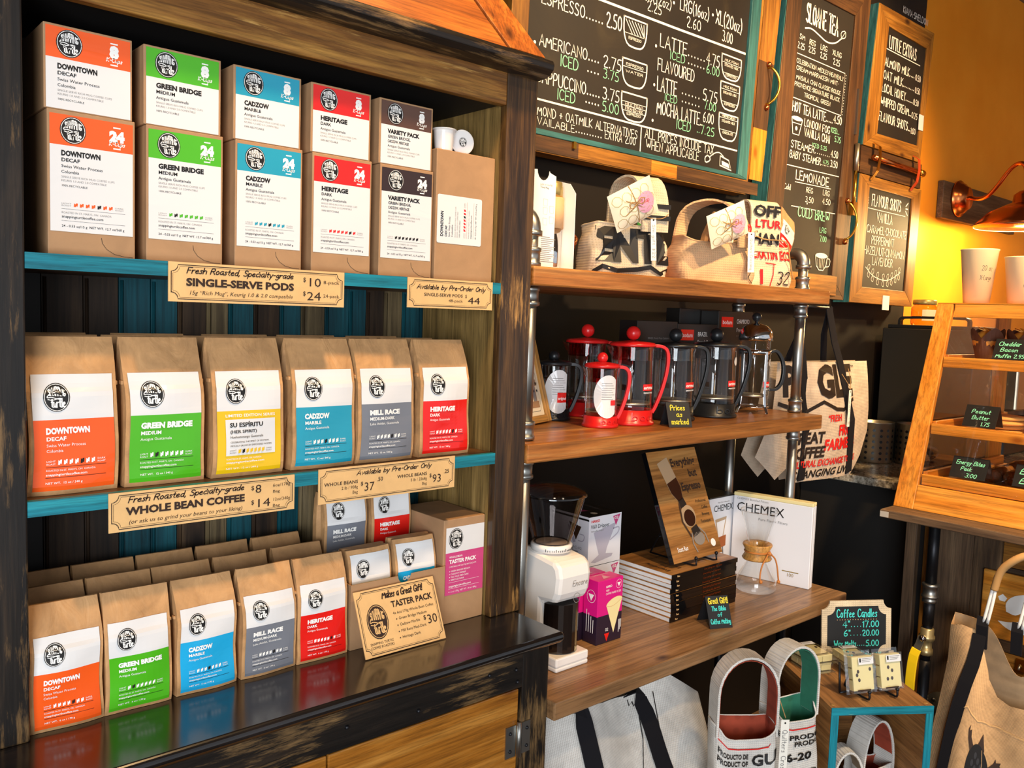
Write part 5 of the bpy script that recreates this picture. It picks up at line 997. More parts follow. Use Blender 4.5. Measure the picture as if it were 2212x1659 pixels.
def tall_bag(label, loc, rz, w, d, h, ht, lining, lines, tagtxt=None):
    t = thing('bottle_bag', label, 'gift bag', loc, rz); mp, P, hw = soft_bag(t, w, d, h, COTTON, lining, .96, .02, int(w * 1000), .03)
    k = hw(1) * .98; n = 14
    pts = [(-k, 0, h - .03), (-k * 1.0, .0, h + (ht - h) * .3)] + [(-k * math.cos(a), 0, h + (ht - h) * (.45 + .55 * math.sin(a))) for a in [i * PI / n for i in range(n + 1)]] + [(k, 0, h + (ht - h) * .3), (k, 0, h - .03)]
    b = MB(); b.strap(pts, d * .62, COTTON, (0, 1, 0), .003); b.build('handle', t)
    b = MB(); b.strap([Vector(p) * 1.0 - Vector((p[0] * .05, 0, (p[2] - h) * .04)) for p in pts], d * .56, lining, (0, 1, 0), .001); b.build('handle_lining', t)
    b = MB()
    for s, u, v, hh, wd, m in lines:
        if s == '-': stroke(b, [(u + wd * i / 6, v) for i in range(7)], hh, m, mp)
        else: text(b, s, u, v, hh, m, mp, w=wd, bold=.03)
    b.build('print', t)
    if tagtxt: paper_tag(t, (w * .56, -d * .42, h + .02), .022, .17, tagtxt, [(w * .45, -d * .2, h + .09), (w * .56, -d * .43, h + .025)], 0, .013)
    return t
f_ = lambda rows, dz: tuple((s, u * .9, v * .9 + dz, hh * .9, wd * .9, m) for s, u, v, hh, wd, m in rows)
tall_bag('white woven bottle bag with red and yellow lining and round handle opening', (1.877, -.262, S4 + .001), -.6, .168, .10, .478, .655, REDL, f_((('-', -.088, .335, .004, .176, REDP), ('PRODUCTO DE', -.086, .302, .016, .088, INK), ('PRODUCT OF', -.086, .278, .016, .088, INK), ('GU', .012, .280, .036, .07, INK), ('-2017 | 150 L', -.086, .235, .026, .165, INK), ('HOOKS', -.08, .160, .042, .13, INK)), .150), 'Quilters Crossing')
tall_bag('white woven bottle bag with green leafy lining next to the crate', (2.058, -.285, S4 + .001), -.3, .15, .105, .483, .648, GREENL, f_((('-', -.08, .345, .004, .16, REDP), ('E | PRODU', -.078, .31, .016, .15, INK), ('PRODU', -.02, .288, .016, .09, INK), ('16-20', -.075, .24, .026, .12, INK), ('NO HO', -.078, .165, .036, .15, INK)), .150))
BIG_T = [('ESPRESSO......','w',1.798,2.54,0.272,0.037), ('2.50','w',2.084,2.54,0.073,0.046), ('AMERICANO....','w',1.794,2.415,0.265,0.034), ('2.75','w',2.078,2.412,0.085,0.037), ('ICED','m',1.886,2.374,0.077,0.034), ('....','w',2,2.379,0.063,0.022), ('3.75','m',2.08,2.377,0.073,0.03), ('CAPPUCCINO.....','w',1.788,2.308,0.28,0.037), ('3.75','w',2.081,2.311,0.079,0.037), ('ICED','m',1.878,2.271,0.077,0.032), ('.....','w',1.998,2.282,0.071,0.022), ('5.00','m',2.081,2.272,0.079,0.032), ('REG(12oz)','w',2.235,2.671,0.171,0.034), ('2.25','w',2.281,2.641,0.074,0.032), ('LRG(16oz)','w',2.456,2.687,0.166,0.042), ('2.60','w',2.496,2.639,0.081,0.036), ('XL(20oz)','w',2.665,2.691,0.164,0.048), ('3.00','w',2.71,2.639,0.063,0.038), ('LATTE......','w',2.357,2.539,0.257,0.042), ('4.75','w',2.621,2.537,0.079,0.041), ('ICED','m',2.414,2.509,0.082,0.028), ('......','w',2.509,2.512,0.107,0.024), ('6.00','m',2.624,2.505,0.078,0.031), ('FLAVOURED','w',2.35,2.458,0.204,0.04), ('LATTE','w',2.352,2.39,0.106,0.047), ('......','w',2.481,2.402,0.116,0.024), ('5.75','w',2.611,2.406,0.086,0.04), ('ICED','m',2.395,2.364,0.068,0.024), ('......','w',2.483,2.374,0.116,0.024), ('7.00','m',2.621,2.376,0.071,0.029), ('MOCHA LATTE..','w',2.355,2.313,0.26,0.044), ('6.00','w',2.618,2.329,0.064,0.036), ('ICED','m',2.467,2.28,0.081,0.033), ('..7.25','m',2.586,2.285,0.103,0.031), ('ALMOND + OATMILK ALTERNATIVES','w',1.759,2.21,0.5,0.027), ('AVAILABLE..........','w',1.772,2.182,0.314,0.022), ('EXTRA 2.00','w',2.1,2.187,0.151,0.025), ('ALL PRICES INCLUDE TAX','w',2.299,2.221,0.392,0.031), ('WHEN APPLICABLE','w',2.308,2.186,0.296,0.03)]
SLO_T = [('SLOANE TEA','w',3.278,2.847,0.257,0.074), ('SM','w',3.236,2.769,0.039,0.02), ('REG','w',3.313,2.764,0.047,0.02), ('LRG','w',3.403,2.763,0.053,0.021), ('XLRG','w',3.503,2.763,0.075,0.021), ('2.25','w',3.223,2.73,0.053,0.024), ('2.25','w',3.309,2.732,0.051,0.024), ('2.25','w',3.403,2.729,0.053,0.024), ('2.25','w',3.512,2.725,0.055,0.025), ('CELEBRATION MEDLEY·HEAVENLY','w',3.223,2.671,0.384,0.017), ('CREAM·MARRAKESH MINT·','w',3.225,2.643,0.344,0.017), ('MASALA CHAI CLASSIC·ROUGE','w',3.228,2.607,0.362,0.017), ('PROVENCE·SIGNATURE BLACK','w',3.219,2.578,0.365,0.017), ('TROPICAL GREEN','w',3.297,2.546,0.211,0.017), ('HOT TEA LATTE.....','w',3.213,2.476,0.326,0.038), ('4.50','w',3.546,2.483,0.068,0.033), ('LONDON FOG','w',3.311,2.43,0.208,0.03), ('ICED...','m',3.53,2.44,0.07,0.021), ('VANILLA CHAI','w',3.315,2.39,0.208,0.032), ('5.75','m',3.564,2.405,0.052,0.024), ('STEAMER........','w',3.218,2.33,0.315,0.029), ('ICED 5.25','m',3.384,2.355,0.118,0.017), ('4.50','w',3.541,2.336,0.06,0.029), ('BABY STEAMER......','w',3.213,2.288,0.322,0.029), ('4.75','m',3.478,2.299,0.047,0.016), ('3.50','w',3.542,2.294,0.06,0.028), ('LEMONADE','w',3.27,2.206,0.267,0.037), ('REG','w',3.357,2.162,0.053,0.021), ('LRG','w',3.495,2.166,0.055,0.022), ('3.50','w',3.355,2.121,0.064,0.023), ('4.50','w',3.494,2.128,0.067,0.024), ('Cold','w',3.184,2.156,0.049,0.022), ('COLD BREW','m',3.303,2.056,0.259,0.039), ('LRG','m',3.487,2.004,0.055,0.022), ('7.00','m',3.492,1.966,0.055,0.024)]
LIT_T = [('LITTLE EXTRAS','w',4.009,2.906,0.282,0.054), ('ALMOND MILK....','w',3.977,2.819,0.312,0.038), ('0.50','w',4.299,2.815,0.056,0.028), ('OAT MILK........','w',3.972,2.759,0.321,0.038), ('0.50','w',4.304,2.755,0.052,0.028), ('LOCAL HONEY......','w',3.965,2.699,0.323,0.038), ('0.50','w',4.295,2.697,0.056,0.028), ('WHIPPED CREAM...','w',3.962,2.637,0.316,0.038), ('0.75','w',4.286,2.632,0.061,0.028), ('FLAVOUR SHOTS...','w',3.953,2.565,0.326,0.04), ('1.00','w',4.287,2.558,0.051,0.028)]
FLA_T = [('FLAVOUR SHOTS','w',3.942,2.17,0.297,0.052), ('VANILLA','w',4.002,2.1,0.157,0.043), ('CARAMEL·CHOCOLATE','w',3.91,2.044,0.407,0.035), ('PEPPERMINT','w',3.963,1.994,0.228,0.037), ('HAZELNUT·CINNAMON','w',3.898,1.943,0.411,0.037), ('LAVENDER','w',3.982,1.896,0.208,0.037)]
# ------------------------------------------------------------------ menu boards in salvaged shutter frames
def board(name, label, outer, inner, mats, y0=.512, y1=.572, side=None, panel_y=.519):
    """outer / inner: (bottom-left, bottom-right, top-right, top-left) corners as (x, z)"""
    t = thing(name, label, 'menu board', (outer[0][0], y1, outer[0][1]))
    for i, nm in enumerate(('frame_rail', 'frame_stile', 'frame_rail', 'frame_stile')):
        a, b_, c, d = outer[i], outer[(i + 1) % 4], inner[(i + 1) % 4], inner[i]; b = MB()
        b.hexa([(p[0], y0, p[1]) for p in (a, b_, c, d)], [(p[0], y1, p[1]) for p in (a, b_, c, d)], mats['XZXZ'[i]]); b.build(nm, t, world=True, bevel=.002)
    b = MB(); b.hexa([(p[0], panel_y, p[1]) for p in inner], [(p[0], y1 - .005, p[1]) for p in inner], CHALKB); b.build('chalk_panel', t, world=True)
    if side:
        a, d = outer[0], outer[3]; b = MB(); b.hexa([(a[0] - .004, y0 + .004, a[1]), (a[0], y0 + .004, a[1]), (d[0], y0 + .004, d[1]), (d[0] - .004, y0 + .004, d[1])], [(a[0] - .004, y1 + .02, a[1]), (a[0], y1 + .02, a[1]), (d[0], y1 + .02, d[1]), (d[0] - .004, y1 + .02, d[1])], TURQB['Z']); b.build('painted_edge', t, world=True)
    return t
BP = plane((0, .5187, 0), (1, 0, 0), (0, 0, 1), (0, -1, 0), .0004)
def rows(b, tab, sw=.1):
    for s, c, x, z, w, h in tab:
        s = s.replace('Ł', 'L'); d = s[:1] == '.' and set(s) == {'.'}
        if d: 
            n = len(s)
            for i in range(n): dot(b, x + w * (i + .5) / n, z + .004, .0034, CHALK if c == 'w' else MINT, BP, 2, 6)
            continue
        k = len(s.rstrip('.')); nd = len(s) - k; m = CHALK if c == 'w' else MINT
        if nd > 3 and s[0] != '.':
            ww = w * (k + .3 * 0) / (k + nd * .62); hand(b, s[:k], x, z, h, m, BP, w=ww, sw=max(.0021, h * sw))
            for i in range(nd): dot(b, x + ww + (w - ww) * (i + .6) / nd, z + .004, .0034 if h > .03 else .0026, m, BP, 2, 6)
        else: hand(b, s, x, z, h, m, BP, w=w, sw=max(.0019, h * sw))
def brk(b, pts, w=.0045, m=None): stroke(b, pts, w, m or CHALK, BP, 2)
def cup(b, x0, x1, zt, zb, cuts=(), hatch=False, names=()):
    xm = (x0 + x1) / 2; r = (x1 - x0) / 2
    stroke(b, [(x0, zt), (x1, zt)], .005, CHALK, BP); pts = [(x1, zt)] + [(xm + r * math.cos(a) ** .55 if math.cos(a) >= 0 else xm - r * (-math.cos(a)) ** .55, zb + (zt - zb) * .72 * (1 - math.sin(a))) for a in [i * PI / 12 for i in range(13)]] + [(x0, zt)]
    stroke(b, pts, .0058, CHALK, BP)
    for f in cuts: z = zt + (zb - zt) * f; k = .97 if f < .55 else (.86 if f < .8 else .6); stroke(b, [(xm - r * k, z), (xm + r * k, z)], .002, CHALK, BP)
    for f, s in names: k = .7 if f < .7 else .55; hand(b, s, xm - r * k, zt + (zb - zt) * f, .0085, CHALK, BP, w=2 * r * k, sw=.0016, it=0)
    if hatch:
        for i in range(7): xa = x0 + (x1 - x0) * (.08 + .13 * i); stroke(b, [(xa, zt - .008), (min(x1 - .01, xa + .035), zt - .05)], .0032, CHALK, BP)
BO = board('menu_board', 'big coffee menu chalkboard in a reclaimed plank frame above the rack', [(1.66, 2.098), (2.905, 2.098), (3.10, 3.15), (1.70, 3.15)], [(1.735, 2.15), (2.902, 2.154), (2.95, 3.08), (1.76, 3.08)], BOARDW)
for q_ in ([(1.735, 2.15), (2.902, 2.154), (2.843, 2.168), (1.765, 2.168)], [(2.902, 2.154), (2.95, 3.08), (2.885, 3.0), (2.843, 2.168)]):
    b = MB(); b.hexa([(p[0], .508, p[1]) for p in q_], [(p[0], .53, p[1]) for p in q_], TURQB['X' if q_[0][1] < 2.152 else 'Z']); b.build('painted_trim', BO, world=True, bevel=.002)
b = MB()
for i, (x0, x1, m) in enumerate(((1.68, 1.97, BOARDD), (1.97, 2.33, BOARDW), (2.33, 2.47, CASEW), (2.47, 2.98, BOARDD))): b.box(x0, x1, .509, .5118, 2.102, 2.148, m['X'])
for z0, z1, m in ((2.16, 2.36, CASEW), (2.36, 2.62, BOARDD), (2.62, 3.0, BOARDW)): b.hexa([(2.915 + (z0 - 2.1) * .055, .509, z0), (3.0 + (z0 - 2.1) * .09, .509, z0), (3.0 + (z0 - 2.1) * .09, .5118, z0), (2.915 + (z0 - 2.1) * .055, .5118, z0)], [(2.915 + (z1 - 2.1) * .055, .509, z1), (3.0 + (z1 - 2.1) * .09, .509, z1), (3.0 + (z1 - 2.1) * .09, .5118, z1), (2.915 + (z1 - 2.1) * .055, .5118, z1)], m['Z'])
b.build('plank_facing', BO, world=True)
b = MB(); rows(b, BIG_T)
for x, z in ((1.775, 2.42), (2.335, 2.535), (2.335, 2.405), (2.335, 2.285), (2.42, 2.70), (2.645, 2.715)): dot(b, x, z, .0055, CHALK, BP, 2, 8)
brk(b, [(2.043, 2.615), (2.45, 2.618), (2.859, 2.624)], .008); brk(b, [(1.775, 2.2565), (2.3, 2.2565), (2.839, 2.257)], .006); brk(b, [(2.278, 2.25), (2.277, 2.173)], .005)
cup(b, 2.168, 2.284, 2.594, 2.503, (.55,), True, ((.74, 'ESPRESSO'),)); cup(b, 2.169, 2.293, 2.461, 2.375, (.3,), False, ((.24, 'ESPRESSO'), (.5, 'WATER'))); cup(b, 2.172, 2.301, 2.352, 2.264, (.33, .48, .66), False, ((.46, 'MILK FOAM'), (.62, 'STEAMED MILK'), (.8, 'ESPRESSO')))
cup(b, 2.714, 2.838, 2.594, 2.508, (.32, .75), False, ((.26, 'MILK FOAM'), (.47, 'STEAMED MILK'), (.88, 'ESPRESSO'))); cup(b, 2.715, 2.836, 2.495, 2.397, (.26, .72), False, ((.2, 'MILK FOAM'), (.42, 'STEAMED MILK'), (.84, 'ESPRESSO'))); cup(b, 2.715, 2.835, 2.38, 2.285, (.16, .62), False, ((.12, 'WHIPPED CREAM'), (.32, 'STEAMED MILK'), (.76, 'CHOCOLATE')))
stroke(b, smoothpts([(2.655, 2.2132), (2.64, 2.2036), (2.645, 2.1844), (2.675, 2.1972), (2.67, 2.21), (2.655, 2.2132)], 1), .005, CHALK, BP); stroke(b, smoothpts([(2.67, 2.21), (2.70, 2.2292), (2.73, 2.2356), (2.755, 2.2228)], 2), .004, CHALK, BP); stroke(b, [(2.735, 2.2228), (2.79, 2.2132), (2.81, 2.178), (2.735, 2.1876), (2.735, 2.2228)], .005, CHALK, BP); poly(b, [(2.745, 2.2068), (2.79, 2.2004), (2.798, 2.1844), (2.748, 2.1908)], CHALK, BP, 2)
b.build('chalk_lettering', BO, world=True)
def pull(t, x, z, l):
    b = MB(); b.tube(smoothpts3([(x, .51, z + l), (x, .495, z + l * 1.02), (x + .02, .475, z + l * .8), (x + .03, .47, z + l * .5), (x + .02, .475, z + l * .2), (x, .495, z - .0), (x, .51, z)], 2), .005, BRASS, 10)
    for zz in (z - .012, z + l + .012): b.ball((x, .506, zz), .012, COPPER, 12)
    b.build('pull_handle', t, world=True)
pull(BO, 3.005, 2.46, .14)
b = MB().box(1.94, 1.952, .500, .509, 2.128, 2.15, BRASS); b.build('brass_hook', BO, world=True)
TB = board('menu_board', 'tall narrow tea menu chalkboard with orange inner trim between the two other menus', [(3.03, 1.718), (3.722, 1.718), (3.80, 3.12), (3.14, 3.12)], [(3.16, 1.824), (3.605, 1.824), (3.668, 2.965), (3.232, 2.965)], BOARDD, side=True)
for q_ in ([(3.125, 1.80), (3.16, 1.824), (3.232, 2.965), (3.197, 2.99)], [(3.605, 1.824), (3.645, 1.80), (3.71, 2.99), (3.668, 2.965)]):
    b = MB(); b.hexa([(p[0], .5155, p[1]) for p in q_], [(p[0], .53, p[1]) for p in q_], CASEW['Z']); b.build('inner_trim', TB, world=True, bevel=.002)
b = MB().box(3.128, 3.64, .507, .512, 1.735, 1.82, BOARDW['X']); b.build('bottom_facing', TB, world=True)
b = MB(); rows(b, SLO_T, .13)
brk(b, [(3.218, 2.708), (3.618, 2.707), (3.605, 2.523), (3.203, 2.529)], .0035)
for i in range(15): dot(b, 3.628 - .0009 * i, 2.70 - .0122 * i, .0025, CHALK, BP, 2, 6)
brk(b, [(3.186, 2.255), (3.619, 2.26)], .0035); brk(b, [(3.248, 2.093), (3.607, 2.096)], .0035); brk(b, [(3.265, 2.194), (3.557, 2.199)], .003)
brk(b, smoothpts([(3.273, 2.819), (3.32, 2.83), (3.388, 2.815), (3.45, 2.80), (3.52, 2.812), (3.568, 2.844)], 2), .006); brk(b, smoothpts([(3.568, 2.844), (3.56, 2.87), (3.60, 2.885), (3.605, 2.855), (3.568, 2.844)], 1), .004); brk(b, [(3.568, 2.844), (3.595, 2.875)], .003)
brk(b, [(3.212, 2.45), (3.225, 2.385), (3.272, 2.385), (3.295, 2.45)], .0045); dot(b, 3.253, 2.45, .042, CHALK, BP, 2, 14, .009); brk(b, [(3.215, 2.43), (3.29, 2.43)], .003); dot(b, 3.25, 2.41, .009, CHALK, BP, 2, 8)
dot(b, 3.515, 1.905, .05, CHALK, BP, 2, 16, .012); brk(b, [(3.465, 1.905), (3.475, 1.86), (3.50, 1.842), (3.535, 1.842), (3.558, 1.865), (3.565, 1.905)], .0045); brk(b, smoothpts([(3.562, 1.895), (3.592, 1.895), (3.588, 1.862), (3.553, 1.858)], 1), .004)
for i in range(5): brk(b, [(3.485 + .014 * i, 1.89), (3.489 + .012 * i, 1.852)], .002)
dot(b, 3.37, 2.085 + .03, .004, CHALK, BP, 2, 6); b.build('chalk_lettering', TB, world=True)
pull(TB, 3.69, 1.99, .16)
b = MB().box(3.72, 3.728, .504, .512, 2.46, 2.66, GALV); b.build('hinge_plate', TB, world=True)
b = MB(); b.tube([(3.735, .50, 2.30), (3.735, .50, 2.42)], .011, STEEL, 12); b.tube([(3.735, .50, 2.12), (3.735, .50, 2.30)], .008, BRASS, 12); b.box(3.715, 3.755, .49, .512, 2.10, 2.16, BRASS); b.build('bolt_latch', TB, world=True)
LB = board('menu_board', 'Little Extras chalkboard, the upper of the two short boards by the orange wall', [(3.811, 2.43), (4.40, 2.43), (4.46, 3.075), (3.878, 3.075)], [(3.936, 2.50), (4.364, 2.508), (4.392, 2.985), (3.983, 2.995)], BOARDW, side=True)
b = MB(); b.hexa([(p[0], .5155, p[1]) for p in ((3.92, 2.49), (3.936, 2.5), (3.983, 2.995), (3.966, 3.005))], [(p[0], .53, p[1]) for p in ((3.92, 2.49), (3.936, 2.5), (3.983, 2.995), (3.966, 3.005))], CASEW['Z']); b.build('inner_trim', LB, world=True)
b = MB(); rows(b, LIT_T, .12); brk(b, [(3.986, 2.896), (4.338, 2.892)], .004); b.build('chalk_lettering', LB, world=True)
b = MB().box(4.352, 4.40, .5085, .5118, 2.585, 2.66, LW); b.build('white_tape', LB, world=True)
FB = board('menu_board', 'Flavour Shots chalkboard, the lower of the two short boards by the orange wall', [(3.779, 1.711), (4.425, 1.711), (4.44, 2.30), (3.80, 2.30)], [(3.887, 1.787), (4.334, 1.785), (4.346, 2.246), (3.899, 2.248)], BOARDW, side=True)
b = MB(); rows(b, FLA_T, .12); brk(b, [(3.904, 2.155), (4.292, 2.153)], .003)
for x, s in ((3.915, -1), (4.285, 1)):
    for k in (-1, 0, 1): brk(b, [(x + s * .008, 2.19 + k * .012), (x + s * .03, 2.19 + k * .03)], .006)
sp = smoothpts([(3.922, 1.881), (4.0, 1.84), (4.12, 1.825), (4.2, 1.84), (4.28, 1.875)], 2); brk(b, sp, .004)
for i in range(3, len(sp) - 1, 2):
    for s in (1, -1): x, z = sp[i]; brk(b, smoothpts([(x, z), (x - .012, z + s * .022), (x + .008, z + s * .034), (x + .014, z + s * .016), (x, z)], 1), .0026)
b.build('chalk_lettering', FB, world=True)
b = MB().box(4.10, 4.165, .5085, .5118, 1.685, 1.755, PAPERW); b.build('torn_paper', FB, world=True)
t = thing('towel_bar', 'copper pipe bar held by metal straps between the two short menu boards', 'towel bar', (4.1, .5, 2.375))
MB().tube([(3.87, .488, 2.378), (4.35, .488, 2.372)], .013, COPPER, 14).build('bar', t, world=True)
for x, m in ((3.90, BRASS), (4.31, plain('red_enamel_strap', 'b8401c', .4))): MB().strap([(x + .006, .506, 2.45), (x + .004, .478, 2.43), (x, .472, 2.375), (x - .004, .478, 2.32), (x - .006, .506, 2.28)], .022, m, (1, 0, 0), .0015).build('strap', t, world=True)
MB().box(3.80, 4.43, .515, .575, 2.305, 2.425, BOARDD['X']).build('back_plank', t, world=True)
MB().lathe([(.0, -.02), (.018, -.02), (.018, .02), (0, .02)], BRASS, (4.365, .488, 2.371), 12, Matrix.Rotation(PI / 2, 3, 'Y')).build('end_cap', t, world=True)
t = thing('wall_chalkboard', 'chalkboard with pale bowl drawing above the Little Extras board', 'chalkboard', (4.16, .59, 2.95))
MB().hexa([(3.82, .585, 2.9), (4.50, .585, 2.9), (4.53, .585, 3.5), (3.82, .585, 3.5)], [(3.82, .5985, 2.9), (4.50, .5985, 2.9), (4.53, .5985, 3.5), (3.82, .5985, 3.5)], CHALKB).build('chalk_panel', t, world=True)
b = MB(); BQ = plane((0, .5845, 0), (1, 0, 0), (0, 0, 1), (0, -1, 0), .0004)
hand(b, 'KIANA·SHELDON', 4.262, 3.145, .030, CHALK, BQ, w=.275, sw=.0034)
gb = plain('grey_chalk', 'cfc6ba', .8); poly(b, [(4.0 + .24 * math.cos(a), 3.30 - .135 * math.sin(a)) for a in [i * PI / 14 for i in range(15)]], gb, BQ, 1); stroke(b, [(3.93, 3.23), (4.0, 3.215), (4.1, 3.23)], .006, CHALK, BQ)
stroke(b, [(4.26, 3.40), (4.30, 3.27), (4.42, 3.26), (4.46, 3.40)], .006, CHALK, BQ)
for i in range(6): stroke(b, [(4.29 + .025 * i, 3.40), (4.31 + .02 * i, 3.29)], .004, CHALK, BQ)
b.build('chalk_drawing', t, world=True)
# ------------------------------------------------------------------ hanging tote, granite counter, bar counter with pastry case
t = thing('hanging_tote', 'printed canvas tote hanging by black straps from the right end of the top shelf', 'tote bag', (2.98, .20, 1.02))
OUT = [(-.42, .12), (-.30, .03), (-.19, .09), (-.16, .005), (-.08, .005), (.23, .0), (.33, .07), (.395, .16), (.39, .25), (.345, .445), (-.30, .445), (-.335, .26)]
cen = (0.0, .22)
def tp(a, s):
    n = len(OUT); k = a * n; i = int(k) % n; f = k - int(k); p, q = OUT[i], OUT[(i + 1) % n]
    x = p[0] + (q[0] - p[0]) * f; z = p[1] + (q[1] - p[1]) * f; x = cen[0] + (x - cen[0]) * s; z = cen[1] + (z - cen[1]) * s
    return x, z
yb = lambda x, z: -.045 * max(0, 1 - (x / .42) ** 2) * max(0, 1 - ((z - .2) / .28) ** 2) - .008 * math.sin(11 * x + 5 * z) - .01
b = MB(); b.grid(lambda i, j: Vector((tp(i, j)[0], yb(*tp(i, j)), tp(i, j)[1])), 72, 14, TOTE); b.grid(lambda i, j: Vector((tp(1 - i, j)[0], .03 - yb(*tp(1 - i, j)) * .6, tp(1 - i, j)[1])), 72, 14, TOTE); b.build('bag', t)
mp = lambda u, v, l=0: Vector((u, yb(u, v) - .0016 - .0004 * l, v)); b = MB()
text(b, 'PI', -.28, .33, .105, INK, mp, w=.11, bold=.05); text(b, 'GLE', -.085, .32, .115, INK, mp, w=.285, bold=.05); text(b, 'TM', .205, .42, .012, INK, mp)
stroke(b, [(-.3, .30), (-.16, .265), (-.05, .30), (.04, .27), (.1, .265), (.2, .30)], .014, INK, mp)
text(b, '“FRESH', -.02, .225, .026, REDP, mp, w=.10, bold=.03); text(b, 'LE”', .15, .225, .028, REDP, mp, bold=.03); text(b, 'FROM', .06, .17, .04, REDP, mp, w=.155, bold=.04); text(b, 'FARMERS', -.03, .118, .042, REDP, mp, w=.25, bold=.04)
text(b, 'GREAT', -.235, .15, .042, INK, mp, w=.2, bold=.04); text(b, 'COFFEE', -.235, .095, .042, INK, mp, w=.215, bold=.04); text(b, 'CULTURAL EXCHANGE TOURS', -.22, .06, .026, REDP, mp, w=.46, bold=.03); text(b, 'CHANGING LIVES', -.2, .018, .03, INK, mp, w=.42, bold=.02, shear=.1); b.build('print', t)
for x0, x1, xt in ((-.165, -.13, -.13), (.10, .20, .045)):
    b = MB(); b.strap([(x1, yb(x1, .01) - .004, .012), ((x0 + x1) / 2, yb(x0, .2) - .006, .22), (x0, -.028, .445), ((x0 * .7 + xt * .3), -.01, .52), (xt, .0, .647)], .044, STRAP, (1, 0, 0), .002); b.build('strap', t)
    b = MB(); b.strap([(x0 + .02, .05, .44), (xt + .03, .03, .55), (xt + .02, .006, .647)], .038, STRAP, (1, 0, 0), .002); b.build('strap', t)
paper_tag(t, (.115, -.07, .34), .018, .14, 'hook 12', [(.08, -.05, .40), (.1, -.07, .36), (.115, -.072, .335), (.13, -.06, .38), (.125, -.05, .42)], 0, .01)
b = MB().tube([(-.13, .003, .647), (.045, .003, .647)], .006, IRON, 8).box(-.352, -.34, -.004, .004, .66, .70, IRON); b.tube([(-.35, .0, .66), (-.13, .003, .647)], .006, IRON, 8); b.build('hanging_rod', t)
t = thing('granite_counter', 'speckled granite counter on a black cabinet behind the hanging tote', 'counter', (4.6, .25, FZ))
MB().box(3.56, 7.0, .02, .596, .922, .957, GRAN).build('worktop', t, world=True, bevel=.004)
MB().box(3.60, 7.0, .06, .596, FZ, .921, plain('black_cabinet', '1b1917', .6)).build('cabinet', t, world=True)
for i, (x, y, r, lab) in enumerate(((4.02, .465, .084, 'steel utensil canister with rows of round holes, nearer the tote'), (4.12, .325, .076, 'second perforated steel canister, partly behind the pastry case post'))):
    t = thing('utensil_canister', lab, 'canister', (x, y, .9575)); b = MB(); h = .19
    b.lathe([(0, 0), (r * .96, 0), (r, .006), (r, h), (r * 1.03, h + .003), (r * .97, h), (r * .97, .01)], STEEL, seg=40); b.build('body', t)
    b = MB()
    for j in range(6):
        for k in range(16):
            a = k * PI / 8; q = lambda u, v: Vector(((r + .0007) * math.cos(a + u / r), (r + .0007) * math.sin(a + u / r), v)); z = .022 + j * .027
            b.add([q(.0072 * math.cos(s), z + .0072 * math.sin(s)) for s in [m * PI / 4 for m in range(8)]], [tuple(range(8))], BLKP)
    b.build('perforation', t)
t = thing('coffee_brewer', 'matte black brewer box with carry handle on the granite counter', 'brewer', (4.25, .12, .9575))
MB().box(4.215, 4.65, .12, .555, .9575, 1.60, plain('matte_black', '22211f', .45)).build('housing', t, world=True, bevel=.004)
MB().box(4.235, 4.65, .13, .54, 1.60, 1.618, BLKP).build('lid', t, world=True, bevel=.003)
b = MB(); b.strap(smoothpts3([(4.25, .485, 1.618), (4.25, .485, 1.645), (4.25, .465, 1.655), (4.25, .18, 1.655), (4.25, .16, 1.645), (4.25, .16, 1.618)], 1), .03, BLKP, (1, 0, 0), .006); b.build('handle', t, world=True)
t = thing('honey_jar', 'glass jar with gold lid and pale label standing on the black brewer box', 'jar', (4.36, .42, 1.6185)); t.scale = (1.12, 1.12, 1.12)
MB().lathe([(0, .001), (.05, .001), (.054, .008), (.054, .075), (.045, .088), (.043, .094)], thin_glass('amber_jar', (.9, .62, .36), 1, .02), seg=32).build('glass', t); MB().lathe([(.047, .09), (.049, .092), (.049, .108), (.046, .112), (0, .112)], GOLDM, seg=32).build('lid', t)
b = MB(); b.lathe([(.0545, .02), (.0545, .068)], CREAM, seg=32, cap=False, a0=3.4, a1=5.6); b.build('label', t)
# bar counter
t = thing('bar_counter', 'dark plank-fronted bar counter carrying the pastry case', 'counter', (3.6, -.9, FZ))
MB().box(3.15, 4.6, -2.2, .012, .890, .920, GREYW['Y']).build('worktop', t, world=True, bevel=.003)
b = MB(); b.box(3.15 - .0012, 3.15, -.022, .010, .893, .914, plain('worn_white_paint', 'b8b0a4', .7)); b.build('paint_patch', t, world=True)
b = MB(); GW2 = woods('rough_dark_plank', ((.3, '33241a'), (.55, '5f4830'), (.75, '86694a')), rough=.7, bump=.6)
for y0, y1, m, x in ((-.26, -.10, GREYW, 3.34), (-.355, -.262, GW2, 3.334), (-2.2, -.357, GW2, 3.345)):
    if y1 - y0 < .3: b.box(x, 3.36, y0, y1, FZ, .889, m['Z'])
    else:
        for k, (z0, z1, mm) in enumerate(((.76, .889, BOARDW), (.62, .757, GW2), (.45, .617, BOARDD), (.28, .447, BOARDW), (.1, .277, BOARDD), (FZ, .097, BOARDW))): b.box(x, 3.36, y0, y1, z0, z1, mm['Y'])
b.build('plank_front', t, world=True)
MB().box(3.33, 3.37, -.055, -.012, FZ, .889, GREYW['Z']).build('corner_post', t, world=True, bevel=.002); MB().box(3.345, 3.36, -.098, -.078, FZ, .889, BOARDW['Z']).build('edge_strip', t, world=True)
MB().box(3.361, 4.55, -2.2, -.02, FZ, .889, BLACKIN).build('cabinet', t, world=True)
t = thing('water_pipe', 'black iron water pipe with couplings and yellow lever valve under the bar counter', 'pipe', (3.25, -.15, FZ)); px_, py_ = 3.25, -.152
b = MB()
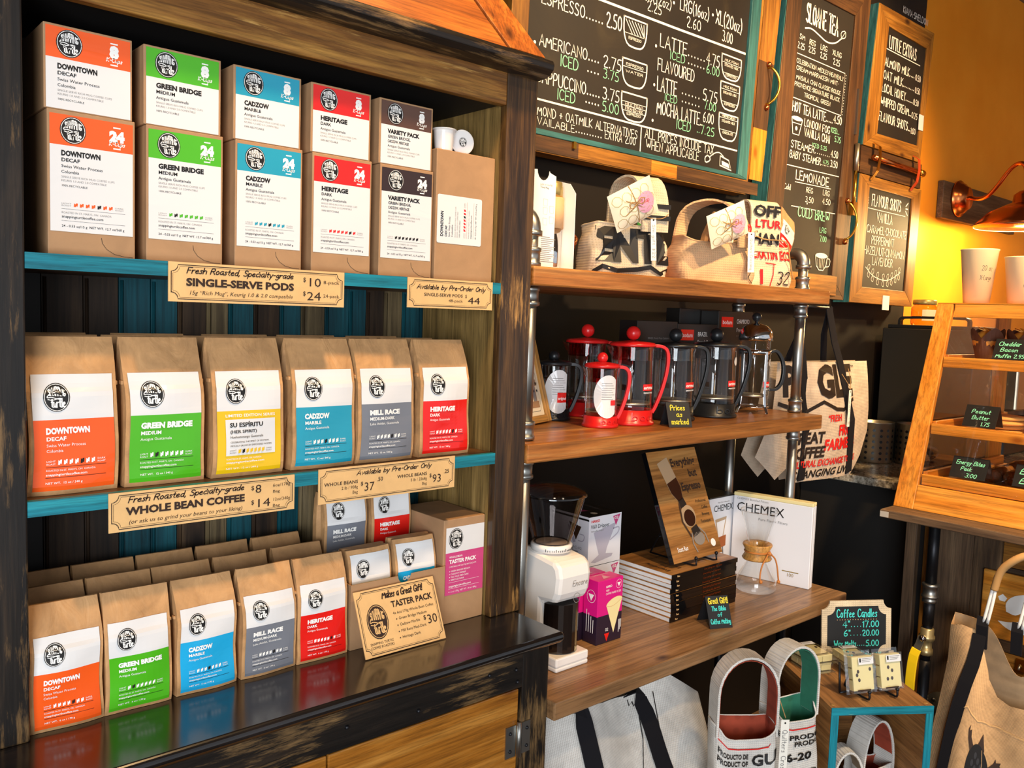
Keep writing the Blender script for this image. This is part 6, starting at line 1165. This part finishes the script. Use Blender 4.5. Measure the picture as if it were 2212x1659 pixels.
for z0, z1 in ((.655, .885), (.50, .61), (FZ, .365)): b.tube([(px_, py_, z0), (px_, py_, z1)], .0195, IRON, 16)
b.tube([(px_, py_, .36), (px_, py_, .66)], .017, IRON, 16); b.build('pipe', t, world=True)
MB().lathe([(.0, 0), (.055, 0), (.055, .006), (.03, .01), (.03, .0)], GALV, (px_, py_, .8795), 24).build('ceiling_flange', t, world=True)
MB().lathe([(.02, 0), (.026, .003), (.026, .014), (.022, .018), (.03, .022), (.03, .028), (.026, .032), (.026, .06), (.03, .064), (.03, .072), (.022, .075)], GALV, (px_, py_, .585), 20).build('union_coupling', t, world=True)
b = MB(); b.lathe([(.02, 0), (.026, .004), (.026, .022), (.021, .026), (.021, .05), (.024, .055), (.03, .066), (.03, .072), (.025, .078), (.025, .1), (.021, .104)], plain('brass_nickel', 'b3a376', .35, .8), (px_, py_, .385), 8); b.build('valve_body', t, world=True)
b = MB(); b.ball((px_ - .036, py_ + .0, .455), .013, CHROME, 12); b.tube([(px_, py_, .455), (px_ - .04, py_, .455)], .009, STEEL, 10); b.strap([(px_ - .034, py_ + .004, .46), (px_ - .040, py_ + .010, .43), (px_ - .046, py_ + .02, .40)], .026, STEEL, (0, 1, 0), .002); b.build('valve_stem', t, world=True)
b = MB(); b.strap(smoothpts3([(px_ - .044, py_ + .016, .412), (px_ - .050, py_ + .024, .38), (px_ - .052, py_ + .028, .30), (px_ - .05, py_ + .028, .255)], 1), .034, plain('yellow_lever', 'e8c41a', .35), (0, 1, 0), .004); b.build('lever', t, world=True, bevel=.0015)
b = MB(); M_ = Matrix.Rotation(-PI / 2, 3, 'Y'); b.lathe([(0, 0), (.078, 0), (.08, .004), (.078, .009), (.036, .012), (.034, .03), (.02, .034), (.02, .075)], GALV, (3.331, -.205, .155), 32, M_)
for k in range(4): a = PI / 4 + k * PI / 2; b.ball((3.321, -.205 + .058 * math.cos(a), .155 + .058 * math.sin(a)), .008, IRON, 8)
b.tube([(3.256, -.205, .155), (3.22, -.205, .155)], .02, GALV, 16)
o = b.build('foot_rail_flange'); tag(o, 'round grey pipe flange fixed low on the bar counter front', 'flange')
t = thing('wooden_logo_sign', 'orange wood board with white painted swoosh hung on the counter front', 'sign', (3.33, -.45, .45))
MB().box(3.318, 3.333, -1.0, -.305, .50, .742, CASEW['Y']).build('board', t, world=True, bevel=.004); b = MB(); mp = plane((3.3175, -.305, .535), (0, -1, 0), (0, 0, 1), (-1, 0, 0), .0004)
poly(b, smoothpts([(.06, .03), (.09, .008), (.14, .0), (.2, .01), (.2, .09), (.16, .06), (.11, .035), (.06, .03)], 2), WINK, mp, 1); poly(b, smoothpts([(.085, .07), (.08, .1), (.1, .13), (.15, .15), (.2, .15), (.2, .125), (.15, .1), (.12, .06), (.085, .07)], 2), WINK, mp, 2); poly(b, smoothpts([(.14, .2), (.17, .195), (.185, .165), (.15, .175), (.14, .2)], 1), WINK, mp, 1)
for u, v in ((.07, .115), (.14, -.03)): pass
poly(b, [(.055, .118), (.07, .13), (.085, .118), (.078, .104), (.06, .105)], WINK, mp, 1); b.build('painted_logo', t, world=True)
t = thing('toggle_switch', 'small metal toggle switch plate on the counter planks', 'switch', (3.34, -.44, .43)); MB().box(3.339, 3.3445, -.458, -.425, .395, .44, BRASS).build('plate', t, world=True, bevel=.002); MB().tube([(3.341, -.441, .42), (3.325, -.441, .405)], .0045, STEEL, 10).build('toggle', t, world=True)
# pastry case
PC = thing('pastry_case', 'orange pine pastry case with slanted glass front on the bar counter', 'display case', (3.6, -.5, .9205))
xa = lambda z: 3.25 + .2 * (z - .9205) / .78
def post(y0, y1, nm='corner_post'):
    b = MB(); b.hexa([(3.25, y0, .9205), (3.275, y0, .9205), (3.275, y1, .9205), (3.25, y1, .9205)], [(3.45, y0 - .012, 1.70), (3.475, y0 - .012, 1.70), (3.475, y1 - .028, 1.70), (3.45, y1 - .028, 1.70)], CASEW['Z']); b.build(nm, PC, world=True, bevel=.003)
post(-.066, .010); post(-1.26, -1.18)
MB().box(3.452, 3.475, -1.2, -.083, 1.648, 1.70, CASEW['Y']).build('front_rail', PC, world=True, bevel=.002)
MB().box(3.45, 4.10, -1.25, -.02, 1.70, 1.7035, CASEW['Y']).box(3.48, 4.10, -1.25, -.02, 1.685, 1.70, CASEW['Y']).build('top_board', PC, world=True)
b = MB(); b.hexa([(3.252, -1.2, .9205), (3.272, -1.2, .9205), (3.272, -.066, .9205), (3.252, -.066, .9205)], [(xa(1.012), -1.2, 1.012), (xa(1.012) + .02, -1.2, 1.012), (xa(1.012) + .02, -.068, 1.012), (xa(1.012), -.068, 1.012)], CASEW['Y']); b.build('base_board', PC, world=True, bevel=.002)
for z in (1.032, 1.222, 1.475):
    x = xa(z) + .006; b = MB().box(x, x + .018, -1.2, -.076, z - .018, z + .022, CASEW['Y']); b.build('shelf_rail', PC, world=True, bevel=.002)
    MB().box(x + .018, 4.08, -.088, -.072, z - .018, z + .03, CASEW['X']).build('tray_side', PC, world=True, bevel=.002)
    MB().box(x + .018, 4.08, -1.2, -.088, z - .016, z - .004, CASEW['Y'] if z < 1.4 else CASEW['Y']).build('shelf', PC, world=True)
b = MB(); b.hexa([(3.95, -.07, .9205), (4.09, -.07, .9205), (4.09, -.058, .9205), (3.95, -.058, .9205)], [(3.95, -.07, 1.70), (4.09, -.07, 1.70), (4.09, -.058, 1.70), (3.95, -.058, 1.70)], CASEW['Z']); b.build('back_post', PC, world=True)
b = MB(); b.add([(xa(1.0) + .003, -1.2, 1.0), (xa(1.0) + .003, -.06, 1.0), (xa(1.66) + .003, -.075, 1.66), (xa(1.66) + .003, -1.2, 1.66)], [(0, 1, 2, 3)], CASEG); b.build('front_glass', PC, world=True)
b = MB(); b.add([(3.29, -.062, .95), (3.95, -.062, .95), (3.95, -.062, 1.69), (3.47, -.062, 1.69)], [(0, 1, 2, 3)], CASEG); b.build('side_glass', PC, world=True)
def ctag(label, x, y, z, w, h, rows_):
    t = thing('price_tag', label, 'price tag', (x, y, z), -PI / 2 + .0, None, 0); lean = -.45; b = MB(); s = h * .5
    b.hexa([(0, 0, 0), (w, 0, 0), (w, .002, 0), (0, .002, 0)], [(0.0, s, h), (w, s, h), (w, s + .002, h), (0, s + .002, h)], SLATE); b.build('card', t)
    b = MB(); b.hexa([(0, 2 * s, 0), (w, 2 * s, 0), (w, 2 * s + .002, 0), (0, 2 * s + .002, 0)], [(0, s, h), (w, s, h), (w, s + .002, h), (0, s + .002, h)], SLATE); b.build('rear_leaf', t)
    n = Vector((0, -h, s)).normalized(); ez = Vector((0, s, h)).normalized(); mp = plane(n * .0004, (1, 0, 0), ez, n, .0004); b = MB(); L = math.hypot(s, h)
    for u, v, hh, st, wd in rows_: hand(b, st, u * w, v * L, hh, MINT2, mp, w=wd * w, sw=hh * .15, shear=.15)
    b.build('lettering', t)
MINT2 = plain('mint_pen', '8ff0c8', .6)
ctag('black tag for cheddar and bacon muffins on the top tray of the case', 3.43, -.235, 1.498, .115, .075, ((.12, .66, .016, 'Cheddar +', .8), (.2, .38, .015, 'Bacon', .5), (.1, .08, .015, 'Muffin 2.95', .82)))
ctag('black peanut butter tag on the middle tray of the pastry case', 3.375, -.17, 1.245, .115, .078, ((.2, .62, .016, 'Peanut', .55), (.25, .34, .016, 'Butter', .5), (.55, .06, .015, '1.75', .25)))
ctag('black energy bites tag on the bottom tray of the pastry case', 3.33, -.155, 1.055, .125, .075, ((.12, .64, .016, 'Energy Bites', .78), (.28, .36, .015, 'Pack', .3), (.45, .06, .015, '3.00', .3)))
ctag('black tag lettered Ban Ba cut by the right picture edge on the bottom tray', 3.33, -.37, 1.055, .12, .075, ((.14, .58, .02, 'Ban', .5), (.18, .16, .02, 'Ba', .4)))
WRAPB = plain('brown_tulip_paper', '5a3420', .7, bump=(40, .3, .002)); CHED = plain('cheddar_crust', 'd8902c', .6, bump=(60, .5, .003))
def muffin(x, y, z, label, s=1):
    t = thing('muffin', label, 'muffin', (x, y, z)); b = MB(); n = 24; vs = []
    for k, (r, h) in enumerate(((.028, 0), (.04, .05), (.052, .085))):
        for i in range(n): a = 2 * PI * i / n; vs.append((r * math.cos(a) * s, r * math.sin(a) * s, (h + (.035 * abs(math.sin(2 * a)) if k == 2 else 0)) * s))
    b.add(vs, [(k * n + i, k * n + (i + 1) % n, (k + 1) * n + (i + 1) % n, (k + 1) * n + i) for k in (0, 1) for i in range(n)] + [tuple(range(n))[::-1]], WRAPB, False); b.build('paper_cup', t)
    b = MB(); b.lathe([(.04 * s, .055 * s), (.046 * s, .075 * s), (.038 * s, .1 * s), (.015 * s, .112 * s), (0, .113 * s)], CHED, seg=20, cap=False); b.build('crust', t)
    b = MB()
    for a in (.3, 2.0, 4.0): b.box(-.02 * s, .02 * s, -.014 * s, .014 * s, 0, .003, plain('cheddar_slice', 'f0a52c', .5) if 'cheddar_slice' not in bpy.data.materials else bpy.data.materials['cheddar_slice'], Matrix.Translation((.012 * math.cos(a), .012 * math.sin(a), .112 * s)) @ Matrix.Rotation(.4, 4, 'X') @ Matrix.Rotation(a, 4, 'Z'))
    b.build('cheese_topping', t); return t
for x, y, lab in ((3.56, -.17, 'muffin in pointed brown paper at the left end of the top tray'), (3.60, -.285, 'cheddar topped muffin behind the bacon muffin tag'), (3.58, -.40, 'muffin in brown paper cut by the right picture edge on the top tray')): muffin(x, y, 1.473, lab, 1.15)
COOK = plain('peanut_cookie', 'd9a055', .75, bump=(50, .5, .004))
for i, (x, y, z) in enumerate(((3.52, -.25, 1.2195), (3.54, -.25, 1.236), (3.53, -.26, 1.2525), (3.55, -.255, 1.269), (3.56, -.425, 1.2195), (3.56, -.425, 1.236))):
    t = thing('cookie', 'pale peanut butter cookie in the stacks behind the middle tray tag', 'cookie', (x, y, z), i, 'peanut butter cookies'); MB().lathe([(0, 0), (.07, .0), (.082, .005), (.08, .011), (.05, .0155), (0, .016)], COOK, seg=26).build('cookie_round', t)
ENER = plain('oat_chocolate_bite', '6a3f22', .6, bump=(70, .9, .006)); WRAPC = thin_glass('cellophane', (.93, .9, .86), 1, .08, 1.5)
for i, (x, y) in enumerate(((3.54, -.19), (3.54, -.258), (3.54, -.326), (3.78, -.25))):
    t = thing('energy_bites_pack', 'clear-wrapped roll of brown energy bites on the bottom tray', 'snack pack', (x, y, 1.0295), .03 - .02 * i, 'energy bite packs')
    b = MB()
    for k in range(4): b.ball((-.06 + .04 * k, 0, .028), .027, ENER, 12, (.9, 1, 1))
    b.build('bites', t); b = MB(); b.lathe([(.012, -.105), (.006, -.095), (.028, -.08), (.031, 0), (.028, .08), (.006, .095), (.012, .105)], WRAPC, (0, 0, .031), 16, Matrix.Rotation(PI / 2, 3, 'Y'), cap=False); b.build('wrapper', t)
CUPW = plain('warm_lit_paper_cup', 'f0d9ab', .5)  # white cups, warm light tinted into the paper colour
for x, y, h, rt, rb_, lab, rws in ((3.56, -.118, .203, .066, .045, 'tall white paper cup marked 20 oz on top of the pastry case', (('20 oz', .008, .125, .02, .045), ('X-Large', .004, .09, .018, .05))), (3.56, -.275, .17, .063, .044, 'white paper cup marked 16 oz, cut by the right picture edge', (('16 oz', .0, .10, .022, .05), ('large', .0, .062, .022, .048)))):
    t = thing('paper_cup', lab, 'paper cup', (x, y, 1.704)); b = MB().lathe([(0, .004), (rb_, .004), (rb_, 0), (rb_ * 1.01, 0), (rt, h), (rt * 1.03, h + .002), (rt * 1.03, h + .006), (rt * .98, h + .005), (rb_ * .97, .006)], WHP, seg=40); b.mats[0] = CUPW; b.build('cup', t)
    b = MB(); mp = lambda u, v, l=0: (lambda r, a: Vector((r * math.cos(a), r * math.sin(a), v)))(rb_ + (rt - rb_) * v / h + .0006, -2.55 + u / rt)
    for s, u, v, hh, w_ in rws: hand(b, s, u - .012, v, hh, INK, mp, w=w_, sw=.0014, shear=.15)
    b.build('handwriting', t)
t = thing('cup_lid_box', 'small black box with white and blue lids behind the paper cups on the case', 'box', (3.80, -.2, 1.704)); MB().box(0, .1, -.12, .02, 0, .05, BLKP).build('box', t); MB().box(.01, .09, -.11, .01, .05, .06, PAPERW).build('paper', t); MB().ball((.05, -.01, .072), .022, plain('blue_cap', '2b3f9c', .4), 12, (1, 1, .6)).build('blue_cap', t)
# things in the kitchen seen through the glass
t = thing('espresso_machine', 'steel espresso machine standing on the granite counter behind the pastry case', 'espresso machine', (5.2, .3, .9575))
MB().box(4.75, 5.7, .10, .55, 1.2, 1.55, STEEL).box(4.8, 5.65, .16, .55, .9575, 1.2, BLKP).build('housing', t, world=True, bevel=.01)
for x in (4.95, 5.2, 5.45): MB().lathe([(0, 0), (.035, 0), (.04, .04), (.03, .05)], CHROME, (x, .12, 1.12), 20).build('group_head', t, world=True)
t = thing('paper_poster', 'pale menu sheets pinned on the wall behind the pastry case', 'poster', (5.3, .59, 1.5)); MB().box(4.9, 5.5, .588, .598, 1.22, 1.58, PAPERW).build('sheet', t, world=True); MB().box(5.0, 5.4, .586, .588, 1.26, 1.54, CARD).build('picture', t, world=True)
# wall lamp
LX = 4.93
t = thing('wall_lamp', 'copper gooseneck wall lamp with wide shade on a wooden plank', 'wall lamp', (LX, .58, 2.25))
b = MB(); b.box(4.83, 5.9, .565, .5985, 2.205, 2.405, GREYW['X']); b.build('back_plank', t, world=True, bevel=.004)
Mx = Matrix.Rotation(PI / 2, 3, 'X')
MB().lathe([(0, 0), (.098, 0), (.1, .012), (.082, .02), (.08, .035), (.066, .045), (.06, .058), (0, .06)], COPPER, (5.02, .565, 2.325), 36, Mx).build('rosette', t, world=True)
MB().tube(smoothpts3([(5.02, .505, 2.325), (5.0, .42, 2.31), (4.985, .36, 2.36), (4.965, .28, 2.47), (4.95, .22, 2.48), (4.95, .2, 2.42), (4.95, .2, 2.33)], 3), .011, COPPER, 12).build('gooseneck', t, world=True)
MB().lathe([(.235, 0), (.232, .012), (.17, .075), (.085, .115), (.06, .125), (.055, .165), (.03, .185), (0, .187)], COPPER, (4.95, .2, 2.145), 48).build('lamp_shade', t, world=True)
MB().lathe([(.231, .001), (.168, .072), (.08, .112), (0, .115)], plain('cream_enamel', 'fff3d8', .4), (4.95, .2, 2.143), 48, cap=False).build('shade_lining', t, world=True)
MB().ball((4.95, .2, 2.185), .035, plain('lit_bulb', 'ffe2a8', .4, emit=('ffd28a', 14)), 16).build('bulb', t, world=True)
light('wall_lamp_light', 'POINT', (4.95, .2, 2.12), 75, (1, .66, .28), shadow_soft_size=.05)
# ------------------------------------------------------------------ crate with candle sign and wax melts, turtle handbag
CZ = .58; c0 = Vector((2.130, -.370)); ex = Vector((.241, -.165)).normalized(); ey = Vector((.165, .241)).normalized(); CA = math.atan2(ex.y, ex.x)
CW, CDp, CT = .293, .385, .021
t = thing('wooden_crate', 'brown wooden crate with turquoise painted front edge standing by the bar counter', 'crate', (c0.x, c0.y, FZ), CA); hh = CZ - FZ
MB().box(0, CW, .003, CDp, hh - CT, hh, CRATE['Y']).build('top_panel', t); MB().box(0, CT, .003, CDp, 0, hh - CT, CRATE['Y']).build('side_panel', t); MB().box(CW - CT, CW, .003, CDp, 0, hh - CT, CRATE['Y']).build('side_panel', t); MB().box(CT, CW - CT, CDp - .015, CDp, 0, hh - CT, CRATE['X']).build('back_panel', t); MB().box(CT, CW - CT, .003, CDp - .015, 0, .02, CRATE['Y']).build('base_panel', t)
MB().box(CT, CW - CT, .003, CDp - .016, .40, .415, CRATE['Y']).build('inner_shelf', t)
b = MB().box(0, CW, 0, .0028, hh - CT, hh, TURQ['X']).box(0, CT, 0, .0028, 0, hh - CT, TURQ['Z']).box(CW - CT, CW, 0, .0028, 0, hh - CT, TURQ['Z']); b.build('painted_edge', t)
b = MB()
for u, v in ((.012, .02), (CW - .012, .02), (.012, .2), (CW - .012, .2), (.03, .38)): b.lathe([(0, .0006), (.006, .0006), (.006, 0)], OAKF['X'], (u, v, hh), 10)
b.build('plug', t)
def onc(u, v, z=CZ): q = c0 + ex * u + ey * v; return (q.x, q.y, z)
def rag(label, u, v, w, d, h, ht, lin_, rz=0):
    q = onc(u, v, FZ + .4155); t = thing('bottle_bag', label, 'gift bag', q, CA + rz); mpx, P, hw = soft_bag(t, w, d, h, COTTON, lin_, .96, .02, 3, .0); k = hw(1) * .98
    pts = [(-k, 0, h - .03)] + [(-k * math.cos(a), 0, h + (ht - h) * math.sin(a)) for a in [i * PI / 14 for i in range(15)]] + [(k, 0, h - .03)]
    b = MB(); b.strap(pts, d * .7, COTTON, (0, 1, 0), .003); b.build('handle', t); b = MB(); b.strap([Vector(p) * .97 for p in pts], d * .62, lin_, (0, 1, 0), .001); b.build('handle_lining', t); return t
rag('white bottle bag with red lining inside the turquoise-edged crate', .195, .13, .12, .10, .09, .225, REDL, .3)
rag('white bottle bag with dark green lining at the left inside the crate', .072, .20, .08, .10, .13, .245, GREENL, -.1)
rag('white bottle bag at the front left inside the crate', .080, .06, .095, .08, .07, .17, PAT, .0)
SL = [onc(.10, .33), ]
t = thing('candle_sign', 'burlap framed chalk sign listing coffee candle prices on top of the crate', 'sign', (2.407, -.186, CZ + .0015), -.56, None, -.1); t.scale = (.88, .88, .88)
w, h = .262, .205; r = .03
def notch(i, rr):
    p = []
    for cx, cy, a0 in ((i, i, 0), (w - i, i, 1), (w - i, h - i, 2), (i, h - i, 3)):
        arc = [(rr * math.cos(th), rr * math.sin(th)) for th in [k * PI / 12 for k in range(7)]]; arc = [(cx + x * (1, -1, -1, 1)[a0], cy + y * (1, 1, -1, -1)[a0]) for x, y in arc]; p += arc[::-1] if a0 in (0, 2) else arc
    return p
b = MB(); b.prism([(x, 0, y) for x, y in notch(0, r)], (0, .006, 0), BURLAP); b.build('frame', t); b = MB(); mp = plane((0, -.0003, 0), (1, 0, 0), (0, 0, 1), (0, -1, 0), .0004)
poly(b, notch(.02, r), SLATE, mp, 1); b.build('chalk_panel', t); b = MB()
for s, u, v, hh_, w_ in (('Coffee Candles', .055, .147, .028, .152), ('4"', .078, .112, .023, .026), ('17.00', .152, .112, .021, .062), ('6"', .082, .082, .021, .024), ('20.00', .152, .082, .02, .062), ('Wax Melts', .046, .046, .021, .082), ('5.00', .166, .046, .02, .048)): hand(b, s, u, v, hh_, TEALC, mp, w=w_, sw=.0032, layer=2)
for u0, u1, v in ((.11, .145, .113), (.108, .145, .083), (.134, .158, .047)):
    for k in range(4): dot(b, u0 + (u1 - u0) * k / 3, v + .002, .0018, TEALC, mp, 2, 6)
for k in range(16): dot(b, .057 + .0098 * k, .139, .0015, CARD, mp, 2, 6)
b.build('chalk_lettering', t)
t = thing('sign_base', 'pale wooden sign base strip behind the wax melts', 'sign base', (2.407, -.186, CZ), -.56); t.scale = (.8, .8, .8); MB().box(.01, .25, .03, .055, .0005, .035, OAKF['X']).build('base_block', t)
def melt(label, loc, rz, rx, standing=True):
    t = thing('wax_melt', label, 'wax melt pack', loc, rz, None, rx); w, h, d = .082, .112, .022
    b = MB()
    for i in range(2):
        for j in range(3): b.box(-.033 + .034 * i, -.001 + .034 * i, .004, .020, .012 + .030 * j, .040 + .030 * j, WAX)
    b.box(-.033, .033, .001, .006, .012, .1, WAX); b.build('wax_cubes', t, bevel=.002)
    b = MB(); rb_ = random.Random(int(loc[0] * 1000))
    for x, z in (((-.016, .062), (.022, .066), (-.02, .053), (-.014, .040)) if 'left' in label else ((-.008, .066), (.004, .057), (-.012, .036), (.002, .037))): b.ball((x, .0005, z), .0048, BEAN, 8, (.8, .5, 1))
    b.build('coffee_beans', t)
    b = MB(); b.box(-.036, .036, -.003, .022, .008, .104, CLAM); b.box(-w / 2, w / 2, .021, .0225, 0, h, CLAM); b.build('clamshell', t)
    b = MB(); mp = plane((0, -.0034, 0), (1, 0, 0), (0, 0, 1), (0, -1, 0), .0004); rect(b, -.016, .08, .032, .098, LW, mp, 1); rect(b, -.013, .086, -.008, .096, INK, mp, 2)
    for k in range(3): rect(b, -.005, .094 - .004 * k, .028 - .004 * k, .0955 - .004 * k, GINK, mp, 2)
    rect(b, -.024, .012, .018, .0155, BINK, mp, 1); b.build('sticker', t); return t
def mini_easel(label, loc, rz):
    t = thing('mini_easel', label, 'easel', loc, rz); b = MB(); b.tube(smoothpts3([(0, -.016, .026), (0, -.018, .008), (0, -.006, .004), (0, .06, .004), (0, .085, .004)], 1), .003, IRON, 8); b.ball((0, -.016, .028), .0055, IRON, 10); b.tube([(-.045, .048, .004), (-.042, .06, .085)], .003, IRON, 8); b.tube([(.0, .085, .004), (0, .05, .10)], .003, IRON, 8); b.tube([(-.045, .048, .004), (0, .05, .004)], .003, IRON, 8); b.build('wire_frame', t); return t
ma = -.42
for u, v, l1, l2 in ((.118, .045, 'wax melt pack with four dark beans standing on the front left mini easel', 'black wire mini easel under the left standing wax melt'), (.208, .060, 'wax melt pack with bean cluster standing on the right mini easel', 'black wire mini easel under the right standing wax melt')):
    q = onc(u, v, CZ + .013); melt(l1, q, ma, -.22).scale = (1.03, 1.03, 1.03); q2 = onc(u, v, CZ + .0005); mini_easel(l2, q2, ma)
for k, (u, v, z, a, lab) in enumerate(((.085, .215, .0255, .2, 'wax melt pack lying flat at the bottom of the left pile'), (.087, .212, .0535, .25, 'wax melt pack lying flat on top of the left pile'), (.195, .180, .0255, -.1, 'wax melt pack lying at the bottom behind the standing packs'), (.19, .178, .0535, .12, 'wax melt pack on top of the pile just below the chalk sign'))):
    q = onc(u, v, CZ + z); t = melt(lab, q, CA + a, 0); t.rotation_euler = (-PI / 2, 0, CA + a); t.scale = (1.08, 1.08, 1.08)
# turtle bag hanging from the counter
t = thing('turtle_tote', 'tan canvas tote with black strap, rope handle and dark turtle patch hanging from the counter', 'tote bag', (3.10, -.55, -.1)); ax_ = 3.10
Yl = lambda z: -.28 + .03 * max(0, (.25 - (z + .1)) / .35) if 0 else -.285 + .055 * max(0, min(1, (.45 - z) / .45))
RIM = [(0, .572), (.12, .588), (.26, .583), (.30, .565), (.34, .50), (.40, .425), (.5, .375), (.62, .362), (.8, .37), (1, .40)]
def rim(u):
    for (a, p), (c, q) in zip(RIM, RIM[1:]):
        if u <= c: return p + (q - p) * (u - a) / (c - a)
    return RIM[-1][1]
def bf(u, v):
    z = -.12 + (rim(u) + .12) * v; y = Yl(z) - u * (.36 + .03 * (1 - v)); x = ax_ - .035 * math.sin(PI * min(1, u * 1.15)) * (1 - .5 * v) + .012 * math.sin(9 * u + 4 * v) - .05 * (1 - v) + .02 * (1 - u) ** 4
    return Vector((x, y, z))
b = MB(); b.grid(bf, 40, 26, LEATH); b.build('front_panel', t, world=True)
def bk(u, v):
    z = -.12 + (.60 - .03 * u + .12 - .14 * math.exp(-((u - .62) / .2) ** 2)) * v; y = Yl(z) - u * .36 + .012; return Vector((ax_ + .075 + .01 * math.sin(8 * u), y, z))
b = MB(); b.grid(lambda u, v: bk(1 - u, v), 30, 14, LEATH); b.build('back_panel', t, world=True); b = MB(); b.grid(lambda u, v: bk(u, .4 + .6 * v) + Vector((-.004, 0, 0)), 30, 10, PAT); b.build('lining', t, world=True)
b = MB(); b.grid(lambda u, v: bf(0, u).lerp(bk(0, u), v), 12, 4, LEATH); b.build('gusset', t, world=True)
b = MB(); b.strap([bf(u, v) + Vector((-.006, 0, 0)) for u, v in ((.285, 1.0), (.28, .93), (.262, .84), (.235, .74), (.218, .62), (.21, .50), (.21, .38), (.212, .25), (.215, .1))], .042, STRAP, (0, 1, 0)); b.build('strap', t, world=True)
for dy, dz, u in ((0, 0, .272), (-.085, -.012, .56)):
    y0 = -.388 + dy; xx = ax_ - .004 + (.07 if dy else 0); zb = .585 + dz
    b = MB()
    for s in (0, 1): b.strap([(xx, y0 - .012 * s, zb - .06), (xx - .01, y0 - .014 * s, zb + .02), (xx - .004, y0 - .01 * s, zb + .05)], .022, STRAP, (0, 1, .1), .004)
    b.build('strap_loop', t, world=True)
    for s in (0, 1): MB().tube(smoothpts3([(xx - .006, y0 - .008 - .012 * s, zb + .03), (xx - .01, y0 - .022 - .012 * s, zb + .11), (xx - .006, y0 - .030 - .008 * s, zb + .165)], 1), .0055, WINK, 8).build('cord', t, world=True)
    MB().tube(smoothpts3([(xx - .006, y0 - .033, zb + .150), (xx - .004, y0 - .045, zb + .22), (xx, y0 - .085 + dy * .2, zb + .265), (xx + .02, y0 - .115, zb + .285), (3.16, y0 - .15, zb + .28)], 2), .0125, TWINE, 10).build('rope_handle', t, world=True)
bt = lambda u, v, l=0: bf(u, v) + Vector((-.0025 - .0006 * l, 0, 0)); b = MB(); DK = plain('dark_brown_felt', '3a2a22', .9); BK2 = plain('black_felt', '141417', .85); SC = plain('charcoal_patch', '2e2f34', .8)
btt = lambda u, v, l=0: bt(u + .10, v + .28, l)
poly(b, [(.345, .345), (.365, .43), (.405, .335), (.375, .32)], DK, btt, 1); poly(b, [(.325, .30), (.285, .335), (.275, .365), (.262, .34), (.26, .372), (.25, .335), (.265, .30), (.31, .25)], DK, btt, 1); poly(b, [(.45, .24), (.49, .29), (.50, .325), (.51, .30), (.545, .31), (.54, .285), (.565, .27), (.51, .24), (.47, .20)], DK, btt, 1)
oc = [( .39 + .105 * math.cos(a) * .95, .14 + .20 * math.sin(a) - .12 * math.cos(a) * .5) for a in [i * PI / 18 for i in range(36)]]
b.add([btt(.39, .14, 2)] + [btt(.39 + (x - .39) * q_, .14 + (y - .14) * q_, 2) for q_ in (.5, 1) for x, y in oc], [(0, 1 + i, 1 + (i + 1) % 36) for i in range(36)] + [(1 + i, 37 + i, 37 + (i + 1) % 36, 1 + (i + 1) % 36) for i in range(36)], BK2)
for i in range(5):
    for j in range(6):
        u, v = .335 + .028 * i + .013 * (j % 2), .0 + .055 * j - .02 * i
        if ((u - .39) / .085) ** 2 + ((v - .14 + .5 * (u - .39)) / .17) ** 2 < 1: dot(b, u, v, .011, SC, btt, 3, 8, .022)
stroke(b, [(.385, .335), (.41, .25), (.42, .15), (.42, .02)], .004, LEATH, btt, 4); b.build('turtle_patch', t, world=True)
b = MB(); stroke(b, smoothpts([(.27, .63), (.36, .70), (.45, .78), (.56, .825), (.68, .815), (.95, .77)], 3), .006, CARD, bt, 1); b.build('stitching', t, world=True)

bpy.data.objects.remove(_to)

# pieces of a part hang under that part
SUBS = {'knob': ('lid',), 'lid_skirt': ('lid',), 'spout': ('beaker',), 'plunger': ('plunger_rod',), 'chalk_lettering': ('chalk_panel',), 'chalk_drawing': ('chalk_panel',), 'hinge': ('door',), 'handle_print': ('handle',), 'handle_lining': ('handle',), 'hem': ('body',), 'lining': ('body', 'back_panel'), 'cheese_topping': ('crust',), 'bulb': ('lamp_shade',), 'shade_lining': ('lamp_shade',), 'plug': ('top_panel',), 'tear_tab': ('carton',), 'lid_print': ('box',), 'perforation': ('body',), 'paint_patch': ('worktop',), 'tin_tie': ('bag',), 'rose_relief': ('body',), 'picture': ('sheet',), 'toggle': ('plate',), 'painted_logo': ('board',), 'stitching': ('front_panel',), 'handwriting': ('cup',), 'hopper_base': ('hopper',), 'dial_ring': ('body',), 'valve_stem': ('valve_body',), 'lever': ('valve_body',), 'lettering': ('card', 'front_leaf', 'front_panel', 'carton', 'body'), 'print': ('box', 'body', 'wrapper', 'bag', 'cover', 'front_panel'), 'coffee_beans': ('wax_cubes',), 'hip_board': ('roof_board',), 'label': ('beaker',), 'sticker': ('beaker', 'hopper', 'clamshell')}
base = lambda n: n.split('.')[0]
for o in list(COL.objects):
    if o.parent is None and o.children:
        kids = list(o.children)
        for c in kids:
            for want in SUBS.get(base(c.name), ()):
                q = [k for k in kids if base(k.name) == want and k is not c and k.parent is o and not any(k.location) and not any(k.rotation_euler)]
                if q: c.parent = q[0]; break
